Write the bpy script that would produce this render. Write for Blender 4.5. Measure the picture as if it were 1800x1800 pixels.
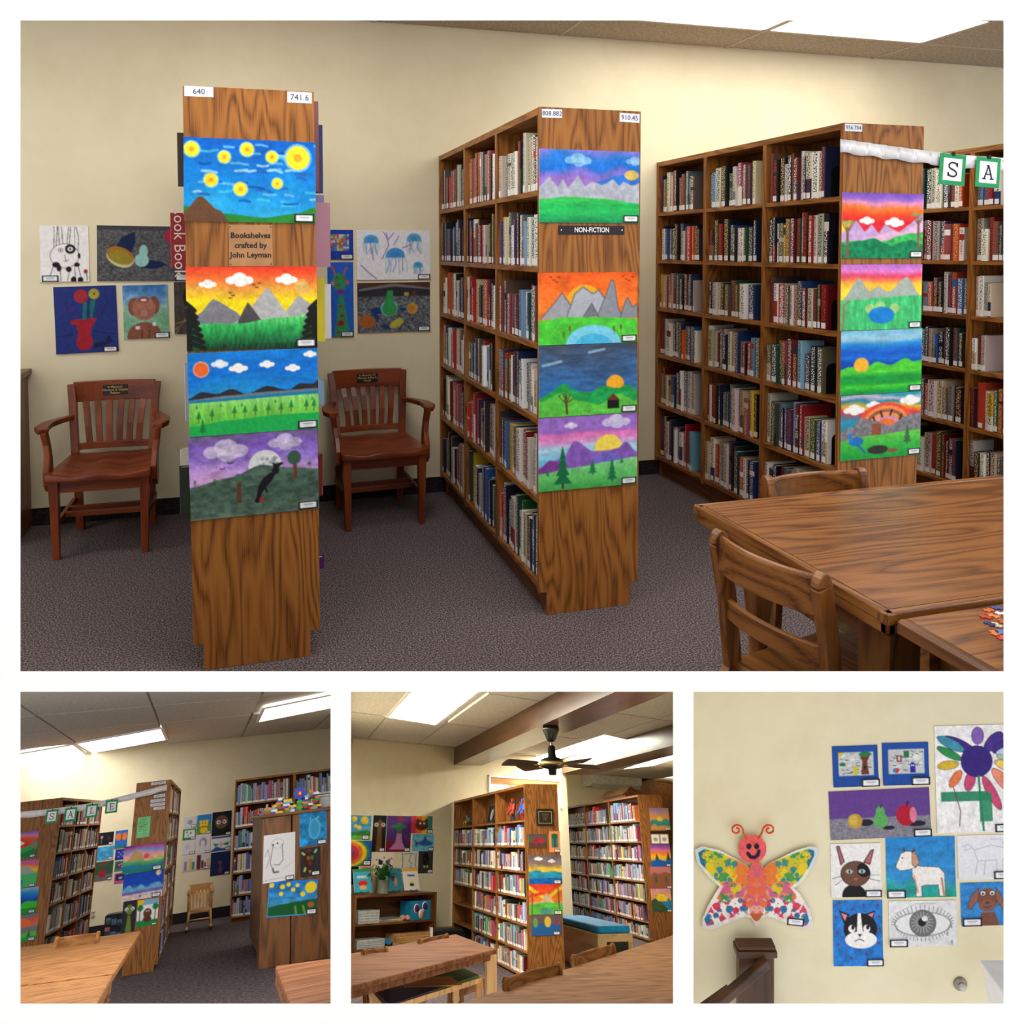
import bpy, math, random
import numpy as np
from mathutils import Matrix, Vector

for _o in list(bpy.data.objects):
    bpy.data.objects.remove(_o, do_unlink=True)
SC = bpy.context.scene
COL = SC.collection
RNG = random.Random(7)

# ------------------------------------------------------------------ camera
F, PPX, PPY = 1453.0, 849.0, 506.0          # focal length and principal point (pixels of the 1800 frame)
EYE = 1.5456
YAW, PITCH, ROLL = 0.2761, 0.0464, 0.0022
_cy, _sy, _cp, _sp = math.cos(YAW), math.sin(YAW), math.cos(PITCH), math.sin(PITCH)
_fwd = np.array([_sy * _cp, _cy * _cp, -_sp])
_r0 = np.array([_cy, -_sy, 0.0])
_d0 = -np.cross(_r0, _fwd)
_rt = _r0 * math.cos(ROLL) + _d0 * math.sin(ROLL)
_dn = -_r0 * math.sin(ROLL) + _d0 * math.cos(ROLL)
CAMW = np.stack([_rt, _dn, _fwd], 1)         # columns: right, down, forward in world axes
CAMP = np.array([0.0, 0.0, EYE])
cam_data = bpy.data.cameras.new('camera')
cam = bpy.data.objects.new('camera', cam_data)
COL.objects.link(cam)
cam_data.sensor_fit = 'HORIZONTAL'
cam_data.sensor_width = 36.0
cam_data.lens = F / 1800.0 * 36.0
cam_data.shift_x = (900.0 - PPX) / 1800.0
cam_data.shift_y = (PPY - 900.0) / 1800.0
cam_data.clip_start = 0.05
cam_data.clip_end = 300.0
cam.matrix_world = Matrix(((_rt[0], -_dn[0], -_fwd[0], 0.0), (_rt[1], -_dn[1], -_fwd[1], 0.0),
                           (_rt[2], -_dn[2], -_fwd[2], EYE), (0, 0, 0, 1)))
SC.camera = cam

# ------------------------------------------------------------------ world and exposure
world = bpy.data.worlds.new('world')
SC.world = world
world.use_nodes = True
world.node_tree.nodes['Background'].inputs[0].default_value = (1.0, 1.0, 1.0, 1)
world.node_tree.nodes['Background'].inputs[1].default_value = 1.06
SC.view_settings.view_transform = 'Standard'
SC.view_settings.look = 'None'
SC.view_settings.exposure = 0.0
SC.view_settings.gamma = 1.0
SC.view_settings.use_curve_mapping = False
LAMP = 9.6                                   # radiance of the ceiling light panels


# ------------------------------------------------------------------ rooms: the library corner and the three further bays
class Room:
    """A room frame. X along the back wall, Y away from the viewer, Z up; the eye stands at (0, 0, eye)."""

    def __init__(self, axes, eye):
        self.B = axes
        self.eye = eye
        R = CAMW @ axes
        M = Matrix.Identity(4)
        for i in range(3):
            for j in range(3):
                M[i][j] = R[i, j]
        self.M = Matrix.Translation(Vector(CAMP)) @ M @ Matrix.Translation((0, 0, -eye))

    def ray(self, px, py):
        return self.B.T @ np.array([(px - PPX) / F, (py - PPY) / F, 1.0])

    def at(self, px, py, x=None, y=None, z=None):
        d = self.ray(px, py)
        e = np.array([0, 0, self.eye])
        if x is not None:
            return e + d * x / d[0]
        if y is not None:
            return e + d * y / d[1]
        return e + d * (z - self.eye) / d[2]

    def px(self, p):
        q = self.B @ (np.array(p, float) - [0, 0, self.eye])
        return PPX + F * q[0] / q[2], PPY + F * q[1] / q[2]


def tilted(vx, vy, m):
    l = np.array([-m, 1.0, -vy + m * vx])
    n = np.array([l[0] * F, l[1] * F, l[0] * PPX + l[1] * PPY + l[2]])
    up = -n / np.linalg.norm(n)
    Y = np.array([(vx - PPX) / F, (vy - PPY) / F, 1.0])
    Y /= np.linalg.norm(Y)
    X = np.cross(Y, up)
    return np.stack([X, Y, up], 1)


MAIN = Room(CAMW.T.copy(), EYE)


# ------------------------------------------------------------------ materials
def lin(c):
    out = []
    for v in c[:3]:
        v = v / 255.0
        out.append(v / 12.92 if v <= 0.04045 else ((v + 0.055) / 1.055) ** 2.4)
    return (*out, 1.0)


def new_mat(name, rough=0.6, spec=0.3, metal=0.0):
    m = bpy.data.materials.new(name)
    m.use_nodes = True
    b = m.node_tree.nodes['Principled BSDF']
    b.inputs['Roughness'].default_value = rough
    b.inputs['Specular IOR Level'].default_value = spec
    b.inputs['Metallic'].default_value = metal
    return m, m.node_tree, b


def nd(nt, typ, **kw):
    n = nt.nodes.new(typ)
    for k, v in kw.items():
        if hasattr(n, k):
            setattr(n, k, v)
        else:
            n.inputs[k].default_value = v
    return n


def ramp(nt, fac, stops):
    r = nt.nodes.new('ShaderNodeValToRGB')
    els = r.color_ramp.elements
    while len(els) < len(stops):
        els.new(0.5)
    for e, (p, c) in zip(els, stops):
        e.position = p
        e.color = lin(c)
    nt.links.new(fac, r.inputs[0])
    return r.outputs[0]


_PL = {}


def plain(c, rough=0.55, spec=0.3, metal=0.0, var=0.08):
    """A painted / plastic / metal surface with a faint mottling."""
    key = (tuple(c), rough, spec, metal, var)
    if key in _PL:
        return _PL[key]
    m, nt, b = new_mat('surface_%d_%d_%d' % tuple(c[:3]), rough, spec, metal)
    tc = nd(nt, 'ShaderNodeTexCoord')
    no = nd(nt, 'ShaderNodeTexNoise', **{'Scale': 14.0, 'Detail': 3.0})
    nt.links.new(tc.outputs['Object'], no.inputs['Vector'])
    lo = tuple(max(0, v * (1 - var)) for v in c)
    hi = tuple(min(255, v * (1 + var)) for v in c)
    nt.links.new(ramp(nt, no.outputs[0], [(0.3, lo), (0.7, hi)]), b.inputs['Base Color'])
    _PL[key] = m
    return m


def wood(name, dark, mid, light, axis='Z', rough=0.42, bands=17.0, spec=0.35):
    m, nt, b = new_mat(name, rough, spec)
    tc = nd(nt, 'ShaderNodeTexCoord')
    oi = nd(nt, 'ShaderNodeObjectInfo')
    sc = {'X': (0.13, 1, 1), 'Y': (1, 0.13, 1), 'Z': (1, 1, 0.13)}[axis]
    off = nd(nt, 'ShaderNodeVectorMath', operation='MULTIPLY')
    off.inputs[1].default_value = (7.1, 5.3, 3.7)
    cmb = nd(nt, 'ShaderNodeCombineXYZ')
    for i in range(3):
        nt.links.new(oi.outputs['Random'], cmb.inputs[i])
    nt.links.new(cmb.outputs[0], off.inputs[0])
    add = nd(nt, 'ShaderNodeVectorMath', operation='ADD')
    nt.links.new(tc.outputs['Object'], add.inputs[0])
    nt.links.new(off.outputs[0], add.inputs[1])
    mp = nd(nt, 'ShaderNodeMapping')
    mp.inputs['Scale'].default_value = sc
    nt.links.new(add.outputs[0], mp.inputs['Vector'])
    n1 = nd(nt, 'ShaderNodeTexNoise', **{'Scale': 5.5, 'Detail': 2.0, 'Roughness': 0.5})
    nt.links.new(mp.outputs[0], n1.inputs['Vector'])
    mul = nd(nt, 'ShaderNodeMath', operation='MULTIPLY')
    mul.inputs[1].default_value = bands
    nt.links.new(n1.outputs[0], mul.inputs[0])
    fr = nd(nt, 'ShaderNodeMath', operation='PINGPONG')
    fr.inputs[1].default_value = 0.5
    nt.links.new(mul.outputs[0], fr.inputs[0])
    mp2 = nd(nt, 'ShaderNodeMapping')
    mp2.inputs['Scale'].default_value = tuple(0.35 if v < 0.5 else 16.0 for v in sc)
    nt.links.new(add.outputs[0], mp2.inputs['Vector'])
    n2 = nd(nt, 'ShaderNodeTexNoise', **{'Scale': 16.0, 'Detail': 3.0})
    nt.links.new(mp2.outputs[0], n2.inputs['Vector'])
    mx = nd(nt, 'ShaderNodeMath', operation='MULTIPLY_ADD')
    mx.inputs[1].default_value = 1.0
    nt.links.new(fr.outputs[0], mx.inputs[0])
    sub = nd(nt, 'ShaderNodeMath', operation='MULTIPLY')
    sub.inputs[1].default_value = 0.75
    nt.links.new(n2.outputs[0], sub.inputs[0])
    nt.links.new(sub.outputs[0], mx.inputs[2])
    nt.links.new(ramp(nt, mx.outputs[0], [(0.32, dark), (0.52, mid), (0.8, light)]), b.inputs['Base Color'])
    bp = nd(nt, 'ShaderNodeBump', **{'Strength': 0.12, 'Distance': 0.002})
    nt.links.new(n2.outputs[0], bp.inputs['Height'])
    nt.links.new(bp.outputs[0], b.inputs['Normal'])
    return m


OAKD, OAKM, OAKL = (98, 56, 20), (138, 84, 33), (160, 103, 45)
OAK = {a: wood('oak_' + a, OAKD, OAKM, OAKL, a) for a in 'XYZ'}
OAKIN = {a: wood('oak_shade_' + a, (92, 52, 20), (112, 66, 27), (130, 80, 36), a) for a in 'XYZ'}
TABLE = {a: wood('table_oak_' + a, (84, 48, 19), (122, 74, 33), (146, 94, 46), a, 0.3, 14.0, 0.45) for a in 'XYZ'}
TABF = {a: wood('far_table_oak_' + a, (88, 56, 30), (118, 78, 44), (138, 96, 58), a, 0.7, 12.0, 0.08) for a in 'XYZ'}
CHERRY = {a: wood('cherry_' + a, (84, 33, 12), (114, 48, 19), (134, 62, 27), a, 0.3, 4.0, 0.4) for a in 'XYZ'}
PINE = {a: wood('pine_' + a, (180, 128, 74), (204, 154, 98), (218, 172, 116), a, 0.4, 4.0) for a in 'XYZ'}
WALNUT = {a: wood('walnut_' + a, (74, 44, 22), (104, 64, 34), (128, 82, 46), a, 0.35, 5.0, 0.45) for a in 'XYZ'}


def speckle(name, a, b_, c, scale, rough=0.9, bump=0.4, dist=0.004):
    m, nt, b = new_mat(name, rough, 0.15)
    tc = nd(nt, 'ShaderNodeTexCoord')
    n = nd(nt, 'ShaderNodeTexNoise', **{'Scale': scale, 'Detail': 3.0, 'Roughness': 0.7})
    nt.links.new(tc.outputs['Object'], n.inputs['Vector'])
    nt.links.new(ramp(nt, n.outputs[0], [(0.36, a), (0.5, b_), (0.64, c)]), b.inputs['Base Color'])
    bp = nd(nt, 'ShaderNodeBump', **{'Strength': bump, 'Distance': dist})
    nt.links.new(n.outputs[0], bp.inputs['Height'])
    nt.links.new(bp.outputs[0], b.inputs['Normal'])
    return m


CARPET = speckle('carpet', (30, 24, 27), (88, 77, 80), (160, 146, 148), 150.0)
CARPETF = speckle('carpet_wide', (52, 44, 48), (80, 70, 74), (112, 100, 104), 24.0)
COVEBASE = speckle('carpet_base', (26, 21, 25), (40, 33, 37), (62, 53, 57), 120.0)
TILE = speckle('ceiling_tile', (150, 139, 122), (176, 166, 149), (190, 181, 166), 60.0, 0.9, 0.3, 0.002)
TILEF = speckle('ceiling_tile_wide', (190, 184, 176), (206, 201, 194), (218, 213, 207), 22.0, 0.9, 0.2, 0.002)
CREAM = speckle('cream_wall', (226, 215, 182), (229, 219, 187), (232, 222, 191), 3.0, 0.75, 0.05)
WHITEWALL = speckle('white_wall', (250, 250, 250), (252, 252, 252), (254, 254, 254), 3.0, 0.8, 0.0)
TBAR = plain((186, 178, 164), 0.5, var=0.02)
BLACK = plain((16, 16, 18), 0.35, 0.4)
WHITE = plain((238, 238, 240), 0.6, var=0.02)
STEEL = plain((150, 150, 150), 0.35, 0.5, 0.8)


def emit(name, c, s):
    m = bpy.data.materials.new(name)
    m.use_nodes = True
    nt = m.node_tree
    nt.nodes.remove(nt.nodes['Principled BSDF'])
    e = nd(nt, 'ShaderNodeEmission')
    e.inputs[0].default_value = c
    e.inputs[1].default_value = s
    nt.links.new(e.outputs[0], nt.nodes['Material Output'].inputs[0])
    return m


LIGHT = emit('light_diffuser', (1, 0.97, 0.91, 1), LAMP)
LIGHT_REF = emit('light_diffuser_reference', (1, 0.95, 0.8, 1), LAMP * 2.6)
LIGHT_SALE = emit('light_diffuser_sale', (1, 0.97, 0.91, 1), LAMP * 0.62)
LIGHT_FILL = emit('light_diffuser_fill', (1, 0.97, 0.91, 1), LAMP * 1.35)
LIGHT_DIM = emit('light_diffuser_dim', (1, 0.97, 0.91, 1), LAMP * 0.6)


def painted(name, rough=0.65, spec=0.2, attr='Col'):
    m, nt, b = new_mat(name, rough, spec)
    a = nd(nt, 'ShaderNodeVertexColor', layer_name=attr)
    nt.links.new(a.outputs[0], b.inputs['Base Color'])
    return m


PAINT = painted('painted_paper')


def book_mat():
    m, nt, b = new_mat('book_cover', 0.42, 0.35)
    c = nd(nt, 'ShaderNodeVertexColor', layer_name='Col')
    t = nd(nt, 'ShaderNodeVertexColor', layer_name='Txt')
    uv = nd(nt, 'ShaderNodeUVMap', uv_map='UVMap')
    mp = nd(nt, 'ShaderNodeMapping')
    mp.inputs['Scale'].default_value = (2.6, 42.0, 1)
    nt.links.new(uv.outputs[0], mp.inputs['Vector'])
    n = nd(nt, 'ShaderNodeTexNoise', **{'Scale': 1.0, 'Detail': 1.0})
    nt.links.new(mp.outputs[0], n.inputs['Vector'])
    st = nd(nt, 'ShaderNodeMath', operation='GREATER_THAN')
    st.inputs[1].default_value = 0.53
    nt.links.new(n.outputs[0], st.inputs[0])
    mu = nd(nt, 'ShaderNodeMath', operation='MULTIPLY')
    nt.links.new(st.outputs[0], mu.inputs[0])
    nt.links.new(t.outputs['Alpha'], mu.inputs[1])
    mx = nd(nt, 'ShaderNodeMix', data_type='RGBA')
    nt.links.new(mu.outputs[0], mx.inputs['Factor'])
    nt.links.new(c.outputs[0], mx.inputs['A'])
    nt.links.new(t.outputs[0], mx.inputs['B'])
    nt.links.new(mx.outputs['Result'], b.inputs['Base Color'])
    return m


BOOK = book_mat()
PAGES = plain((214, 204, 182), 0.8, 0.1)


# ------------------------------------------------------------------ mesh helpers
class MB:
    def __init__(self):
        self.v, self.f, self.sm = [], [], []

    def add(self, vs, fs, smooth=False):
        o = len(self.v)
        self.v += [tuple(float(c) for c in p) for p in vs]
        self.f += [tuple(i + o for i in f) for f in fs]
        self.sm += [smooth] * len(fs)
        return self

    def box(self, x0, x1, y0, y1, z0, z1, M=None):
        vs = [(x, y, z) for x in (x0, x1) for y in (y0, y1) for z in (z0, z1)]
        if M is not None:
            vs = [M @ Vector(p) for p in vs]
        return self.add(vs, [(0, 1, 3, 2), (4, 6, 7, 5), (0, 4, 5, 1), (2, 3, 7, 6), (0, 2, 6, 4), (1, 5, 7, 3)])

    def cbox(self, c, s, M=None):
        return self.box(c[0] - s[0] / 2, c[0] + s[0] / 2, c[1] - s[1] / 2, c[1] + s[1] / 2, c[2] - s[2] / 2, c[2] + s[2] / 2, M)

    def bar(self, a, b, w, d, up=(0, 0, 1), w2=None, d2=None):
        a, b = Vector(a), Vector(b)
        t = (b - a).normalized()
        s = t.cross(Vector(up))
        if s.length < 1e-5:
            s = t.cross(Vector((1, 0, 0)))
        s.normalize()
        u = s.cross(t)
        w2 = w if w2 is None else w2
        d2 = d if d2 is None else d2
        vs = []
        for p, ww, dd in ((a, w, d), (b, w2, d2)):
            vs += [p - s * ww / 2 - u * dd / 2, p + s * ww / 2 - u * dd / 2, p + s * ww / 2 + u * dd / 2, p - s * ww / 2 + u * dd / 2]
        return self.add(vs, [(0, 3, 2, 1), (4, 5, 6, 7), (0, 1, 5, 4), (1, 2, 6, 5), (2, 3, 7, 6), (3, 0, 4, 7)])

    def sweep(self, pts, prof, up=(0, 0, 1), smooth=False, cap=True):
        """Sweep closed profiles along pts. prof: list of (s,u) or list of such lists per point."""
        pts = [Vector(p) for p in pts]
        n = len(pts)
        per = isinstance(prof[0][0], (list, tuple))
        k = len(prof[0]) if per else len(prof)
        vs = []
        for i, p in enumerate(pts):
            t = (pts[min(i + 1, n - 1)] - pts[max(i - 1, 0)]).normalized()
            s = t.cross(Vector(up))
            if s.length < 1e-5:
                s = t.cross(Vector((1, 0, 0)))
            s.normalize()
            u = s.cross(t)
            for a, b in (prof[i] if per else prof):
                vs.append(p + s * a + u * b)
        fs = [(i * k + j, i * k + (j + 1) % k, (i + 1) * k + (j + 1) % k, (i + 1) * k + j) for i in range(n - 1) for j in range(k)]
        if cap:
            fs += [tuple(range(k - 1, -1, -1)), tuple((n - 1) * k + j for j in range(k))]
        return self.add(vs, fs, smooth)

    def tube(self, pts, r, seg=8, smooth=True):
        rs = r if isinstance(r, (list, tuple)) else [r] * len(pts)
        prof = [[(q * math.cos(2 * math.pi * j / seg), q * math.sin(2 * math.pi * j / seg)) for j in range(seg)] for q in rs]
        return self.sweep(pts, prof, smooth=smooth)

    def lathe(self, prof, seg=20, c=(0, 0, 0), smooth=True):
        vs, k = [], len(prof)
        for j in range(seg):
            a = 2 * math.pi * j / seg
            vs += [(c[0] + r * math.cos(a), c[1] + r * math.sin(a), c[2] + z) for r, z in prof]
        fs = [(j * k + i, ((j + 1) % seg) * k + i, ((j + 1) % seg) * k + i + 1, j * k + i + 1) for j in range(seg) for i in range(k - 1)]
        fs += [tuple(j * k for j in range(seg - 1, -1, -1)), tuple(j * k + k - 1 for j in range(seg))]
        return self.add(vs, fs, smooth)

    def prism(self, pts, d0, d1, axis='Y', M=None):
        """Extrude a 2-D outline (x,z) along Y from d0 to d1 (or (x,y) along Z, (y,z) along X)."""
        n = len(pts)

        def P(p, d):
            return {'Y': (p[0], d, p[1]), 'Z': (p[0], p[1], d), 'X': (d, p[0], p[1])}[axis]
        vs = [P(p, d0) for p in pts] + [P(p, d1) for p in pts]
        if M is not None:
            vs = [M @ Vector(p) for p in vs]
        fs = [tuple(range(n)), tuple(range(2 * n - 1, n - 1, -1))] + [(i, i + n, (i + 1) % n + n, (i + 1) % n) for i in range(n)]
        return self.add(vs, fs)

    def build(self, name, mat, parent=None, M=None, bevel=0.0, seg=2):
        me = bpy.data.meshes.new(name)
        me.from_pydata(self.v, [], self.f)
        if any(self.sm):
            me.polygons.foreach_set('use_smooth', self.sm)
        me.update()
        o = bpy.data.objects.new(name, me)
        me.materials.append(mat)
        return finish(o, parent, M, bevel, seg)


def recalc(me):
    import bmesh
    bm = bmesh.new()
    bm.from_mesh(me)
    bmesh.ops.recalc_face_normals(bm, faces=bm.faces)
    bm.to_mesh(me)
    bm.free()


def finish(o, parent=None, M=None, bevel=0.0, seg=2):
    COL.objects.link(o)
    if o.type == 'MESH':
        recalc(o.data)
    if parent is not None:
        o.parent = parent
        if M is not None:
            o.matrix_local = M
    elif M is not None:
        o.matrix_world = M
    if bevel > 0:
        b = o.modifiers.new('edge', 'BEVEL')
        b.width = bevel
        b.segments = seg
        b.limit_method = 'ANGLE'
    return o


def tag(o, label=None, cat=None, group=None, kind=None):
    if label:
        o['label'] = label
    if cat:
        o['category'] = cat
    if group:
        o['group'] = group
    if kind:
        o['kind'] = kind
    return o


def thing(name, label, cat, M, group=None):
    o = bpy.data.objects.new(name, None)
    o.empty_display_size = 0.1
    COL.objects.link(o)
    o.matrix_world = M
    return tag(o, label, cat, group)


def struct(o):
    o['kind'] = 'structure'
    return o


def copy_tree(o, parent=None, M=None):
    c = o.copy()
    COL.objects.link(c)
    if parent is not None:
        c.parent = parent
    elif M is not None:
        c.matrix_world = M
    for ch in list(o.children):
        copy_tree(ch, c)
    return c


def T(x=0, y=0, z=0):
    return Matrix.Translation((x, y, z))


def RZ(a):
    return Matrix.Rotation(a, 4, 'Z')


def RY(a):
    return Matrix.Rotation(a, 4, 'Y')


def RX(a):
    return Matrix.Rotation(a, 4, 'X')


def lettering(txt, size, mat, parent, M, name='lettering', align='CENTER', bold=0.0, squash=1.0, depth=0.0004):
    """Flat letters in the local XZ plane facing -Y."""
    cu = bpy.data.curves.new('letters', 'FONT')
    cu.body = txt
    cu.size = size
    cu.align_x = align
    cu.align_y = 'CENTER'
    cu.extrude = depth
    cu.offset = bold
    cu.resolution_u = 2
    o = bpy.data.objects.new('letters', cu)
    COL.objects.link(o)
    dg = bpy.context.evaluated_depsgraph_get()
    me = bpy.data.meshes.new_from_object(o.evaluated_get(dg))
    bpy.data.objects.remove(o, do_unlink=True)
    me.transform(RX(math.pi / 2) @ Matrix.Diagonal((squash, 1, 1, 1)))
    me.materials.clear()
    me.materials.append(mat)
    q = bpy.data.objects.new(name, me)
    return finish(q, parent, M)


# ------------------------------------------------------------------ painting by hand on a sheet of paper
class Cv:
    SS = 2

    def __init__(s, w, h, col=(255, 255, 255), seed=1):
        s.w, s.h = int(w), int(h)
        W, Hh = s.w * s.SS, s.h * s.SS
        s.asp = h / w
        s.u, s.v = np.meshgrid((np.arange(W) + 0.5) / W, (np.arange(Hh) + 0.5) / Hh)
        s.a = np.empty((Hh, W, 3))
        s.a[:] = col
        s.r = np.random.RandomState(seed)

    def noise(s, fx, fy):
        g = s.r.rand(int(fy) + 2, int(fx) + 2)
        x, y = s.u * fx, s.v * fy
        i, j = x.astype(int), y.astype(int)
        a, b = x - i, y - j
        a, b = a * a * (3 - 2 * a), b * b * (3 - 2 * b)
        return (g[j, i] * (1 - a) + g[j, i + 1] * a) * (1 - b) + (g[j + 1, i] * (1 - a) + g[j + 1, i + 1] * a) * b

    def put(s, m, col, al=1.0):
        m = (m * al)[..., None]
        s.a = s.a * (1 - m) + np.array(col, float) * m
        return s

    def ramp(s, stops, m=None, wob=0.0):
        v = s.v + (wob * (s.noise(5, 4) - 0.5) if wob else 0)
        ps = [p for p, _ in stops]
        g = np.stack([np.interp(v, ps, [c[k] for _, c in stops]) for k in range(3)], -1)
        if m is None:
            s.a = g
        else:
            s.a = s.a * (1 - m[..., None]) + g * m[..., None]
        return s

    def rough(s, amt=0.12, fx=14, fy=30, m=None):
        k = 1 + amt * (s.noise(fx, fy) + 0.6 * s.noise(fx * 3, fy * 3) - 0.8)
        k = k if m is None else 1 + (k - 1) * m
        s.a = np.clip(s.a * k[..., None], 0, 255)
        return s

    def el(s, x, y, rx, ry=None, rot=0.0):
        ry = rx / s.asp if ry is None else ry
        dx, dy = s.u - x, (s.v - y) * s.asp
        c, q = math.cos(rot), math.sin(rot)
        return ((((dx * c + dy * q) / rx) ** 2 + ((-dx * q + dy * c) / (ry * s.asp)) ** 2) < 1).astype(float)

    def pg(s, pts):
        ins = np.zeros(s.u.shape, bool)
        n = len(pts)
        for i in range(n):
            (x0, y0), (x1, y1) = pts[i], pts[(i + 1) % n]
            if y0 == y1:
                continue
            c = ((y0 > s.v) != (y1 > s.v)) & (s.u < (x1 - x0) * (s.v - y0) / (y1 - y0) + x0)
            ins ^= c
        return ins.astype(float)

    def rc(s, x0, y0, x1, y1):
        return ((s.u > x0) & (s.u < x1) & (s.v > y0) & (s.v < y1)).astype(float)

    def ln(s, pts, w):
        d = np.full(s.u.shape, 9.0)
        for (x0, y0), (x1, y1) in zip(pts[:-1], pts[1:]):
            ax, ay = x1 - x0, (y1 - y0) * s.asp
            L = ax * ax + ay * ay + 1e-12
            px, py = s.u - x0, (s.v - y0) * s.asp
            t = np.clip((px * ax + py * ay) / L, 0, 1)
            d = np.minimum(d, np.hypot(px - t * ax, py - t * ay))
        return (d < w).astype(float)

    def hill(s, pts, amp=0.0, fx=20):
        """Everything below a rounded profile given as (u, v) points."""
        x = np.array([p[0] for p in pts], float)
        y = np.array([p[1] for p in pts], float)
        q = s.u[0]
        i = np.clip(np.searchsorted(x, q) - 1, 0, len(x) - 2)
        t = np.clip((q - x[i]) / (x[i + 1] - x[i]), 0, 1)
        t = t * t * (3 - 2 * t)
        yy = y[i] * (1 - t) + y[i + 1] * t
        lim = yy[None, :] + (amp * (s.noise(fx, 3) - 0.5) if amp else 0)
        return (s.v > lim).astype(float)

    def peak(s, pts, amp=0.0):
        x = [p[0] for p in pts]
        y = [p[1] for p in pts]
        lim = np.interp(s.u, x, y) + (amp * (s.noise(24, 3) - 0.5) if amp else 0)
        return (s.v > lim).astype(float)

    def cloud(s, x, y, r, col=(255, 255, 255), al=1.0):
        for dx, dy, k in ((-0.8, 0.1, .6), (0, -0.15, .8), (0.8, 0.1, .62), (0.1, 0.25, .75)):
            s.put(s.el(x + dx * r, y + dy * r / s.asp, r * k * 0.85, r * k * 0.6 / s.asp), col, al)
        return s

    def pine(s, x, yb, hgt, wid, col):
        for k in range(4):
            t0 = yb - hgt * (0.12 + 0.22 * k)
            w = wid * (1 - 0.22 * k)
            s.put(s.pg([(x - w, t0), (x + w, t0), (x, t0 - hgt * 0.36)]), col)
        return s.put(s.rc(x - wid * .12, yb - hgt * .13, x + wid * .12, yb), (80, 50, 30))

    def birds(s, pts, k=0.018, col=(20, 20, 20)):
        for x, y in pts:
            s.put(s.ln([(x - k, y - k * .5), (x, y + k * .3), (x + k, y - k * .5)], 0.0035), col)
        return s

    def grid(s):
        q = s.a.reshape(s.h, s.SS, s.w, s.SS, 3).mean((1, 3)) / 255.0
        q = np.clip(q, 0, 1)
        return np.where(q <= 0.04045, q / 12.92, ((q + 0.055) / 1.055) ** 2.4)


def paint_mesh(name, rgb, w, h, th=0.0016, curl=0.0):
    """A thin sheet in the XZ plane, its painted face towards -Y, centred on the origin."""
    ny, nx = rgb.shape[:2]
    xs = (np.arange(nx + 1) / nx - 0.5) * w
    zs = (0.5 - np.arange(ny + 1) / ny) * h
    X, Z = np.meshgrid(xs, zs)
    t = (0.5 - Z / h)
    Yf = -th - curl * np.clip(t - 0.5, 0, 1) ** 2 * 4 - curl * 0.5 * np.clip(0.3 - t, 0, 1) ** 2
    n = (nx + 1) * (ny + 1)
    front = np.stack([X, Yf, Z], -1).reshape(-1, 3)
    idx = np.arange(n).reshape(ny + 1, nx + 1)
    a, b, c, d = idx[:-1, :-1], idx[:-1, 1:], idx[1:, 1:], idx[1:, :-1]
    faces = np.stack([a, d, c, b], -1).reshape(-1, 4).tolist()
    rim = list(idx[0, :-1]) + list(idx[:-1, -1]) + list(idx[-1, :0:-1]) + list(idx[:0:-1, 0])
    back = front[rim] * [1, 0, 1]
    m = len(rim)
    verts = np.concatenate([front, back])
    for i in range(m):
        j = (i + 1) % m
        faces.append((int(rim[i]), int(rim[j]), n + j, n + i))
    faces.append(tuple(n + i for i in range(m - 1, -1, -1)))
    me = bpy.data.meshes.new(name)
    me.from_pydata(verts.tolist(), [], faces)
    col = np.zeros((len(verts), 4))
    col[:, 3] = 1
    pad = np.pad(rgb, ((1, 1), (1, 1), (0, 0)), 'edge')
    vc = (pad[:-1, :-1] + pad[1:, :-1] + pad[:-1, 1:] + pad[1:, 1:]) / 4
    col[:n, :3] = vc.reshape(-1, 3)
    col[n:, :3] = 0.8
    ca = me.color_attributes.new('Col', 'FLOAT_COLOR', 'POINT')
    ca.data.foreach_set('color', col.ravel())
    me.materials.append(PAINT)
    me.update()
    return me


_CARD = {}


def card_mesh(w, h):
    k = (round(w, 3), round(h, 3))
    if k not in _CARD:
        c = Cv(22, 12, (14, 14, 24), 3)
        c.put(c.rc(0.1, 0.16, 0.9, 0.84), (238, 240, 248))
        c.put(c.rc(0.24, 0.34, 0.78, 0.46), (120, 120, 130), 0.8)
        c.put(c.rc(0.32, 0.58, 0.7, 0.66), (160, 160, 170), 0.6)
        _CARD[k] = paint_mesh('name_card', c.grid(), w, h, 0.002)
    return _CARD[k]


def hang(room, plane, rect, cv, name, label, group=None, cat='painting', card=None, roll=0.0, curl=0.004, flip=False, off=0.0025):
    """Pin a painted sheet on the plane y=plane of a room; rect = where it shows, cv = canvas."""
    x0, y0, x1, y1 = rect
    xm, ym = (x0 + x1) / 2, (y0 + y1) / 2
    c = room.at(xm, ym, y=plane)
    w = abs(room.at(x1, ym, y=plane)[0] - room.at(x0, ym, y=plane)[0])
    h = abs(room.at(xm, y1, y=plane)[2] - room.at(xm, y0, y=plane)[2])
    cv.rough(.07 if cv.a.mean() > 190 else .11, cv.w * .4, cv.h * .3)
    me = paint_mesh(name, cv.grid(), w, h, curl=curl)
    o = bpy.data.objects.new(name, me)
    M = room.M @ T(c[0], plane - off, c[2]) @ RY(math.radians(roll))
    finish(o, None, M)
    tag(o, label, cat, group)
    if card:
        cx, cw = card[0], card[1]
        ch = cw * w * 0.42
        cm = bpy.data.objects.new('name_card', card_mesh(cw * w, ch))
        cz = -0.5 * h + ch * (card[2] if len(card) > 2 else 0.5)
        finish(cm, o, T((cx - 0.5) * w, -0.0035 - curl, cz))
    return o


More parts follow.
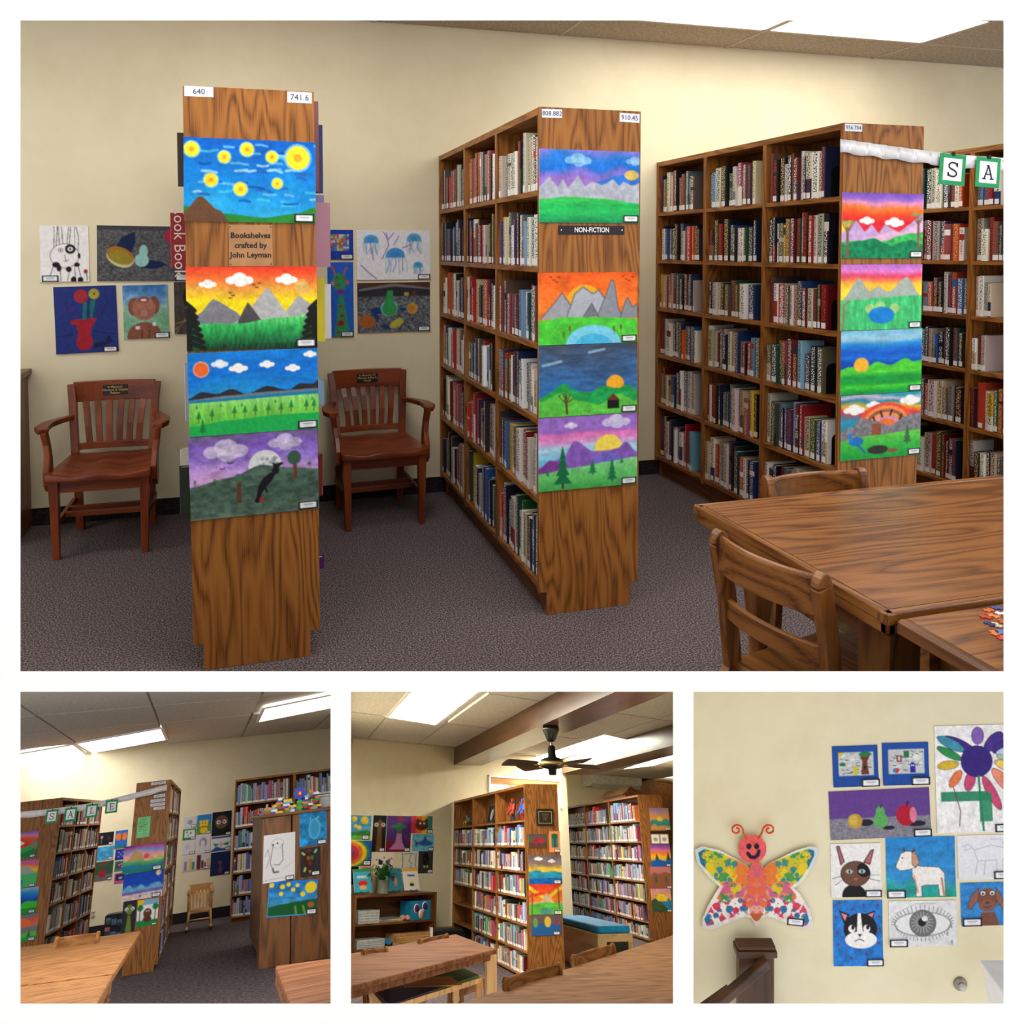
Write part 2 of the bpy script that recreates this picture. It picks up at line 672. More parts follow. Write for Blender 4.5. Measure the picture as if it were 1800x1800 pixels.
# ------------------------------------------------------------------ the white display wall with its four openings
WD = 1.40                                    # distance of the wall from the eye
OPEN = [(36, 36, 1764, 1180), (36, 1216, 581, 1764), (617, 1216, 1183, 1764), (1219, 1216, 1764, 1764)]


def cpt(px, py, d):
    q = np.array([(px - PPX) / F * d, (py - PPY) / F * d, d])
    return CAMP + CAMW @ q


mb = MB()
for (a, b, c, d) in [(-800, -600, 2600, 36), (-800, 36, 36, 1180), (1764, 36, 2600, 1180), (-800, 1180, 2600, 1216),
                     (-800, 1216, 36, 1764), (581, 1216, 617, 1764), (1183, 1216, 1219, 1764), (1764, 1216, 2600, 1764),
                     (-800, 1764, 2600, 2400)]:
    fr = [cpt(x, y, WD) for x, y in ((a, b), (c, b), (c, d), (a, d))]
    bk = [cpt(x, y, WD + 0.04) for x, y in ((a + 2, b + 2), (c - 2, b + 2), (c - 2, d - 2), (a + 2, d - 2))]
    mb.add(fr + bk, [(0, 1, 2, 3), (7, 6, 5, 4), (0, 4, 5, 1), (1, 5, 6, 2), (2, 6, 7, 3), (3, 7, 4, 0)])
struct(mb.build('wall_front', WHITEWALL))


def slab_z(x, y, row=1193.0):
    """Height of the sloping slab under the corner, above which things of the corner stand."""
    k = (row - PPY) / F
    g = CAMW[:, 1] - k * CAMW[:, 2]
    return EYE - (g[0] * x + g[1] * y) / g[2]


# ------------------------------------------------------------------ the corner room
YW, ZC, HS = 5.095, 2.932, 2.13
wall = struct(MB().box(-4.0, 9.5, YW, YW + 0.1, 0, ZC + 0.1).build('wall_back', CREAM))
fl = []
for px in (-260, 2060):
    p = MAIN.at(px, 1194, z=0)
    fl.append((p[0], p[1]))
pts = [fl[0], fl[1], (9.5, fl[1][1]), (9.5, YW), (-4.0, YW), (-4.0, fl[0][1])]
floor = MB()
floor.prism(pts, -0.03, 0.0, 'Z')
sl = []
for px in (-260, 2060):
    sl += [cpt(px, 1193, WD + 0.05), cpt(px, 1193, 3.35), cpt(px, 1203, 3.35), cpt(px, 1203, WD + 0.05)]
floor.add(sl, [(0, 1, 5, 4), (1, 2, 6, 5), (2, 3, 7, 6), (3, 0, 4, 7), (0, 3, 2, 1), (4, 5, 6, 7)])
struct(floor.build('floor', CARPET))
struct(MB().box(-4.0, 9.5, YW - 0.006, YW, 0, 0.098).build('baseboard_back', COVEBASE))

ceil = struct(MB().box(-4.0, 9.5, -0.6, YW, ZC + 0.02, ZC + 0.12).build('ceiling', TBAR))
XS = [1.965 + 1.216 * i for i in range(-4, 6)]
YS = [YW, 4.64, 4.055, 3.47, 2.885, 2.3, 1.7, 1.1, 0.5]
tile_me = {}
LIT = {(4, 1), (5, 1), (2, 2), (0, 2), (2, 4), (5, 5), (3, 7), (6, 4), (1, 6), (7, 7), (3, 5), (5, 7)}  # mostly out of view; some added to brighten the left wall
for i in range(len(XS) - 1):
    for j in range(len(YS) - 1):
        x0, x1, y1, y0 = XS[i], XS[i + 1], YS[j], YS[j + 1]
        if (i, j) in LIT:
            continue
        o = MB().box(x0 + 0.010, x1 - 0.010, y0 + 0.010, y1 - 0.010, ZC - 0.001, ZC + 0.018).build('ceiling_tile', TILE, ceil)
for x in XS:
    MB().box(x - 0.011, x + 0.011, 0.5, YW, ZC - 0.004, ZC + 0.019).build('grid_bar', TBAR, ceil)
for y in YS[1:-1]:
    MB().box(XS[0], XS[-1], y - 0.011, y + 0.011, ZC - 0.0035, ZC + 0.0185).build('grid_bar', TBAR, ceil)


def light_panel(M, x0, x1, y0, y1, label, group, mat=None):
    t = thing('ceiling_light', label, 'light', M @ T((x0 + x1) / 2, (y0 + y1) / 2, 0), group)
    a, b = (x1 - x0) / 2 - 0.012, (y1 - y0) / 2 - 0.012
    MB().box(-a + 0.012, a - 0.012, -b + 0.012, b - 0.012, 0.0, 0.012).build('diffuser', mat or LIGHT, t)
    f = MB()
    f.box(-a, a, -b, -b + 0.015, -0.004, 0.018).box(-a, a, b - 0.015, b, -0.004, 0.018)
    f.box(-a, -a + 0.015, -b, b, -0.004, 0.018).box(a - 0.015, a, -b, b, -0.004, 0.018)
    f.build('frame', WHITE, t)
    return t


for (i, j) in sorted(LIT):
    lab = {(4, 1): 'flush ceiling light panel above the shelf marked 956.704, nearer the non-fiction bookcase',
           (5, 1): 'flush ceiling light panel above the hanging ribbon with letter cards'}.get((i, j), 'flush ceiling light panel over the reading tables')
    light_panel(T(0, 0, ZC), XS[i], XS[i + 1], YS[j + 1], YS[j], lab, 'ceiling lights of the corner')


# ------------------------------------------------------------------ bookcases
ZB = [0.138, 0.497, 0.834, 1.150, 1.472, 1.790]


def bookcase(M, L, w, H, zs, bays, label, sides=(-1,), group=None, wd=None, wi=None, kick=0.098, ins=0.036, name='bookcase', div=0.032, top_t=0.03):
    wd, wi = wd or OAK, wi or OAKIN
    t = thing(name, label, 'bookcase', M, group)
    e = [(0, H), (w, H), (w, kick), (w - ins, kick), (w - ins, 0), (ins, 0), (ins, kick), (0, kick)]
    MB().prism(e, 0, 0.022).build('end_panel', wd['Z'], t, bevel=0.0015, seg=1)
    MB().prism(e, L - 0.022, L).build('end_panel', wd['Z'], t)
    MB().box(0.001, w - 0.001, 0.022, L - 0.022, H - top_t, H - 0.001).build('top_panel', wd['Y'], t)
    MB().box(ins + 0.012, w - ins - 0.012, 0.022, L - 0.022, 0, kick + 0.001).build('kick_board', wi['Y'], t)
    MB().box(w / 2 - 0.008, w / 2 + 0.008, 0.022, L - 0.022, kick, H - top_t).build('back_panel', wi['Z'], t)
    bw = (L - 0.022) / bays
    for s in sides:
        xa, xb = (0.002, w / 2 - 0.008) if s < 0 else (w / 2 + 0.008, w - 0.002)
        for k in range(1, bays):
            y = 0.011 + bw * k
            MB().box(xa, xb, y - div / 2, y + div / 2, kick, H - top_t).build('divider', wd['Z'], t)
        bme = {}
        for k in range(bays):
            ya = 0.022 if k == 0 else 0.011 + bw * k + div / 2
            yb = L - 0.022 if k == bays - 1 else 0.011 + bw * (k + 1) - div / 2
            for z in zs:
                MB().box(xa, xb, ya, yb, z - 0.022, z).build('shelf', wd['Y'], t)
    return t


PAL = [((226, 220, 206), 10), ((240, 238, 232), 9), ((205, 190, 160), 6), ((24, 28, 40), 9), ((36, 44, 74), 7), ((30, 62, 110), 5),
       ((40, 90, 150), 3), ((120, 160, 190), 3), ((110, 20, 26), 5), ((178, 34, 38), 6), ((206, 78, 36), 3), ((222, 180, 50), 2),
       ((40, 78, 58), 3), ((24, 70, 76), 3), ((92, 80, 66), 4), ((120, 96, 70), 3), ((90, 96, 104), 4), ((60, 56, 58), 4),
       ((70, 50, 90), 2), ((150, 70, 90), 2), ((176, 168, 158), 4), ((56, 34, 28), 3)]
KIDS = [((70, 110, 190), 8), ((110, 140, 210), 7), ((180, 190, 225), 8), ((230, 230, 238), 7), ((140, 110, 170), 5), ((200, 90, 110), 4),
        ((190, 40, 60), 4), ((60, 130, 140), 4), ((90, 160, 120), 4), ((225, 205, 110), 4), ((228, 140, 70), 3), ((40, 50, 90), 5),
        ((40, 36, 50), 4), ((200, 170, 190), 3), ((120, 180, 210), 4), ((236, 220, 190), 4)]
CNAME = [('cream', (226, 214, 190)), ('white', (242, 240, 236)), ('tan', (200, 176, 136)), ('black', (22, 24, 32)), ('navy', (36, 42, 76)),
         ('blue', (44, 88, 150)), ('pale blue', (130, 165, 200)), ('maroon', (104, 22, 28)), ('red', (186, 36, 42)), ('orange', (210, 90, 40)),
         ('yellow', (222, 184, 60)), ('green', (44, 84, 60)), ('teal', (28, 74, 80)), ('brown', (84, 60, 42)), ('grey', (100, 102, 108)),
         ('purple', (84, 60, 110)), ('pink', (170, 90, 110))]


def cname(c):
    return min(CNAME, key=lambda n: sum((a - b) ** 2 for a, b in zip(n[1], c)))[0]


def pick(pal):
    t = RNG.random() * sum(w for _, w in pal)
    for c, w in pal:
        t -= w
        if t <= 0:
            break
    j = RNG.uniform(0.82, 1.14)
    return tuple(max(6, min(250, v * j + RNG.uniform(-8, 8))) for v in c)


BOOKS = []                                   # every book: dict with frame, extents, colours, place


def add_book(room, M, s, xf, y0, y1, z0, z1, dp, col, place, lab=True, zones=None, tilt=0.0, title=None):
    """s: the spine faces -X (s<0) or +X; xf: the x of the spine; thickness y0..y1."""
    if zones is None:
        zones = [(1.0, col)]
        r = RNG.random()
        if r < 0.16:
            zones = [(RNG.uniform(.3, .6), pick(PAL)), (1.0, col)]
        elif r < 0.26:
            a = RNG.uniform(.5, .75)
            zones = [(a, col), (a + RNG.uniform(.06, .2), pick(PAL)), (1.0, col)]
    c = M @ Vector((xf, (y0 + y1) / 2, (z0 + z1) / 2))
    if room is not MAIN:
        qq = CAMW.T @ (np.array(c) - CAMP)
        u, v = PPX + F * qq[0] / qq[2], PPY + F * qq[1] / qq[2]
        if not (room.lim[0] < u < room.lim[1] and 1206 < v < 1790):
            return None
    q = CAMW.T @ (np.array(c) - CAMP)
    area = (y1 - y0) * (z1 - z0) * (F / q[2]) ** 2
    BOOKS.append(dict(M=M, s=s, xf=xf, y0=y0, y1=y1, z0=z0, z1=z1, dp=dp, col=col, place=place, lab=lab, zones=zones, tilt=tilt,
                      area=area, title=title, room=room))
    return BOOKS[-1]


def spine_cols(b):
    lum = 0.3 * b['col'][0] + 0.6 * b['col'][1] + 0.1 * b['col'][2]
    if lum < 120:
        return RNG.choice([(230, 226, 214), (214, 190, 120), (240, 240, 240), (200, 60, 50)])
    return RNG.choice([(30, 28, 30), (120, 24, 30), (30, 46, 90), (60, 50, 40)])


def book_geo(b, full):
    """Vertices, faces, face colours, face text colours, face uvs. full = hollow cover for a single book."""
    s, xf, y0, y1, z0, z1, dp = b['s'], b['xf'], b['y0'], b['y1'], b['z0'], b['z1'], b['dp']
    t = y1 - y0
    d = -s                                   # direction into the shelf
    V, Fc, C, X, U = [], [], [], [], []
    txt = spine_cols(b)
    ym = (y0 + y1) / 2
    bul = min(0.004, t * 0.12)
    h = z1 - z0
    du = RNG.random() * 50

    def quad(ps, c, tx=0.0, uv=None):
        o = len(V)
        V.extend(ps)
        Fc.append(tuple(range(o, o + len(ps))))
        C.append(c)
        X.append((*txt, tx))
        U.append(uv or [(0, 0)] * len(ps))

    lo = 0.0
    zs = []
    zl = 0.036 / h
    if b['lab'] and not full:
        zs.append((0.006 / h, zl, (236, 236, 236), 0.0))
        zs.insert(0, (0, 0.006 / h, b['zones'][0][1], 0))
        lo = zl
    for hi, c in b['zones']:
        if hi <= lo:
            continue
        zs.append((lo, hi, c, 1.0))
        lo = hi
    for a, e, c, tx in zs:
        za, ze = z0 + a * h, z0 + e * h
        tx = tx if (e - a) > 0.2 else 0.0
        # outer strips without print, middle strip with the title
        prof = [(xf, y0), (xf + s * bul * .8, y0 + t * .22), (xf + s * bul * .8, y1 - t * .22), (xf, y1)]
        for k in range(3):
            (xa, ya), (xb, yb) = prof[k], prof[k + 1]
            uv = [(du, a), (du + 1, a), (du + 1, e), (du, e)]
            quad([(xa, ya, za), (xb, yb, za), (xb, yb, ze), (xa, ya, ze)], c, tx if k == 1 else 0.0, uv)
    xb = xf + d * dp
    cc = b['col']
    if full:
        th = 0.0028
        for ya, yb in ((y0, y0 + th), (y1 - th, y1)):
            p = [(x, y, z) for x in (xf, xb) for y in (ya, yb) for z in (z0, z1)]
            for f in ((0, 1, 3, 2), (4, 6, 7, 5), (0, 4, 5, 1), (2, 3, 7, 6), (0, 2, 6, 4), (1, 5, 7, 3)):
                quad([p[i] for i in f], cc)
    else:
        for y in (y0, y1):
            quad([(xf, y, z0), (xb, y, z0), (xb, y, z1), (xf, y, z1)], cc)
        quad([(xf, y0, z1), (xb, y0, z1), (xb, y1, z1), (xf, y1, z1)], tuple(v * .5 + q * .5 for v, q in zip(cc, (205, 195, 175))))
        quad([(xb, y0, z0), (xb, y1, z0), (xb, y1, z1), (xb, y0, z1)], cc)
    return V, Fc, C, X, U


def colour_mesh(name, V, Fc, C, X, U):
    me = bpy.data.meshes.new(name)
    me.from_pydata(V, [], Fc)
    n = np.array([len(f) for f in Fc])
    cl = np.repeat(np.array([lin(c) for c in C]), n, 0)
    tx = np.repeat(np.array([(*lin(x[:3])[:3], x[3]) for x in X]), n, 0)
    a = me.color_attributes.new('Col', 'FLOAT_COLOR', 'CORNER')
    a.data.foreach_set('color', cl.ravel())
    a = me.color_attributes.new('Txt', 'FLOAT_COLOR', 'CORNER')
    a.data.foreach_set('color', tx.ravel())
    uv = me.uv_layers.new(name='UVMap')
    uv.data.foreach_set('uv', np.array([q for u in U for q in u], float).ravel())
    me.materials.append(BOOK)
    me.update()
    return me


def fill_bay(room, M, s, xf, ya, yb, z, hmax, pal, place, near_gap=0.05, far_gap=0.0, thick=(0.016, 0.052), hr=(0.62, 0.86), dr=(0.13, 0.18), lab=True,
             inset=(0.006, 0.03), lean=0.05, first=None):
    """Books stand from the far end yb towards ya and leave near_gap free."""
    y = yb - far_gap - 0.003
    h = hmax * RNG.uniform(*hr)
    out = []
    while True:
        t = RNG.uniform(*thick) * RNG.choice((1, 1, 1, 1.25))
        if y - t < ya + near_gap:
            break
        if RNG.random() < 0.75:
            h = hmax * RNG.uniform(*hr)
        dp = RNG.uniform(*dr)
        c = pick(pal)
        x = xf - s * RNG.uniform(*inset)
        out.append(add_book(room, M, s, x, y - t + 0.0006, y, z + 0.001, z + h, dp, c, place, lab=(lab and RNG.random() < 0.9)))
        y -= t
    return y, out


def bookend(M, s, xf, y, z, h, label, group):
    t = MB()
    x0, x1 = sorted((xf - s * 0.045, xf - s * 0.165))
    n = 6
    r = 0.03
    pts = [(x0, z), (x1, z)]
    for k in range(n + 1):
        a = math.pi / 2 * k / n
        pts.append((x1 - r + r * math.cos(a), z + h - r + r * math.sin(a)))
    for k in range(n + 1):
        a = math.pi / 2 + math.pi / 2 * k / n
        pts.append((x0 + r + r * math.cos(a), z + h - r + r * math.sin(a)))
    t.prism(pts, y - 0.003, y)
    t.box(x0, x1, y, y + 0.008, z, z + 0.0012)
    return tag(t.build('bookend', BLACK, None, M), label, 'bookend', group)


# the four bookcases of the corner
WB = 0.458
CASES = [(-0.2165, 3.142), (1.155, 3.225), (2.665, 3.262), (4.06, 3.27)]
CLAB = ['tall double-sided oak bookcase whose end panel carries the bookshelves plaque',
        'tall double-sided oak bookcase with the black non-fiction sign on its end',
        'tall double-sided oak bookcase with card 956.704 and white ribbon on its end',
        'tall double-sided oak bookcase standing beyond the hanging letter cards']
CSHORT = ['', 'the non-fiction bookcase', 'the bookcase marked 956.704', 'the bookcase behind the letter cards']
ROWN = ['bottom', 'fifth', 'fourth', 'third', 'second', 'top']
cases = []
for k, (x, y) in enumerate(CASES):
    M = T(x, y, 0)
    L = YW - 0.007 - y
    cases.append(bookcase(M, L, WB, HS, ZB, 3, CLAB[k], (-1, 1) if k == 0 else (-1,), 'bookcases of the corner'))
    if k == 0:
        continue
    bw = (L - 0.022) / 3
    for b in range(3):
        ya = 0.022 if b == 0 else 0.011 + bw * b + 0.016
        yb = L - 0.022 if b == 2 else 0.011 + bw * (b + 1) - 0.016
        for r, z in enumerate(ZB):
            zt = (ZB[r + 1] - 0.022) if r < 5 else HS - 0.03
            gap = {1: 0.05, 2: 0.10, 3: 0.03}[k] * RNG.uniform(0.5, 1.3)
            if b == 1:
                gap *= 0.6
            if k == 3 and b == 0 and r in (2, 3):
                gap = 0.45
            place = (CSHORT[k], ROWN[r], ('front', 'middle', 'wall-side')[b])
            yy, out = fill_bay(MAIN, M, -1, 0.004, ya, yb, z, zt - z, PAL, place, near_gap=gap)
            if k in (1, 2) and b == 0 and r > 0 and gap > 0.03:
                bookend(M, -1, 0.0, yy - 0.004, z, 0.15, 'black metal bookend on the %s shelf of %s' % (ROWN[r], CSHORT[k]), 'black bookends')

# books and booklets that stick out at the sides of the first bookcase
SIDE = [(-1, 312, 330, 233, 330, (58, 44, 40)), (-1, 300, 330, 374, 467, (150, 22, 34)), (-1, 325, 338, 640, 770, (176, 186, 206)), (-1, 318, 340, 790, 860, (222, 216, 200)),
        (-1, 316, 340, 822, 943, (44, 60, 48)), (1, 552, 560, 178, 320, (130, 80, 84)), (1, 552, 567, 219, 322, (40, 60, 110)), (1, 556, 570, 343, 474, (150, 140, 190)),
        (1, 556, 580, 356, 470, (180, 130, 150)), (1, 558, 571, 489, 614, (232, 214, 50)), (1, 558, 582, 500, 616, (226, 226, 230)), (1, 560, 570, 670, 774, (150, 190, 226)),
        (1, 560, 567, 800, 930, (120, 40, 36)), (1, 560, 570, 980, 1090, (90, 36, 110))]
SLAB = ['brown photo book', 'red cook book', 'pale grey booklet', 'cream book', 'dark green garden book', 'dusty brown book', 'navy book', 'lilac craft book', 'pink pattern book',
        'yellow ruler-edged book', 'white pattern book', 'pale blue booklet', 'rust red book', 'purple book']
for k, (s, a, b, t, bo, col) in enumerate(SIDE):
    yy = CASES[0][1] + 0.25 + 0.1 * (k % 4) + 0.012 * k
    p, q = MAIN.at(a, t, y=yy), MAIN.at(b, bo, y=yy)
    xe = p[0] if s < 0 else q[0]
    zb = min(ZB, key=lambda z: abs(z - q[2])) if k not in (3, 2, 10) else q[2]
    zb = max(z for z in ZB if z < p[2] - 0.05)
    x0 = CASES[0][0]
    d = dict(M=T(0, 0, 0), s=s, xf=xe, y0=yy, y1=yy + 0.03, z0=zb + 0.002, z1=p[2], dp=0.165, col=col, place=None, lab=k % 3 == 0, zones=[(1.0, col)], tilt=0,
             area=1e9, title=None, room=MAIN, label='%s jutting out at the side of the plaque bookcase' % SLAB[k])
    BOOKS.append(d)


def titled(k, r, b, idx, text, col, tcol=None):
    """Give one book of bookcase k a readable spine title."""
    c = [q for q in BOOKS if q['place'] == (CSHORT[k], ROWN[r], ('front', 'middle', 'wall-side')[b])]
    c.sort(key=lambda q: q['y0'])
    if idx < len(c):
        c[idx]['title'] = text
        c[idx]['col'] = col
        c[idx]['zones'] = [(1.0, col)]
        c[idx]['area'] *= 4
        c[idx]['tcol'] = tcol


titled(1, 3, 0, 2, 'DIVINE COMEDY', (24, 24, 30))
titled(1, 0, 0, 6, 'THE CRUSADES', (232, 226, 208))
titled(1, 0, 0, 1, 'GREAT', (40, 60, 92))
titled(2, 4, 0, 5, 'UNLIMITED ACCESS', (170, 28, 36))
titled(2, 4, 0, 3, 'THE FINAL DAYS', (150, 26, 40))
titled(2, 3, 0, 4, 'BLOOD FEUD', (96, 22, 28))
titled(2, 3, 0, 7, 'PLAN OF ATTACK', (230, 226, 222))
titled(2, 5, 0, 8, 'THE CAMELOT', (34, 34, 38))
titled(2, 1, 0, 9, 'Martin & Hundred', (26, 26, 36))
titled(2, 1, 0, 5, 'Tower Hill', (44, 26, 26))
titled(2, 4, 1, 5, 'CIVIL WAR', (34, 34, 36))
titled(2, 3, 0, 10, 'BUSHWORLD', (176, 36, 52))
titled(3, 5, 2, 2, 'EVERYDAY', (40, 40, 52))
titled(3, 4, 2, 3, 'REMARKABLE', (140, 26, 32))
titled(3, 4, 2, 1, 'SUSAN BOYLE', (40, 42, 48))
titled(3, 4, 2, 5, 'Andrew Carnegie', (110, 40, 44))


# ------------------------------------------------------------------ cutting at the slab and at the partitions
def clip(o, kind, v, keep):
    """Trim a thing where it meets the slab ('row') or a partition ('col')."""
    import bmesh
    if kind == 'row':
        n = CAMW[:, 1] - (v - PPY) / F * CAMW[:, 2]
    else:
        n = CAMW[:, 0] - (v - PPX) / F * CAMW[:, 2]
    if keep == '+':
        n = -n
    bpy.context.view_layer.update()
    for q in [o] + list(o.children_recursive):
        if q.type != 'MESH':
            continue
        w = [q.matrix_world @ Vector(c) for c in q.bound_box]
        d = [float(np.dot(n, np.array(p) - CAMP)) for p in w]
        if max(d) <= 0:
            continue
        if min(d) >= 0:
            bpy.data.objects.remove(q, do_unlink=True)
            continue
        if q.data.users > 1:
            q.data = q.data.copy()
        Mi = q.matrix_world.inverted()
        co = Mi @ Vector(CAMP)
        no = (q.matrix_world.to_3x3().transposed() @ Vector(n)).normalized()
        bm = bmesh.new()
        bm.from_mesh(q.data)
        r = bmesh.ops.bisect_plane(bm, geom=bm.verts[:] + bm.edges[:] + bm.faces[:], plane_co=co, plane_no=no, clear_outer=True)
        ed = [e for e in r['geom_cut'] if isinstance(e, bmesh.types.BMEdge)]
        if ed and not q.data.color_attributes:
            bmesh.ops.holes_fill(bm, edges=ed)
        bm.to_mesh(q.data)
        bm.free()


# ------------------------------------------------------------------ cards, plaques and signs on the bookcase ends
CARDW = plain((226, 232, 246), 0.5, var=0.02)
INK = plain((40, 52, 84), 0.6, var=0.02)


def on_panel(k, rect):
    y = CASES[k][1]
    a, b = MAIN.at(rect[0], (rect[1] + rect[3]) / 2, y=y), MAIN.at(rect[2], (rect[1] + rect[3]) / 2, y=y)
    c, d = MAIN.at((rect[0] + rect[2]) / 2, rect[1], y=y), MAIN.at((rect[0] + rect[2]) / 2, rect[3], y=y)
    return (a[0] + b[0]) / 2 - CASES[k][0], (c[2] + d[2]) / 2, b[0] - a[0], c[2] - d[2]


def number_card(k, rect, txt, roll=0):
    x, z, w, h = on_panel(k, rect)
    c = MB().box(-w / 2, w / 2, -0.001, 0, -h / 2, h / 2).build('number_card', CARDW, cases[k], T(x, -0.0006, z) @ RY(math.radians(roll)))
    tag(c, 'white card reading ' + txt)
    lettering(txt, h * 0.78, INK, c, T(0, -0.0016, -h * 0.02))


number_card(0, (324, 152, 375, 170), '640')
number_card(0, (505, 162, 548, 181), '741.6')
number_card(1, (952.5, 192, 988, 207), '808.882', -1)
number_card(1, (1089, 199.5, 1124, 215), '910.45', 1)
number_card(2, (1485, 218, 1515, 231), '956.704')
x, z, w, h = on_panel(0, (402, 395, 479, 468))
BRASS = plain((176, 128, 86), 0.5, 0.4, 0.1)
pq = MB().box(-w / 2, w / 2, -0.0025, 0, -h / 2, h / 2).build('plaque', BRASS, cases[0], T(x, -0.0006, z), 0.0008, 1)
tag(pq, 'bronze plaque reading Bookshelves crafted by John Leyman')
for t, dz in (('Bookshelves', 0.24), ('crafted by', 0.0), ('John Leyman', -0.23)):
    lettering(t, h * 0.185, BLACK, pq, T(0, -0.0032, dz * h), bold=0.0006)
for sx in (-1, 1):
    for sz in (-1, 1):
        MB().cbox((0, 0, 0), (0.004, 0.002, 0.004)).build('screw', BLACK, pq, T(sx * w * .46, -0.003, sz * h * .45))
x, z, w, h = on_panel(1, (981, 397, 1097, 412))
sg = MB().box(-w / 2, w / 2, -0.004, 0, -h / 2, h / 2).build('sign_plate', plain((34, 32, 38), 0.4), cases[1], T(x, -0.0006, z), 0.001, 1)
tag(sg, 'black sign reading NON-FICTION in white capitals')
lettering('NON-FICTION', h * 0.82, WHITE, sg, T(0, -0.0048, 0), bold=0.0004, squash=0.82)
for sx in (-1, 1):
    MB().lathe([(0.001, -0.002), (0.003, -0.002), (0.003, 0.002)], 8).build('screw', WHITE, sg, T(sx * w * .46, -0.004, 0) @ RX(math.pi / 2))


# ------------------------------------------------------------------ the children's pictures in the corner
def P_bluenight(c):
    c.ramp([(0, (0, 90, 190)), (.5, (10, 130, 215)), (.85, (40, 165, 225)), (1, (60, 170, 210))], wob=.25)
    for k in range(46):
        x, y, L = c.r.rand(), c.r.rand() * .8, .05 + .09 * c.r.rand()
        col = [(30, 90, 180), (110, 185, 235), (0, 70, 160), (70, 190, 220), (175, 215, 245)][k % 5]
        c.put(c.ln([(x, y), (x + L * .5, y + .008 * c.r.randn()), (x + L, y + .01 * c.r.randn())], .009), col, .75)
    for x, y, r in ((.06, .14, .055), (.3, .22, .045), (.47, .12, .05), (.66, .2, .045), (.86, .2, .09), (.2, .5, .05), (.42, .6, .05), (.7, .52, .04)):
        c.put(c.el(x, y, r * 1.2), (150, 205, 225), .7)
        c.put(c.el(x, y, r), (250, 222, 40))
        c.put(c.el(x, y, r * .35), (235, 160, 40))
    c.put(c.hill([(0, .82), (.3, .9), (.6, .94), (.85, .88), (1, .8)]), (36, 130, 50))
    c.put(c.hill([(0, .88), (.12, .7), (.26, .86), (.34, 1), (1, 1.1)]), (104, 70, 48))
    return c.rough(.12, 10, 12)


def P_sunset(c):
    c.ramp([(0, (238, 62, 40)), (.14, (244, 110, 50)), (.28, (236, 170, 70)), (.4, (250, 222, 30)), (.6, (252, 228, 30)), (1, (250, 220, 40))], wob=.06)
    c.cloud(.16, .2, .05).cloud(.4, .15, .08).cloud(.76, .15, .065)
    c.put(c.el(.88, .24, .055), (222, 186, 110), .8)
    c.put(c.peak([(0, .7), (.1, .55), (.2, .38), (.38, .55), (.48, .75), (1, 1)], .02), (128, 128, 140))
    c.put(c.peak([(0, 1), (.72, .62), (.85, .36), (1, .5)], .02), (170, 172, 176))
    c.put(c.peak([(0, 1), (.42, .62), (.61, .25), (.78, .6), (.86, .8), (1, 1)], .02), (178, 180, 184))
    c.put(c.peak([(0, 1), (.37, .7), (.46, .42), (.57, .66), (.62, .9), (1, 1.2)], .02), (78, 76, 80))
    c.rough(.12, 20, 20)
    m = c.hill([(0, .68), (.4, .68), (.7, .62), (1, .58)], .02)
    c.ramp([(.58, (120, 214, 130)), (.72, (50, 180, 90)), (.86, (30, 120, 66)), (1, (24, 70, 44))], m)
    c.rough(.35, 60, 12, m)
    for s, x in ((1, 0), (-1, 1)):
        for k in range(7):
            y = .46 + .075 * k
            c.put(c.ln([(x, y - .03), (x + s * (.06 + .012 * k), y + .06)], .018), (22, 26, 24))
        c.put(c.rc(min(x, x + s * .045), .5, max(x, x + s * .045), 1), (22, 26, 24))
    for k in range(60):
        x = .05 + .9 * c.r.rand()
        c.put(c.ln([(x, 1), (x + .008, .93)], .002), (16, 36, 26))
    return c.birds([(.51, .22), (.55, .2), (.53, .25), (.33, .31), (.35, .345), (.33, .375)], .012)


def P_bluesky(c):
    c.ramp([(0, (20, 130, 225)), (.3, (15, 115, 220)), (.52, (30, 150, 225)), (1, (60, 170, 220))], wob=.2)
    c.rough(.15, 10, 24)
    c.put(c.el(.1, .2, .06), (250, 180, 150)).put(c.el(.1, .2, .053), (244, 108, 48))
    c.cloud(.24, .14, .05, al=.9).cloud(.38, .2, .055).cloud(.6, .17, .045).cloud(.8, .23, .045).cloud(.94, .07, .04)
    c.put(c.hill([(0, .54), (.1, .47), (.22, .5), (.32, .45), (.44, .52), (.6, .44), (.76, .5), (.86, .43), (.96, .44), (1, .4)]), (46, 46, 54))
    c.put(c.hill([(0, .56), (.3, .53), (.6, .51), (1, .5)]), (110, 130, 146)).put(c.hill([(0, .57), (1, .53)]), (20, 130, 180))
    m = c.hill([(0, .6), (1, .57)])
    c.ramp([(.57, (150, 226, 120)), (.75, (120, 208, 80)), (.86, (90, 200, 70))], m)
    c.rough(.18, 40, 4, m)
    c.put(c.hill([(0, .88), (.3, .83), (.7, .8), (1, .8)]), (30, 176, 84))
    for x, y in ((.07, .84), (.17, .82), (.34, .8), (.42, .8), (.5, .79), (.6, .79), (.7, .79), (.78, .77), (.9, .77), (.96, .77)):
        c.put(c.pg([(x - .018, y - .05), (x + .02, y - .05), (x + .006, y - .15)]), (20, 140, 66)).put(c.ln([(x, y), (x + .003, y - .05)], .004), (120, 70, 40))
    for x, y in ((.06, .67), (.24, .66), (.4, .67), (.66, .65), (.95, .64)):
        c.put(c.pg([(x - .009, y), (x + .009, y), (x, y - .05)]), (20, 130, 66))
    c.pine(.1, .97, .16, .03, (24, 130, 60))
    return c


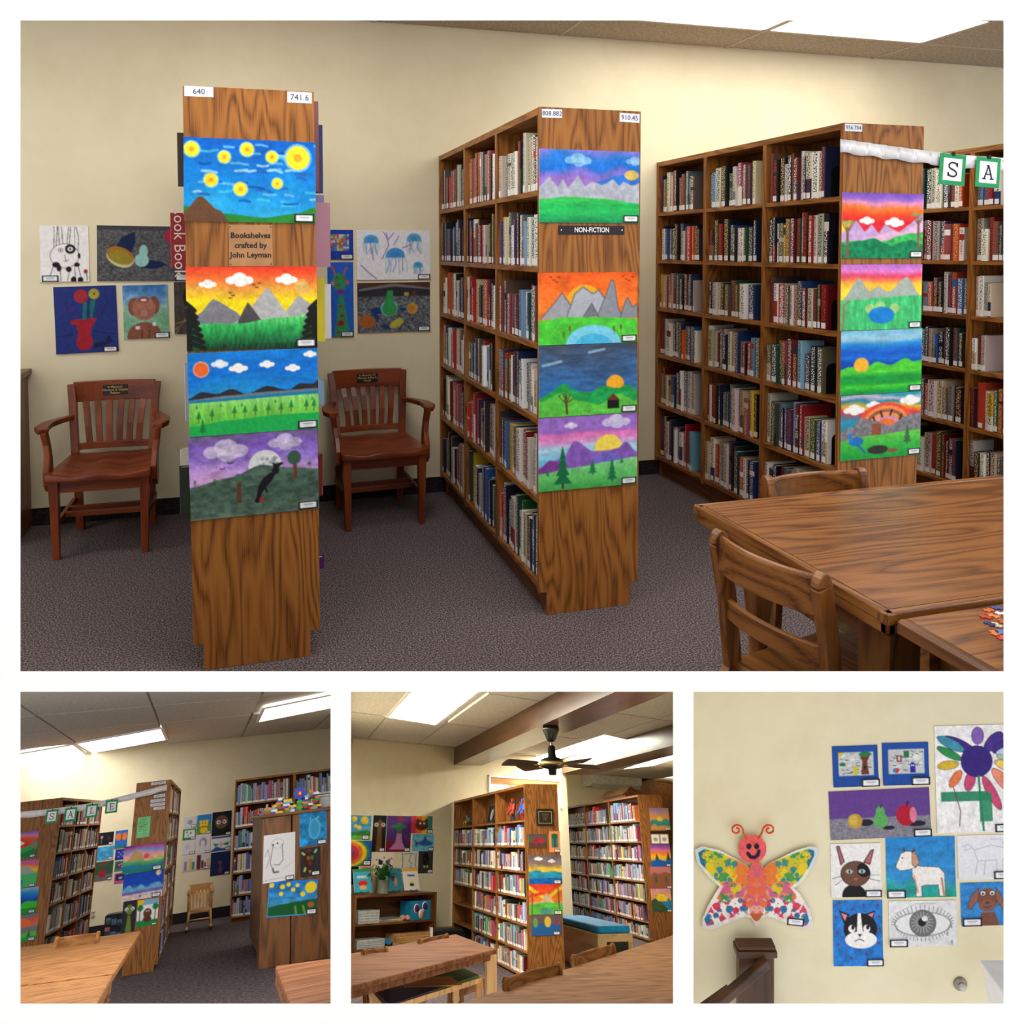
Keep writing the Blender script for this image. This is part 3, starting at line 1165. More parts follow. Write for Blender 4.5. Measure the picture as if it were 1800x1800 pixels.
def P_purplenight(c):
    c.ramp([(0, (120, 100, 160)), (.1, (130, 96, 196)), (.3, (150, 120, 214)), (.45, (186, 148, 220)), (.6, (206, 160, 214)), (1, (200, 150, 200))], wob=.2)
    c.cloud(.28, .18, .13, (214, 204, 232), .8).cloud(.74, .13, .1, (206, 196, 230), .8)
    c.rough(.28, 16, 22)
    c.put(c.el(.58, .42, .13, .2), (222, 226, 232))
    for k in range(9):
        c.put(c.el(.5 + .18 * c.r.rand(), .3 + .14 * c.r.rand(), .014), (150, 156, 166), .8)
    m = c.hill([(0, .6), (.3, .52), (.55, .4), (.8, .46), (1, .5)])
    c.ramp([(.4, (84, 110, 98)), (.7, (66, 92, 78)), (1, (86, 110, 96))], m)
    c.rough(.4, 18, 24, m)
    c.put(c.rc(.355, .6, .39, .84), (98, 58, 44)).put(c.el(.37, .53, .03), (70, 110, 92))
    c.put(c.rc(.8, .38, .83, .6), (106, 62, 48)).put(c.el(.81, .34, .055), (60, 92, 78)).put(c.el(.93, .43, .015), (70, 100, 90))
    for x in (.04, .19):
        c.put(c.el(x, .54, .012), (70, 130, 110)).put(c.rc(x - .003, .55, x + .003, .6), (90, 60, 50))
    c.put(c.pg([(.5, .84), (.52, .66), (.56, .56), (.62, .5), (.66, .52), (.63, .6), (.58, .68), (.55, .74), (.52, .86)]), (22, 20, 28))
    c.put(c.el(.66, .48, .03), (22, 20, 28)).put(c.ln([(.56, .62), (.59, .74)], .008), (22, 20, 28)).put(c.el(.51, .83, .02), (22, 20, 28))
    c.put(c.el(.545, .82, .018), (178, 30, 40))
    for a in range(6):
        c.put(c.ln([(.66, .46), (.64 + .016 * a, .39 + .005 * (a % 2))], .006), (22, 20, 28))
    return c.birds([(.25, .41), (.31, .35)], .02)


def P_greymts(c):
    c.ramp([(0, (120, 120, 210)), (.1, (40, 120, 214)), (.2, (20, 112, 214)), (.3, (110, 110, 206)), (.42, (146, 110, 196)), (.6, (150, 110, 190)), (1, (150, 110, 190))], wob=.14)
    c.cloud(.38, .13, .1, (150, 200, 232), .7).cloud(.95, .13, .07, (150, 196, 230), .7)
    c.put(c.pg([(.45, .5), (.75, .34), (1, .3), (1, .46)]), (20, 116, 214), .8)
    c.put(c.el(.92, .33, .07, .07), (214, 186, 90))
    c.put(c.peak([(0, .52), (.1, .38), (.18, .52), (.23, .4), (.28, .52), (.38, .36), (.45, .5), (.52, .43), (.62, .48), (.73, .39), (.79, .48), (.84, .42), (.92, .47), (1, .44)], .02), (168, 174, 190))
    c.rough(.16, 24, 12)
    m = c.hill([(0, .68), (.3, .64), (.6, .66), (1, .72)])
    c.ramp([(.62, (70, 200, 90)), (.76, (30, 170, 84)), (.85, (40, 190, 96)), (1, (20, 130, 84))], m)
    return c.rough(.2, 8, 20, m)


def P_orangemts(c):
    c.ramp([(0, (240, 92, 30)), (.5, (246, 128, 44)), (1, (246, 120, 40))])
    c.rough(.22, 8, 12)
    c.put(c.el(.46, .5, .2, .33), (228, 172, 40))
    for p, col in (([(.02, .64), (.14, .45), (.23, .28), (.34, .5), (.42, .64)], (156, 160, 170)), ([(.28, .62), (.36, .3), (.44, .2), (.54, .3), (.6, .25), (.68, .4), (.72, .62)], (172, 176, 190)),
                   ([(.58, .64), (.68, .3), (.73, .1), (.76, .14), (.8, .5), (.85, .64)], (138, 144, 156)), ([(.82, .65), (.88, .4), (.9, .36), (.95, .5), (1, .45), (1, .65)], (134, 140, 150)), ([(.44, .63), (.53, .43), (.6, .62)], (112, 118, 128))):
        c.put(c.pg(p), col).put(c.ln(p, .005), (90, 90, 104))
    m = c.hill([(0, .66), (.3, .62), (.6, .63), (1, .66)])
    c.put(m, (76, 200, 60)).rough(.2, 12, 12, m)
    c.put(c.el(.55, 1.02, .28, .28), (120, 206, 236)).put(c.el(.55, 1.06, .2, .2), (70, 180, 226))
    for x, y in ((.25, .86), (.31, .78), (.76, .8), (.83, .78)):
        c.put(c.ln([(x, y), (x, y + .08)], .004), (90, 120, 40)).put(c.ln([(x, y - .03), (x, y + .02)], .009), (110, 66, 34))
    return c.birds([(.12, .06), (.15, .1), (.18, .13), (.2, .06), (.85, .06), (.88, .1), (.91, .12), (.95, .07)], .012)


def P_house(c):
    c.ramp([(0, (70, 84, 104)), (.2, (60, 86, 124)), (.45, (56, 104, 160)), (1, (60, 110, 170))], wob=.25)
    c.rough(.3, 8, 26)
    c.put(c.ln([(.5, .12), (.66, .08)], .012), (150, 190, 216), .8).put(c.ln([(.04, .28), (.22, .23)], .014), (150, 190, 216), .8)
    c.put(c.hill([(0, .6), (.25, .5), (.45, .66), (1, .7)]), (44, 110, 190), .7)
    c.put(c.el(.77, .58, .09), (248, 176, 40))
    m = c.hill([(0, .74), (.1, .66), (.24, .54), (.4, .66), (.52, .68), (.64, .6), (.8, .64), (.9, .6), (1, .68)])
    c.put(m, (30, 160, 80)).put(c.hill([(0, .78), (.24, .66), (.42, .8), (.6, .86), (.8, .72), (1, .84)]), (90, 196, 70)).rough(.2, 16, 18, m)
    c.put(c.ln([(.28, .96), (.27, .8), (.27, .68)], .012), (96, 56, 40))
    for q in ((.2, .72), (.24, .68), (.31, .7), (.34, .76)):
        c.put(c.ln([(.27, .82), q], .006), (96, 56, 40))
    for k in range(26):
        c.put(c.el(.19 + .17 * c.r.rand(), .66 + .12 * c.r.rand(), .007), (40, 150, 60))
    return c.put(c.rc(.69, .8, .81, .93), (24, 20, 20)).put(c.pg([(.68, .81), (.82, .81), (.75, .71)]), (110, 54, 40))


def P_violetmts(c):
    c.ramp([(0, (150, 110, 200)), (.2, (158, 112, 206)), (.25, (226, 116, 190)), (.34, (222, 150, 210)), (.42, (170, 214, 236)), (.6, (110, 190, 230)), (1, (120, 200, 230))], wob=.05)
    c.cloud(.32, .12, .05, (214, 204, 236)).cloud(.78, .1, .11, (206, 196, 236))
    c.rough(.15, 14, 20)
    c.put(c.el(.7, .46, .14, .18), (250, 226, 90))
    m = c.hill([(0, .7), (.12, .6), (.24, .56), (.36, .34), (.56, .5), (.7, .5), (.8, .48), (.88, .4), (1, .55)])
    c.put(m, (140, 96, 196)).put(c.hill([(0, .68), (.12, .58), (.2, .62), (.3, .8), (1, 1)]), (126, 62, 150))
    c.put(c.hill([(0, .8), (.5, 1), (.58, .56), (.74, .52), (.84, .6), (1, .9)]), (104, 110, 206), .6).rough(.16, 18, 12, m)
    m = c.hill([(0, .76), (.4, .7), (.7, .66), (1, .62)])
    c.ramp([(.62, (140, 222, 150)), (.85, (96, 198, 104)), (1, (60, 160, 80))], m)
    c.rough(.14, 20, 10, m)
    c.pine(.24, .98, .52, .09, (20, 110, 70)).pine(.54, .82, .2, .045, (26, 130, 80)).pine(.74, .94, .3, .055, (24, 120, 74)).pine(.84, .7, .1, .022, (30, 130, 80)).pine(.09, .8, .1, .02, (30, 130, 80))
    return c


def P_redsky(c):
    c.ramp([(0, (120, 86, 196)), (.08, (150, 104, 206)), (.14, (228, 150, 190)), (.24, (248, 120, 40)), (.34, (240, 70, 40)), (.46, (226, 36, 52)), (.6, (230, 50, 70)), (1, (230, 60, 80))], wob=.08)
    c.cloud(.3, .42, .07).cloud(.64, .44, .09)
    c.put(c.pg([(0, .45), (.12, .42), (.16, .6), (0, .72)]), (248, 216, 40))
    c.put(c.peak([(0, .62), (.17, .42), (.28, .6), (.36, .48), (.45, .62), (.52, .48), (.7, .6), (.82, .48), (1, .3)]), (196, 164, 214))
    c.put(c.peak([(0, .8), (.5, .62), (.6, .58), (.75, .6), (1, .4)]), (232, 186, 214), .7)
    m = c.hill([(0, .76), (.24, .72), (.5, .74), (.8, .62), (1, .6)], .03)
    c.put(m, (60, 180, 90)).put(c.hill([(0, .8), (.35, .7), (.6, .8), (.85, .7), (1, .8)], .06), (16, 130, 84)).rough(.35, 24, 20, m)
    for x, t, b in ((.07, .55, .98), (.94, .42, .86)):
        c.put(c.ln([(x, b), (x, t)], .016), (126, 96, 84))
        for q in (-.07, -.035, .0, .04, .07):
            c.put(c.ln([(x, t + .08), (x + q, t - .1)], .006), (126, 96, 84)).put(c.el(x + q, t - .1, .02), (120, 170, 110), .7)
    return c.rough(.1, 20, 20)


def P_pond(c):
    c.ramp([(0, (180, 110, 214)), (.1, (222, 130, 206)), (.18, (234, 70, 110)), (.3, (250, 190, 60)), (.45, (250, 226, 60)), (1, (250, 220, 60))], wob=.04)
    c.put(c.hill([(0, .55), (.22, .22), (.35, .4), (.46, .34), (.58, .42), (.8, .2), (1, .5)]), (164, 178, 172))
    m = c.hill([(0, .54), (1, .48)])
    c.put(m, (70, 196, 120)).rough(.25, 40, 4, m)
    for x, y in ((.36, .68), (.48, .64), (.66, .68)):
        c.put(c.el(x, y, .06), (196, 214, 130), .7)
    c.put(c.el(.5, .78, .16, .13), (20, 130, 214)).rough(.1, 16, 10)
    c.put(c.ln([(.03, 1), (.04, .62), (.1, .56)], .012), (150, 120, 96)).put(c.ln([(.04, .75), (.1, .7)], .006), (150, 120, 96))
    return c


def P_greenhills(c):
    c.ramp([(0, (120, 190, 224)), (.14, (150, 196, 220)), (.22, (30, 140, 220)), (.34, (20, 90, 206)), (.44, (16, 110, 214)), (.52, (20, 70, 180)), (1, (20, 80, 190))], wob=.05)
    c.rough(.14, 6, 24)
    m = c.hill([(0, .6), (.12, .56), (.26, .62), (.44, .5), (.6, .56), (.8, .46), (.9, .52), (1, .5)])
    c.put(c.el(.25, .54, .09), (246, 184, 50))
    m = np.maximum(m * (1 - c.el(.25, .54, .09)), c.hill([(0, .66), (.25, .64), (.5, .62), (1, .6)]))
    c.ramp([(.45, (70, 200, 50)), (.66, (80, 206, 60)), (.74, (20, 150, 66)), (.84, (30, 160, 60)), (.88, (70, 206, 50)), (.96, (20, 160, 70)), (1, (20, 150, 70))], m)
    return c.rough(.16, 8, 26, m)


def P_rainbow(c):
    c.ramp([(0, (40, 160, 180)), (.06, (210, 190, 220)), (.12, (40, 130, 160)), (.2, (240, 190, 60)), (.3, (226, 60, 60)), (.4, (40, 150, 190)), (1, (220, 90, 60))], wob=.14)
    c.cloud(.16, .22, .1).cloud(.4, .16, .07).cloud(.86, .12, .1)
    for k, col in enumerate(((240, 80, 60), (250, 140, 80), (150, 96, 70), (246, 150, 90), (220, 150, 180), (248, 120, 60))):
        c.put(c.el(.56, .48, .34 - .045 * k, .34 - .05 * k), col)
    for x, y in ((.4, .36), (.49, .28), (.63, .26), (.75, .34)):
        c.put(c.ln([(x, y), (x + (.02 if x < .6 else -.02), y + .08)], .012), (50, 30, 30))
    m = c.hill([(0, .56), (.12, .5), (.26, .36), (.42, .42), (.6, .5), (.85, .36), (1, .34)])
    c.put(m, (128, 128, 136)).rough(.3, 40, 30, m)
    c.put(c.rc(.38, .46, .5, .64), (150, 84, 60))
    m = c.hill([(0, .7), (.4, .64), (1, .6)])
    c.ramp([(.6, (110, 210, 80)), (.85, (50, 180, 70)), (1, (30, 160, 70))], m)
    c.put(c.el(.19, .72, .09, .07), (30, 120, 200)).put(c.ln([(.13, .7), (.11, .6)], .02), (40, 130, 210)).put(c.ln([(.2, .76), (.3, .9)], .014), (40, 110, 170))
    c.put(c.el(.46, .87, .13, .07), (50, 54, 50)).put(c.el(.64, .9, .07, .035), (130, 96, 60)).pine(.83, .82, .3, .055, (60, 110, 80))
    return c.rough(.1, 20, 20)


def px_canvas(rect, k=0.75, col=(255, 255, 255), seed=1):
    return Cv(max(16, (rect[2] - rect[0]) * k), max(16, (rect[3] - rect[1]) * k), col, seed)


ENDS = [(0, (325.5, 246, 557, 391), P_bluenight, 'painting of yellow spots on a blue sky over a green strip', 2.0),
        (0, (330, 469, 559.5, 614), P_sunset, 'painting of grey mountains and black trees under red and yellow sky', 0.4),
        (0, (333.5, 616, 561.6, 760), P_bluesky, 'painting of blue sky with orange sun over rows of little green trees', -1.8),
        (0, (335.5, 760.5, 561.6, 904), P_purplenight, 'painting of purple night sky with pale moon over a dark green hill', -2.5),
        (1, (948.5, 264.5, 1124.5, 392), P_greymts, 'painting of pale grey peaks under a violet and blue sky', .3),
        (1, (947.5, 479, 1121, 604), P_orangemts, 'painting of grey mountains, orange sky and a round pond', 0),
        (1, (948, 604.5, 1120.8, 729), P_house, 'painting of green hills with a small dark house and bare tree', -.4),
        (1, (947.5, 730, 1120.4, 857), P_violetmts, 'painting of violet mountains, pink sky and dark green pines', -.4),
        (2, (1480, 340, 1622.5, 454), P_redsky, 'painting of red and orange sky above dark green bushes', .8),
        (2, (1478, 465, 1620, 579), P_pond, 'painting of grey peaks, yellow sky and a small blue pond', .2),
        (2, (1478, 580, 1620, 691), P_greenhills, 'painting of striped blue sky, orange sun and smooth green hills', -.3),
        (2, (1478, 692, 1618, 804), P_rainbow, 'painting of a rainbow fruit slice, blue bird and striped bright sky', -.6)]
for k, rect, fn, lab, roll in ENDS:
    hang(MAIN, CASES[k][1], rect, fn(px_canvas(rect, .8, seed=len(lab))), 'painting', lab, 'paintings on the bookcase ends', card=(.91, .155, .62), roll=roll * .35, curl=.002)


def W_rabbit(c):
    k = (26, 22, 30)
    for p in ([(.28, .4), (.3, .12), (.29, .02)], [(.33, .38), (.36, .1), (.36, .02)], [(.4, .36), (.38, .02)], [(.47, .36), (.45, .02)], [(.55, .34), (.6, .02)], [(.6, .34), (.64, .02)],
              [(.72, .36), (.72, .02)], [(.78, .44), (.8, .2), (.74, .02)]):
        c.put(c.ln(p, .006), k)
    c.put(c.el(.5, .54, .3, .22), k).put(c.el(.5, .54, .29, .212), (240, 238, 238))
    c.put(c.el(.62, .42, .11, .085), k).put(c.el(.62, .42, .055, .04), (240, 240, 240)).put(c.el(.62, .42, .025, .02), (40, 80, 90))
    c.put(c.el(.42, .44, .055, .042), k).put(c.el(.42, .44, .048, .036), (240, 240, 240)).put(c.el(.42, .44, .02, .018), (50, 60, 90))
    c.put(c.ln([(.5, .52), (.53, .64), (.48, .63)], .005), k).put(c.ln([(.53, .64), (.58, .61)], .005), k)
    c.put(c.el(.32, .7, .08, .05), k).put(c.el(.38, .76, .05, .06), k).put(c.el(.75, .7, .06, .04), k).put(c.el(.8, .54, .03, .05), k).put(c.el(.58, .78, .06, .05), k).put(c.el(.68, .97, .06, .06), k).put(c.el(.82, .97, .06, .05), k)
    for p in ([(.16, .98), (.26, .74)], [(.4, .76), (.42, .98)], [(.6, .8), (.55, .98)], [(.7, .74), (.72, .98)], [(.78, .74), (.84, .96)]):
        c.put(c.ln(p, .006), k)
    return c.put(c.el(.93, .82, .045, .04), (170, 40, 50)).put(c.ln([(.95, .86), (.96, .98)], .01), (40, 110, 60))


def W_fruit(c):
    c.rough(.7, 60, 60).put(c.rc(0, 0, 1, .08), (62, 62, 72))
    c.put(c.pg([(.2, .36), (.26, .2), (.4, .1), (.4, .3), (.36, .48), (.24, .42)]), (18, 34, 72)).put(c.pg([(.46, .76), (.54, .62), (.66, .64), (.74, .7), (.6, .78)]), (18, 34, 76))
    c.put(c.el(.24, .57, .15, .17, .4), (200, 196, 150)).put(c.el(.24, .54, .145, .15, .4), (170, 110, 40)).put(c.el(.245, .57, .12, .12, .4), (150, 134, 40))
    c.put(c.el(.465, .62, .075, .12), (150, 200, 196)).put(c.el(.485, .46, .045, .12), (150, 200, 196))
    return c.put(c.el(.78, .18, .075, .13), (160, 40, 70))


def W_vase(c):
    c.put(c.pg([(.26, .5), (.68, .48), (.58, .62), (.56, .72), (.6, .86), (.54, .95), (.38, .96), (.32, .86), (.36, .7), (.33, .58), (.24, .56)]), (160, 30, 44))
    c.put(c.el(.43, .15, .11), (166, 44, 54)).put(c.el(.64, .12, .085), (170, 160, 50)).put(c.el(.64, .12, .02), (120, 60, 30)).put(c.el(.25, .34, .07, .04), (60, 40, 120))
    c.put(c.pg([(.44, .5), (.46, .25), (.52, .24), (.5, .5)]), (30, 110, 110)).put(c.pg([(.56, .48), (.58, .22), (.66, .22), (.6, .48)]), (24, 116, 100))
    c.put(c.ln([(0, .75), (.3, .71)], .005), (20, 24, 60)).put(c.ln([(.6, .68), (1, .74)], .005), (20, 24, 60))
    return c.put(c.pg([(.6, .86), (.78, .84), (.84, .74), (.92, .84), (.8, .9), (.6, .94)]), (24, 30, 74)).rough(.12, 20, 20)


def W_dog(c):
    c.ramp([(0, (60, 120, 190)), (.3, (120, 170, 214)), (.45, (150, 190, 170)), (.7, (110, 170, 130)), (1, (140, 190, 160))], wob=.2)
    c.rough(.2, 10, 12)
    br, lt = (138, 82, 66), (168, 110, 92)
    c.put(c.el(.46, .95, .38, .26), br).put(c.el(.24, .4, .13, .17), br).put(c.el(.68, .38, .13, .17), br).put(c.el(.46, .44, .26, .22), lt).put(c.el(.46, .27, .13, .06), br)
    c.put(c.rc(.4, .26, .52, .3), (230, 226, 220)).put(c.el(.46, .52, .08, .06), (190, 140, 124)).put(c.rc(.26, .76, .36, .82), (220, 220, 220)).put(c.rc(.64, .7, .72, .77), (220, 220, 220))
    return c.put(c.ln([(.4, .84), (.4, 1)], .012), (90, 46, 36)).put(c.ln([(.56, .84), (.56, 1)], .012), (90, 46, 36)).rough(.14, 10, 10)


def W_dark(c):
    c.put(c.el(.7, .3, .3, .2), (40, 34, 32)).put(c.el(.8, .66, .3, .16), (86, 46, 40))
    for k in range(5):
        c.put(c.ln([(.05, 1 - .05 * k), (.5 + .1 * k, .7)], .02), [(150, 130, 96), (96, 60, 46)][k % 2])
    return c.rough(.3, 10, 10)


def W_mosaic(c):
    for i in range(9):
        for j in range(8):
            c.put(c.rc(.02 + .087 * i, .15 + .07 * j, .105 + .087 * i, .22 + .07 * j), [(226, 60, 130), (60, 150, 150), (150, 60, 160), (200, 190, 70), (210, 90, 60), (60, 110, 190), (170, 200, 210)][c.r.randint(7)])
    return c.rough(.3, 20, 20)


def W_giraffe(c, bg=True):
    g = (50, 140, 90)
    c.put(c.pg([(.44, .4), (.6, .4), (.62, .5), (.88, 1), (.26, 1)]), g)
    c.put(c.el(.46, .26, .27, .12), g).put(c.el(.48, .34, .2, .08), g).put(c.el(.5, .4, .17, .038), (110, 50, 170))
    for a, b in (((.3, .16), (.2, .07)), ((.62, .16), (.72, .08))):
        c.put(c.ln([a, b], .03), (196, 90, 66)).put(c.el(b[0], b[1], .06), (180, 80, 60))
    for x, y, r in ((.36, .2, .045), (.6, .21, .04), (.4, .31, .05), (.5, .59, .06), (.54, .72, .08), (.5, .82, .13), (.4, .94, .06)):
        c.put(c.el(x, y, r, r * .3), (150, 24, 40))
    return c.put(c.el(.2, .28, .07, .03), (214, 120, 130)).put(c.el(.76, .27, .07, .03), (206, 80, 90)).rough(.08, 12, 20)


def W_jelly(c):
    for x, y, r, col in ((.19, .2, .1, (80, 160, 220)), (.78, .17, .1, (90, 165, 215)), (.52, .5, .13, (70, 150, 220)), (.83, .7, .065, (80, 170, 210))):
        for k in range(9):
            q = x - r + 2 * r * k / 8
            c.put(c.ln([(q, y + .04), (q + .02 * c.r.randn(), y + r * 1.4), (q + .02 * c.r.randn(), y + r * (2.2 + c.r.rand()))], .006), [(130, 190, 220), (140, 110, 190), (120, 200, 200)][k % 3], .8)
        c.put(c.el(x, y + .02, r, r * 1.25) * (c.v < y + .06), col).put(c.el(x, y, r * .5, r * .5), (40, 120, 210), .4)
    for p in ([(.4, .06), (.43, .3), (.34, .58)], [(.36, .04), (.42, .2), (.5, .06)], [(.62, .36), (.72, .3)], [(.2, .36), (.22, .6)], [(.05, .7), (.16, .86), (.26, .98)], [(.5, .3), (.57, .12)]):
        c.put(c.ln(p, .006), (130, 90, 180))
    return c


def W_pear(c):
    c.rough(.9, 50, 40).put(c.rc(0, 0, 1, .1), (84, 50, 46)).put(c.rc(0, .1, 1, .28), (44, 46, 54))
    c.put(c.pg([(.02, .13), (.5, .02), (1, .12), (1, .15), (.5, .08), (.02, .17)]), (120, 116, 118))
    c.put(c.el(.28, .57, .1, .07), (26, 60, 120)).put(c.el(.22, .72, .07, .1), (26, 60, 120)).put(c.el(.62, .55, .05, .04), (26, 60, 120)).put(c.el(.42, .9, .1, .05), (26, 60, 120))
    c.put(c.el(.43, .52, .115, .16), (130, 200, 200)).put(c.el(.435, .53, .1, .145), (50, 150, 80)).put(c.pg([(.36, .46), (.41, .16), (.48, .16), (.5, .46)]), (50, 150, 80))
    c.put(c.el(.75, .53, .075, .115), (190, 150, 50)).put(c.el(.13, .78, .115, .13), (168, 96, 40)).put(c.el(.53, .83, .105, .075, -.5), (190, 180, 56)).put(c.el(.74, .54, .045, .07), (180, 120, 46))
    return c.put(c.rc(.64, .2, .7, .27), (190, 150, 60)).put(c.rc(.75, .18, .8, .27), (100, 50, 50))


WALLP = [((71, 396.5, 156.5, 495), (238, 236, 236), W_rabbit, 'drawing of a black and white spotted rabbit on white paper', .02, (.2, .34)),
         ((172, 397.5, 338, 494), (84, 84, 88), W_fruit, 'still life of mango and pale pear on dark grey paper', .7, (.92, .2)),
         ((97, 503, 207, 620), (36, 50, 122), W_vase, 'red vase of flowers on dark blue paper', -1.2, (.87, .23)),
         ((217, 501, 296, 595), (150, 180, 200), W_dog, 'painting of a brown dog with floppy ears before blue sky', -.8, (.85, .34)),
         ((306.5, 496, 345, 587), (70, 64, 62), W_dark, 'dark brown painting half hidden behind the plaque bookcase', 0, None),
         ((581, 404, 621, 456), (28, 60, 170), W_mosaic, 'tiny bright mosaic on royal blue paper', 0, (.7, .56)),
         ((576, 461, 621.5, 592), (32, 96, 206), W_giraffe, 'green giraffe with red spots on bright blue paper', 0, (.74, .5)),
         ((628, 404.5, 756.5, 491.5), (232, 232, 240), W_jelly, 'white painting of blue jellyfish', 0, (.91, .17)),
         ((629, 496.5, 756.5, 583), (96, 100, 108), W_pear, 'still life of green pear and oranges on black paper', 0, (.91, .17))]
for rect, bg, fn, lab, roll, card in WALLP:
    hang(MAIN, YW, rect, fn(px_canvas(rect, .9, bg, len(lab))), 'painting', lab, 'pictures on the wall behind the armchairs', card=card, roll=roll, curl=.006)

# ------------------------------------------------------------------ the white ribbon with letter cards
RIB = plain((226, 226, 232), 0.28, 0.6, var=0.05)
GREEN = plain((36, 150, 92), 0.7)
PAPER = plain((232, 234, 244), 0.7, var=0.02)
SERIF = {'S': (0, 1), 'A': ((-.34, .34), ()), 'L': ((-.2,), ()), 'E': ((-.22,), ())}


def letter_card(M, ch, w, h, where, group):
    t = thing('letter_card', 'green card with the letter %s hanging from the white ribbon%s' % (ch, where), 'sign', M, group)
    MB().box(-w / 2, w / 2, -0.001, 0.001, -h, 0).build('green_card', GREEN, t)
    MB().box(-w * .36, w * .36, -0.002, -0.001, -h * .86, -h * .14).build('white_paper', PAPER, t)
    m = MB()
    lw, lh, th = w * .4, h * .44, w * .04
    zc = -h * .5
    y0, y1 = -0.0032, -0.002
    z0, z1 = zc - lh / 2, zc + lh / 2

    def st(ax, az, bx, bz, k=1.0):
        m.bar((ax, (y0 + y1) / 2, az), (bx, (y0 + y1) / 2, bz), 0.0012, th * k, up=(0, 1, 0)) if False else m.bar((ax, (y0 + y1) / 2, az), (bx, (y0 + y1) / 2, bz), th * k, 0.0012, up=(0, 1, 0))
    if ch == 'S':
        ps = [(.42, .26), (.34, .42), (.12, .5), (-.14, .5), (-.36, .38), (-.38, .18), (-.2, .06), (.16, -.06), (.38, -.2), (.38, -.38), (.18, -.5), (-.12, -.5), (-.36, -.42), (-.42, -.26)]
        for a, b in zip(ps[:-1], ps[1:]):
            st(a[0] * lw, zc + a[1] * lh, b[0] * lw, zc + b[1] * lh, 1.25)
        st(.43 * lw, zc + .2 * lh, .43 * lw, zc + .5 * lh)
        st(-.43 * lw, zc - .5 * lh, -.43 * lw, zc - .2 * lh)
    elif ch == 'A':
        st(-.4 * lw, z0, 0, z1, 1.2), st(.4 * lw, z0, 0, z1, 1.4), st(-.24 * lw, zc - .15 * lh, .24 * lw, zc - .15 * lh)
        st(-.6 * lw, z0, -.22 * lw, z0), st(.2 * lw, z0, .6 * lw, z0), st(-.2 * lw, z1, .05 * lw, z1)
    elif ch == 'L':
        st(-.15 * lw, z0, -.15 * lw, z1, 1.5), st(-.45 * lw, z0, .45 * lw, z0), st(-.4 * lw, z1, .15 * lw, z1), st(.45 * lw, z0, .45 * lw, z0 + .3 * lh)
    else:
        st(-.2 * lw, z0, -.2 * lw, z1, 1.5), st(-.45 * lw, z0, .42 * lw, z0), st(-.45 * lw, z1, .42 * lw, z1), st(-.2 * lw, zc, .2 * lw, zc)
        st(.42 * lw, z0, .42 * lw, z0 + .26 * lh), st(.42 * lw, z1, .42 * lw, z1 - .26 * lh), st(.2 * lw, zc - .1 * lh, .2 * lw, zc + .1 * lh)
    m.build('letter', plain((30, 32, 52), .6), t)
    c = MB()
    c.box(-w * .06, w * .06, -0.006, 0.006, -h * .05, h * .03)
    c.box(-w * .03, w * .03, -0.007, 0.002, h * .03, h * .07)
    c.build('clip', BLACK, t)
    return t


def ribbon(M, pts, wid, label):
    """A satin band through (x,y,z) points, rippled."""
    m = MB()
    n = 60
    q = np.array(pts, float)
    tt = np.linspace(0, len(q) - 1, n)
    P = np.stack([np.interp(tt, range(len(q)), q[:, k]) for k in range(3)], 1)
    vs = []
    for i, p in enumerate(P):
        a = 0.004 * math.sin(i * 1.1) + 0.003 * math.sin(i * 2.3)
        vs += [(p[0], p[1] + a, p[2] + wid / 2), (p[0], p[1] - a - 0.002, p[2] - wid / 2 + 0.004 * math.sin(i * .7)), (p[0], p[1] - a, p[2] - wid / 2 + 0.004 * math.sin(i * .7)), (p[0], p[1] + a + 0.002, p[2] + wid / 2)]
    fs = [(4 * i + j, 4 * i + (j + 1) % 4, 4 * i + 4 + (j + 1) % 4, 4 * i + 4 + j) for i in range(n - 1) for j in range(4)]
    m.add(vs, fs, True)
    return tag(m.build('ribbon', RIB, None, M), label, 'ribbon')


yr = CASES[2][1] - 0.012
rp = [MAIN.at(px, py, y=yr) for px, py in ((1477, 256), (1550, 266), (1625, 276), (1700, 284), (1800, 291))]
ribbon(T(), rp, 0.062, 'white satin ribbon stretched from the end of the bookcase marked 956.704')
for ch, rect in (('S', (1653, 270, 1697, 326)), ('A', (1717, 276, 1758, 330))):
    a, b = MAIN.at(rect[0], rect[1], y=yr - .012), MAIN.at(rect[2], rect[3], y=yr - .012)
    letter_card(T((a[0] + b[0]) / 2, yr - .012, a[2]) @ RY(math.radians(3)), ch, b[0] - a[0], a[2] - b[2], ' beside the red-sky painting', 'letter cards of the corner')


# ------------------------------------------------------------------ furniture builders
def arc_pts(a, b, bow, n=9):
    a, b = Vector(a), Vector(b)
    return [a.lerp(b, i / (n - 1)) + Vector(bow) * (4 * (i / (n - 1)) * (1 - i / (n - 1))) for i in range(n)]


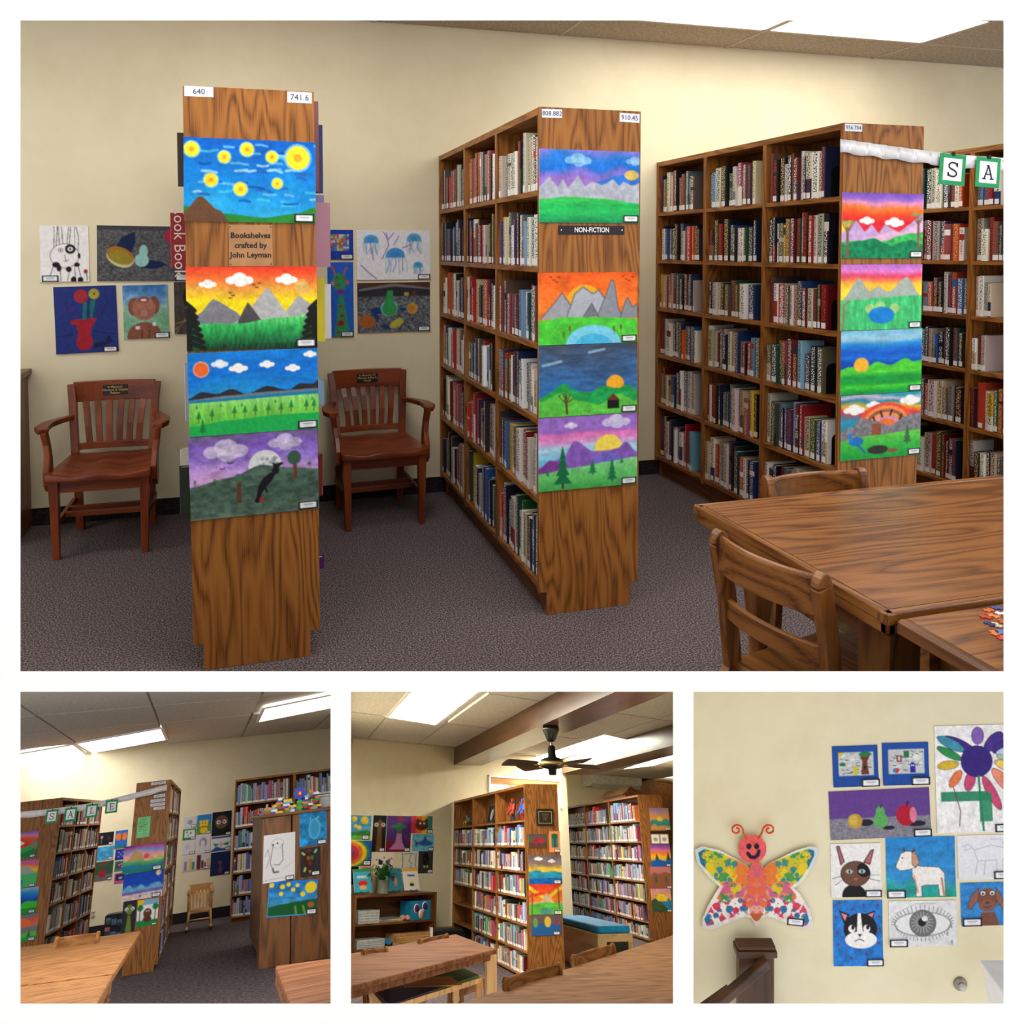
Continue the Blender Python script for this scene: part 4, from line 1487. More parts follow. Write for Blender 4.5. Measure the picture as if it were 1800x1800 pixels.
def armchair(M, label, lines, wd=CHERRY):
    t = thing('armchair', label, 'chair', M, 'wooden armchairs against the cream wall')
    # saddle seat
    nx, ny = 14, 12
    m = MB()
    vs = []
    for lay in (0, 1):
        for j in range(ny + 1):
            v = j / ny
            hw = 0.245 - 0.03 * v
            for i in range(nx + 1):
                u = i / nx * 2 - 1
                x, y = u * hw, -0.265 + 0.47 * v - 0.02 * (1 - u * u) * (1 - v)
                dip = 0.020 * math.exp(-((abs(u) - .42) / .3) ** 2) * math.exp(-((v - .55) / .36) ** 2) + 0.014 * math.exp(-((abs(u) - .5) / .25) ** 2) * (1 - v) ** 2
                vs.append((x, y, 0.437 - dip if lay else 0.398))
    n1 = (nx + 1) * (ny + 1)
    fs = []
    for j in range(ny):
        for i in range(nx):
            a = j * (nx + 1) + i
            fs += [(a, a + nx + 1, a + nx + 2, a + 1), (n1 + a, n1 + a + 1, n1 + a + nx + 2, n1 + a + nx + 1)]
    ring = list(range(nx + 1)) + [j * (nx + 1) + nx for j in range(1, ny + 1)] + [ny * (nx + 1) + i for i in range(nx - 1, -1, -1)] + [j * (nx + 1) for j in range(ny - 1, 0, -1)]
    for a, b in zip(ring, ring[1:] + ring[:1]):
        fs.append((a, b, n1 + b, n1 + a))
    m.add(vs, fs, True)
    m.build('seat', wd['X'], t, bevel=.004)
    MB().box(-.2, .2, -.228, -.205, .335, .4).build('apron', wd['X'], t, bevel=.002)
    for s in (-1, 1):
        MB().bar((s * .207, -.222, 0), (s * .212, -.222, .4), .032, .034, (0, 1, 0), .046, .05).build('front_leg', wd['Z'], t, bevel=.003)
        MB().sweep([(s * .185, .235, 0), (s * .19, .205, .3), (s * .197, .2, .44), (s * .212, .245, .7), (s * .222, .27, .805)], [(-.02, -.018), (.02, -.018), (.02, .018), (-.02, .018)], up=(0, 1, 0)).build('back_post', wd['Z'], t, bevel=.003)
        MB().box(s * .207 - .01, s * .207 + .01, -.21, .2, .16, .19).build('side_stretcher', wd['Y'], t, bevel=.002)
        ap = [(s * .21, .235, .628), (s * .25, .12, .636), (s * .285, -.01, .64), (s * .288, -.11, .64), (s * .27, -.16, .634)]
        MB().sweep(ap, [[(-k, -.014), (k, -.014), (k, .014), (-k, .014)] for k in (.016, .02, .03, .034, .026)]).build('armrest', wd['Y'], t, bevel=.006)
        sp = [(s * .272, -.135, .63), (s * .262, -.125, .56), (s * .254, -.135, .5), (s * .252, -.155, .43), (s * .252, -.15, .38), (s * .252, -.13, .34)]
        MB().sweep(sp, [[(-.015, -k), (.015, -k), (.015, k), (-.015, k)] for k in (.026, .024, .03, .048, .05, .03)], up=(0, 1, 0)).build('arm_support', wd['Z'], t, bevel=.005)
    MB().sweep(arc_pts((-.212, .262, .762), (.212, .262, .762), (0, .028, 0)), [(-.011, -.056), (.011, -.056), (.011, .056), (-.011, .056)]).build('crest_rail', wd['X'], t, bevel=.004)
    MB().sweep(arc_pts((-.185, .205, .47), (.185, .205, .47), (0, .02, 0)), [(-.01, -.018), (.01, -.018), (.01, .018), (-.01, .018)]).build('lower_rail', wd['X'], t, bevel=.002)
    for k in range(6):
        u = (k - 2.5) / 2.5
        b = 0.021 * (1 - u * u * .7)
        MB().sweep([(u * .125, .205 + b, .48), (u * .133, .2 + b + .012, .58), (u * .142, .232 + b, .66), (u * .15, .252 + b * 1.2, .71)], [(-.0165, -.006), (.0165, -.006), (.0165, .006), (-.0165, .006)], up=(0, 1, 0)).build('slat', wd['Z'], t, bevel=.002)
    MB().box(-.2, .2, .03, .05, .163, .19).build('cross_stretcher', wd['X'], t, bevel=.002)
    MB().box(-.2, .2, -.07, -.05, .163, .19).build('cross_stretcher', wd['X'], t, bevel=.002)
    p = MB().box(-.064, .064, -.003, 0, -.027, .027).build('plaque', BLACK, t, T(0, .2745, .765))
    tag(p, 'small black plaque with gold lettering')
    gold = plain((190, 160, 96), .4, .5)
    for i, l in enumerate(lines):
        lettering(l, .0175, gold, p, T(0, -.0038, .0165 - .0165 * i), bold=.0003)
    return t


armchair(T(-.735, 4.72, 0) @ RZ(math.radians(-1)), 'cherry wood armchair with slatted back standing below the red vase picture', ['In Memory', 'Clarence & Virginia', 'Reimer'])
armchair(T(.70, 4.745, 0) @ RZ(math.radians(3)), 'cherry wood armchair with slatted back standing below the giraffe picture', ['In Memory Of', 'Maurice & Doris', 'Roush'])


def library_chair(M, label, group, h=.79, wid=.37, zc=None, wd=None, full=True):
    """Oak side chair: curved top rail, one slat, flat seat. The chair faces +Y in its own frame; zc = function giving where a leg ends."""
    wd = wd or TABLE
    t = thing('library_chair', label, 'chair', M, group)

    def foot(x, y):
        return 0.0 if zc is None else max(0.0, zc(M @ Vector((x, y, 0))))
    hw = wid / 2
    for s in (-1, 1):
        zf = foot(s * hw, -.2)
        pts = [(s * hw, -.2 - .012, zf), (s * hw, -.19, .42), (s * hw, -.215, .62), (s * hw, -.245, h - .035)]
        m = MB().sweep(pts, [(-.0135, -.024), (.0135, -.024), (.0135, .024), (-.0135, .024)], up=(0, 1, 0))
        a = [( -.215 - .03 + .024 * math.cos(q), h - .035 + .035 * math.sin(q)) for q in np.linspace(0, math.pi, 9)]
        m.prism(a, s * hw - .0135, s * hw + .0135, 'X')
        m.build('back_post', wd['Z'], t, bevel=.003)
        zf = foot(s * (hw + .01), .2)
        if zf < .38:
            MB().bar((s * (hw - .005), .2, zf), (s * (hw - .01), .19, .42), .032, .032, (0, 1, 0)).build('front_leg', wd['Z'], t, bevel=.003)
        zf = foot(s * hw, 0)
        if zf < .2:
            MB().box(s * hw - .008, s * hw + .008, -.19, .18, .2, .23).build('stretcher', wd['Y'], t)
    MB().sweep(arc_pts((-hw, -.243, h - .058), (hw, -.243, h - .058), (0, -.035, 0), 13), [(-.009, -.048), (.009, -.048), (.009, .04), (.004, .048), (-.004, .048), (-.009, .04)], smooth=False).build('top_rail', wd['X'], t, bevel=.003)
    MB().sweep(arc_pts((-hw, -.213, .585), (hw, -.213, .585), (0, -.03, 0), 13), [(-.008, -.026), (.008, -.026), (.008, .026), (-.008, .026)]).build('back_slat', wd['X'], t, bevel=.003)
    MB().box(-hw - .012, hw + .012, -.19, .215, .405, .43).build('seat', wd['X'], t, bevel=.008)
    MB().box(-hw, hw, .17, .19, .35, .405).build('seat_rail', wd['X'], t)
    return t


def turned_leg(t, x, y, z0, z1, wd, r=.042, M=None):
    k = max(.08, z1 - z0)
    pr = [(.9, 0), (.95, .03), (.7, .05), (.85, .08), (.62, .12), (.7, .3), (1.0, .5), (1.08, .58), (.95, .64), (.6, .66), (.78, .69), (.6, .72), (.85, .77), (1.05, .82), (.7, .86), (1.0, .88)]
    m = MB().lathe([(p * r, z0 + q * k) for p, q in pr], 18, (x, y, 0))
    m.box(x - r, x + r, y - r, y + r, z0 + .86 * k, z1)
    return m.build('leg', wd['Z'], t)


def clamp_slab(p):
    return slab_z(p[0], p[1]) + .002


# the big oak table and the second table pushed against it
t1 = thing('library_table', 'large polished oak library table with moulded edge in front of the bookcases', 'table', T(1.32, 1.45, 0))
Lx, Ly, zt = 2.3, .815, .75
for k in range(3):
    MB().box(.03, Lx - .03, .03 + (Ly - .06) / 3 * k, .03 + (Ly - .06) / 3 * (k + 1), zt - .03, zt).build('top_board', TABLE['X'], t1)
ed = [(-.016, -.022), (.013, -.022), (.013, .0), (.010, .003), (.004, .001), (-.010, .001), (-.016, -.005)]
MB().sweep([(.016, 0, zt), (.016, Ly, zt)], [(-a, b) for a, b in ed][::-1]).build('edge_moulding', TABLE['Y'], t1, bevel=.002)
MB().sweep([(0, .016, zt), (Lx, .016, zt)], ed).build('edge_moulding', TABLE['X'], t1, bevel=.002)
MB().sweep([(0, Ly - .016, zt), (Lx, Ly - .016, zt)], [(-a, b) for a, b in ed][::-1]).build('edge_moulding', TABLE['X'], t1, bevel=.002)
MB().box(.005, .03, .005, Ly - .005, zt - .05, zt - .02).build('under_edge', TABLE['Y'], t1, bevel=.006)
MB().box(.005, Lx, .005, .03, zt - .05, zt - .02).build('under_edge', TABLE['X'], t1, bevel=.006)
MB().box(.10, .125, .1, Ly - .1, zt - .14, zt - .03).build('apron', TABLE['Y'], t1)
MB().box(.1, Lx - .1, .1, .125, zt - .14, zt - .03).build('apron', TABLE['X'], t1)
MB().box(.1, Lx - .1, Ly - .125, Ly - .1, zt - .14, zt - .03).build('apron', TABLE['X'], t1)
turned_leg(t1, .14, .67, clamp_slab((1.46, 2.12)), zt - .03, TABLE)
MB().box(.088, .19, .088, .19, clamp_slab((1.46, 1.59)), zt - .03).build('leg', TABLE['Z'], t1)
clip(t1, 'row', 1196, '-')
clip(t1, 'col', 1850, '-')
t2 = thing('library_table', 'second oak table with worn dark edge holding loose puzzle pieces', 'table', T(1.34, 1.445, 0))
for k in range(2):
    MB().box(.025, 1.4, -.34 + .17 * k, -.17 + .17 * k, .715, .742).build('top_board', TABLE['X'], t2)
MB().sweep([(.013, -.5, .742), (.013, 0, .742)], [(.012, -.03), (-.013, -.03), (-.013, -.004), (-.006, .001), (.012, .0)]).build('edge_moulding', WALNUT['Y'], t2, bevel=.002)
MB().box(.03, 1.3, -.06, -.035, .59, .715).build('apron', TABLE['X'], t2)
MB().box(.06, .085, -.3, -.04, .59, .715).build('apron', TABLE['Y'], t2)
clip(t2, 'row', 1196, '-')
clip(t2, 'col', 1850, '-')

lc = library_chair(T(1.468, 1.805, 0) @ RZ(math.radians(-78)), 'oak library chair with curved top rail drawn up at the end of the big table', 'oak library chairs of the corner', .8, .33, clamp_slab)
clip(lc, 'row', 1196, '-')
lc = library_chair(T(1.84, 2.12, 0) @ RZ(math.pi), 'oak library chair pushed in behind the big table before the red-sky bookcase', 'oak library chairs of the corner', .79, .37, clamp_slab)
clip(lc, 'row', 1196, '-')

# jigsaw pieces on the second table
PUZ = [(212, 108, 60), (60, 84, 160), (226, 226, 232), (196, 60, 50), (220, 140, 90), (40, 60, 120), (206, 190, 170), (188, 90, 60), (230, 120, 70), (90, 120, 190), (214, 80, 60)]
pn = 'orange navy white red peach blue cream brown amber periwinkle scarlet'.split()
spots = [(1738, 1072), (1752, 1068), (1760, 1078), (1733, 1084), (1747, 1082), (1740, 1096), (1752, 1098), (1762, 1092), (1748, 1112), (1758, 1110), (1762, 1120)]
for k, (px, py) in enumerate(spots):
    p = MAIN.at(px, py, z=.744)
    a = k * 1.3
    r = .0085
    pts = []
    for side in range(4):
        c, s_ = math.cos(side * math.pi / 2), math.sin(side * math.pi / 2)
        q = [(-1, -1), (-.35, -1), (-.45, -1.3 if (side + k) % 2 else -.7), (0, -1.5 if (side + k) % 2 else -.5), (.45, -1.3 if (side + k) % 2 else -.7), (.35, -1)]
        pts += [((x * c - y * s_) * r, (x * s_ + y * c) * r) for x, y in q]
    o = MB().prism(pts, 0, .0018, 'Z').build('puzzle_piece', plain(PUZ[k], .5), None, T(p[0], p[1], .7425) @ RZ(a))
    tag(o, '%s jigsaw piece lying loose on the second oak table' % pn[k], 'puzzle piece', 'loose jigsaw pieces')

# low cabinet whose edge shows at the end of the wall
cb = thing('low_cabinet', 'low brown cabinet with overhanging top against the cream wall', 'cabinet', T(-2.0, 4.75, 0))
MB().box(0, .81, 0, .335, .0, .86).build('body', WALNUT['Z'], cb, bevel=.003)
MB().box(-.02, .83, -.02, .338, .86, .89).build('top', WALNUT['X'], cb, bevel=.003)
MB().box(.03, .4, -.012, 0, .06, .82).build('door', WALNUT['Z'], cb)
MB().box(.41, .78, -.012, 0, .06, .82).build('door', WALNUT['Z'], cb)


# ------------------------------------------------------------------ partitions between the further rooms
PART = CREAM
for px, nm in ((599, 'wall_partition_1'), (1201, 'wall_partition_2')):
    v = []
    for d in (WD + .05, 40.0):
        for dx, py in ((-5, 1206), (5, 1206), (5, 1850), (-5, 1850)):
            v.append(cpt(px + dx, py, d))
    struct(MB().add(v, [(0, 1, 2, 3), (7, 6, 5, 4), (0, 4, 5, 1), (1, 5, 6, 2), (2, 6, 7, 3), (3, 7, 4, 0)]).build(nm, PART))

# ------------------------------------------------------------------ the stair landing: pictures on a cream wall
LAND = Room(np.array([[1.0, 0, 0], [0, 0, -1.0], [0, 1.0, 0]]), 1.5)
LAND.lim = (1206, 1860)
YL = 5.3
a, b = LAND.at(1201, 1195, y=YL), LAND.at(1900, 1880, y=YL)
struct(MB().box(a[0], b[0], YL, YL + .08, b[2], a[2]).build('wall_landing', CREAM, None, LAND.M))
lt = LAND.at(1500, 1180, y=3.4)
light_panel(LAND.M @ T(0, 0, lt[2]), lt[0] - .5, lt[0] + .6, 3.4, 4.0, 'ceiling light panel above the landing wall', None, LIGHT_DIM)  # out of view, put in to light the landing wall


def L_foil(c, a):
    c.put(c.rc(.13, .16, .9, .74), (196, 198, 200))
    for k in range(34):
        x, y = .15 + .7 * c.r.rand(), .18 + .54 * c.r.rand()
        c.put(c.ln([(x, y), (x + .07, y + .02 * c.r.randn())], .009), [(110, 112, 114), (240, 240, 240), (70, 72, 76)][k % 3])
    if a:
        c.put(c.pg([(.62, .72), (.66, .4), (.6, .24), (.84, .22), (.76, .42), (.8, .72)]), (110, 56, 40)).put(c.el(.72, .22, .14, .06), (40, 120, 70)).put(c.el(.5, .62, .05, .12), (200, 190, 40))
        c.put(c.pg([(.13, .16), (.28, .16), (.13, .3)]), (214, 190, 40)).put(c.el(.22, .46, .07, .05), (40, 120, 70)).put(c.el(.71, .55, .03, .05), (40, 24, 20))
    else:
        c.put(c.rc(.31, .3, .42, .46), (110, 40, 34)).put(c.rc(.34, .33, .39, .43), (220, 200, 180)).put(c.rc(.46, .2, .58, .36), (40, 110, 80)).put(c.el(.74, .36, .09, .07), (226, 226, 226))
        c.put(c.el(.65, .58, .06, .11), (40, 40, 170)).put(c.rc(.59, .58, .71, .72), (40, 40, 170)).put(c.el(.63, .55, .015), (240, 240, 240)).put(c.el(.67, .55, .015), (240, 240, 240)).put(c.el(.3, .66, .06, .06), (200, 50, 60)).put(c.el(.26, .66, .04, .05), (60, 130, 180))
    return c


def L_fruit(c):
    m = c.rc(0, .58, 1, 1)
    c.put(m, (128, 126, 140)).rough(.35, 70, 60, m)
    for x, y, w, h in ((.36, .68, .07, .07), (.58, .8, .06, .04), (.86, .74, .09, .06)):
        c.put(c.el(x, y, w, h), (34, 26, 50))
    c.put(c.el(.25, .64, .072, .155), (190, 150, 60)).put(c.el(.235, .62, .04, .11), (206, 176, 80))
    c.put(c.el(.505, .64, .068, .165), (90, 170, 90)).put(c.el(.505, .47, .045, .12), (90, 170, 90)).put(c.ln([(.51, .38), (.52, .32)], .006), (40, 40, 40))
    return c.put(c.el(.755, .56, .095, .22), (176, 20, 50)).put(c.el(.83, .56, .035, .16), (216, 120, 150)).put(c.ln([(.77, .38), (.775, .3), (.79, .28)], .008), (50, 30, 50))


def L_flower(c):
    P = [((.3, .18), .28, .07, .45, (62, 40, 130)), ((.54, .1), .14, .075, 1.57, (130, 96, 180)), ((.74, .16), .2, .08, -.8, (70, 44, 140)), ((.86, .2), .2, .07, -.5, (62, 40, 130)), ((.2, .17), .24, .06, .5, (60, 140, 170)),
         ((.18, .26), .22, .05, .5, (40, 140, 80)), ((.16, .37), .17, .055, -.1, (214, 180, 50)), ((.25, .5), .16, .055, -.95, (230, 120, 70)), ((.43, .52), .17, .065, -1.3, (196, 70, 110)),
         ((.7, .64), .3, .06, 1.1, (196, 70, 110)), ((.86, .54), .28, .07, .85, (236, 140, 110)), ((.92, .4), .24, .06, .4, (236, 196, 100)), ((.93, .3), .2, .05, 0, (170, 200, 170)), ((.9, .24), .18, .04, -.3, (180, 200, 220))]
    for (x, y), a, b, r, col in P:
        c.put(c.el(x, y, a * .8, b / c.asp * 1.05, r), (60, 40, 60)).put(c.el(x, y, a * .77, b / c.asp * .97, r), col)
    c.put(c.el(.52, .34, .2), (52, 34, 120)).rough(.12, 20, 20)
    c.put(c.ln([(.54, .48), (.58, .98)], .014), (30, 130, 90)).put(c.rc(.06, .62, .66, .71), (30, 126, 90), .9).put(c.rc(.54, .64, .7, .9), (30, 130, 90), .85)
    return c.put(c.ln([(.22, .58), (.3, .8), (.28, .94)], .006), (110, 50, 60))


def L_cat(c):
    bl, br = (24, 22, 26), (110, 74, 60)
    c.put(c.el(.45, .97, .24, .2), bl)
    for p in ([(.2, .4), (.12, .05), (.17, .04), (.27, .34)], [(.66, .36), (.8, .14), (.86, .12), (.78, .4)]):
        c.put(c.pg(p), (180, 100, 110)).put(c.ln(p + p[:1], .009), bl)
    c.put(c.el(.49, .57, .3, .24), bl).put(c.el(.49, .57, .29, .232), br)
    c.put(c.el(.66, .5, .14, .14) * c.el(.49, .57, .29, .232), bl)
    for x in (.37, .62):
        c.put(c.el(x, .53, .07, .04), (170, 190, 196)).put(c.el(x, .53, .016, .036), bl)
    c.put(c.pg([(.45, .66), (.54, .66), (.495, .71)]), (170, 100, 100))
    for p in ([(.25, .6), (.03, .66)], [(.27, .66), (.08, .78)], [(.74, .6), (.96, .6)], [(.73, .66), (.98, .72)]):
        c.put(c.ln(p, .005), bl)
    return c


def L_goat(c):
    c.ramp([(0, (40, 130, 200)), (.7, (50, 140, 205)), (.8, (50, 160, 170)), (1, (20, 150, 130))], wob=.2)
    c.rough(.2, 10, 10)
    k, w = (90, 60, 50), (236, 230, 226)

    def S(pts, col):
        c.put(c.ln(pts + pts[:1], .009), k).put(c.pg(pts), col)
    S([(.42, .98), (.44, .82), (.38, .66), (.38, .46), (.5, .5), (.76, .52), (.84, .62), (.84, .98), (.76, .98), (.75, .8), (.56, .8), (.5, .82), (.5, .98)], w)
    S([(.14, .5), (.22, .28), (.3, .24), (.42, .26), (.44, .5), (.34, .54), (.2, .56)], w)
    S([(.38, .26), (.44, .3), (.48, .44), (.42, .5), (.38, .46)], (196, 150, 120))
    c.put(c.pg([(.24, .24), (.26, .17), (.29, .24)]), k).put(c.pg([(.37, .25), (.42, .17), (.42, .26)]), k).put(c.el(.24, .35, .012), (30, 30, 30)).put(c.ln([(.14, .5), (.12, .44)], .006), (30, 110, 60))
    return c.put(c.ln([(.8, .7), (.82, .96)], .014), (180, 130, 100)).put(c.ln([(.4, .64), (.45, .92)], .01), (196, 150, 120))


def L_bulldog(c):
    c.rough(.3, 8, 10)
    bl, wh = (26, 24, 28), (240, 238, 238)
    for x, y in ((.12, .04), (.4, .14), (.62, .07), (.9, .08), (.08, .5), (.94, .44), (.1, .68), (.92, .66), (.35, .88), (.66, .83), (.06, .26), (.93, .26)):
        c.put(c.el(x, y, .025, .02), (110, 50, 90))
    for p in ([(.12, .15), (.34, .22), (.24, .4)], [(.86, .16), (.62, .22), (.76, .4)]):
        c.put(c.pg(p), bl)
    c.put(c.pg([(.16, .19), (.29, .23), (.24, .32)]), (226, 130, 140)).put(c.pg([(.83, .19), (.68, .23), (.76, .33)]), (226, 130, 140))
    c.put(c.el(.55, .44, .34, .24), bl).put(c.el(.56, .61, .32, .13), wh).put(c.pg([(.5, .2), (.56, .2), (.6, .5), (.48, .5)]), wh)
    for x in (.38, .68):
        c.put(c.el(x, .44, .07, .06), wh).put(c.el(x + .02, .42, .035, .035), bl)
    return c.put(c.pg([(.49, .52), (.59, .52), (.54, .57)]), (60, 36, 34)).put(c.ln([(.44, .63), (.54, .6), (.62, .63)], .008), bl)


def L_eye(c):
    c.rough(.1, 20, 14)
    g = (60, 60, 62)
    c.put(c.el(.5, .52, .42, .28), (150, 150, 152)).put(c.el(.5, .52, .4, .25), (228, 228, 230)).put(c.el(.5, .5, .2, .3), (110, 110, 112)).put(c.el(.49, .48, .06, .095), (30, 30, 32)).put(c.el(.53, .4, .045, .06), (230, 230, 230))
    for k in range(22):
        a = math.pi * (1 + k / 21)
        x, y = .5 + .41 * math.cos(a), .52 + .29 * math.sin(a)
        c.put(c.ln([(x, y), (x + .05 * math.cos(a), y + .13 * math.sin(a))], .004), g)
        a = math.pi * k / 21
        x, y = .5 + .38 * math.cos(a), .56 + .26 * math.sin(a)
        c.put(c.ln([(x, y), (x + .02 * math.cos(a), y + .07 * math.sin(a))], .004), g)
    for k in range(18):
        a = k * .35
        c.put(c.ln([(.49 + .07 * math.cos(a), .48 + .1 * math.sin(a)), (.49 + .16 * math.cos(a), .49 + .24 * math.sin(a))], .005), (200, 200, 202), .8)
    for x, y in ((.92, .58), (.86, .74), (.92, .92)):
        c.put(c.el(x, y, .016, .05), (150, 152, 156))
    return c.put(c.ln([(.1, .28), (.4, .06), (.7, .07)], .006), (180, 180, 180))


def L_horse(c):
    for p in ([(.08, .26), (.2, .2), (.3, .34), (.6, .24), (.86, .3), (.88, .46), (.8, .6), (.84, .9)], [(.3, .36), (.36, .6), (.3, .9)], [(.5, .56), (.46, .9)], [(.36, .6), (.7, .58), (.7, .9)], [(.14, .24), (.14, .34), (.24, .3)], [(.86, .3), (.8, .1), (.6, .1)]):
        c.put(c.ln(p, .006), (170, 168, 182))
    return c


def L_browndog(c):
    c.rough(.25, 8, 8)
    b, d = (122, 76, 62), (84, 48, 40)
    c.put(c.pg([(.4, .7), (.66, .7), (.74, 1), (.32, 1)]), b).put(c.el(.53, .4, .2, .26), b).put(c.el(.52, .55, .17, .14), (134, 88, 74))
    for p in ([(.36, .14), (.2, .34), (.14, .6), (.2, .62), (.34, .4)], [(.7, .14), (.8, .34), (.88, .6), (.82, .64), (.7, .4)]):
        c.put(c.ln(p + p[:1], .012), d).put(c.pg(p), (140, 96, 84))
    for x in (.44, .62):
        c.put(c.el(x, .26, .045, .05), (230, 226, 220)).put(c.el(x, .27, .022, .03), (40, 30, 30))
    return c.put(c.ln([(.44, .56), (.52, .6), (.6, .56)], .008), d).put(c.el(.52, .48, .04, .03), d)


LANDP = [((1463, 1310, 1543, 1381), (30, 76, 160), lambda c: L_foil(c, 1), 'foil picture of a tree and yellow dinosaur on blue card', -2, (.81, .4)),
         ((1550.5, 1304.5, 1632, 1378), (28, 76, 162), lambda c: L_foil(c, 0), 'foil picture of a room with blue ghost on blue card', -1.6, (.8, .4)),
         ((1457.5, 1387, 1634.5, 1471), (98, 62, 140), L_fruit, 'still life of lemon, pear and red apple on purple paper', -2.6, (.91, .18)),
         ((1644, 1274, 1784, 1461), (236, 234, 236), L_flower, 'large painting of a purple-centred flower with rainbow petals', -1.5, (.84, .24)),
         ((1460, 1482, 1548, 1574.5), (234, 232, 232), L_cat, 'painting of a brown and black cat with pink ears', -1, (.83, .33)),
         ((1557, 1470, 1678.5, 1575), (50, 140, 205), L_goat, 'painting of a white goat on blue background', -1.2, (.13, .27)),
         ((1683, 1467, 1780, 1543), (226, 226, 234), L_horse, 'faint pencil drawing of a running animal on white paper', -1.5, (.8, .34)),
         ((1464, 1581.5, 1551, 1695.5), (40, 120, 206), L_bulldog, 'painting of a black and white dog face among hearts', -.6, (.83, .34)),
         ((1562, 1582.5, 1681, 1661), (222, 222, 226), L_eye, 'pencil drawing of a large eye with tears', -1, (.13, .27)),
         ((1688, 1550, 1778, 1624.5), (50, 130, 200), L_browndog, 'painting of a brown dog with long ears on blue paper', -1.5, (.2, .38))]
for rect, bg, fn, lab, roll, card in LANDP:
    hang(LAND, YL, rect, fn(px_canvas(rect, 1.0, bg, len(lab))), 'painting', lab, 'pictures on the landing wall', card=card, roll=roll, curl=.008)


def cut_sheet(name, rgb, mask, w, h, th=.003):
    """A painted sheet cut out along a mask."""
    ny, nx = rgb.shape[:2]
    xs = (np.arange(nx + 1) / nx - 0.5) * w
    zs = (0.5 - np.arange(ny + 1) / ny) * h
    idx = {}
    V, Fc, cols = [], [], []

    def vid(i, j, back):
        k = (i, j, back)
        if k not in idx:
            idx[k] = len(V)
            V.append((xs[i], 0.0 if back else -th, zs[j]))
            q = rgb[min(j, ny - 1), min(i, nx - 1)]
            cols.append((*q, 1) if not back else (.85, .83, .8, 1))
        return idx[k]
    for j in range(ny):
        for i in range(nx):
            if not mask[j, i]:
                continue
            Fc.append((vid(i, j, 0), vid(i, j + 1, 0), vid(i + 1, j + 1, 0), vid(i + 1, j, 0)))
            Fc.append((vid(i, j, 1), vid(i + 1, j, 1), vid(i + 1, j + 1, 1), vid(i, j + 1, 1)))
            for di, dj, p, q in ((-1, 0, (i, j), (i, j + 1)), (1, 0, (i + 1, j + 1), (i + 1, j)), (0, -1, (i + 1, j), (i, j)), (0, 1, (i, j + 1), (i + 1, j + 1))):
                a_, b_ = i + di, j + dj
                if not (0 <= a_ < nx and 0 <= b_ < ny) or not mask[b_, a_]:
                    Fc.append((vid(*p, 0), vid(*p, 1), vid(*q, 1), vid(*q, 0)))
    me = bpy.data.meshes.new(name)
    me.from_pydata(V, [], Fc)
    ca = me.color_attributes.new('Col', 'FLOAT_COLOR', 'POINT')
    ca.data.foreach_set('color', np.array(cols, float).ravel())
    me.materials.append(PAINT)
    me.update()
    return me


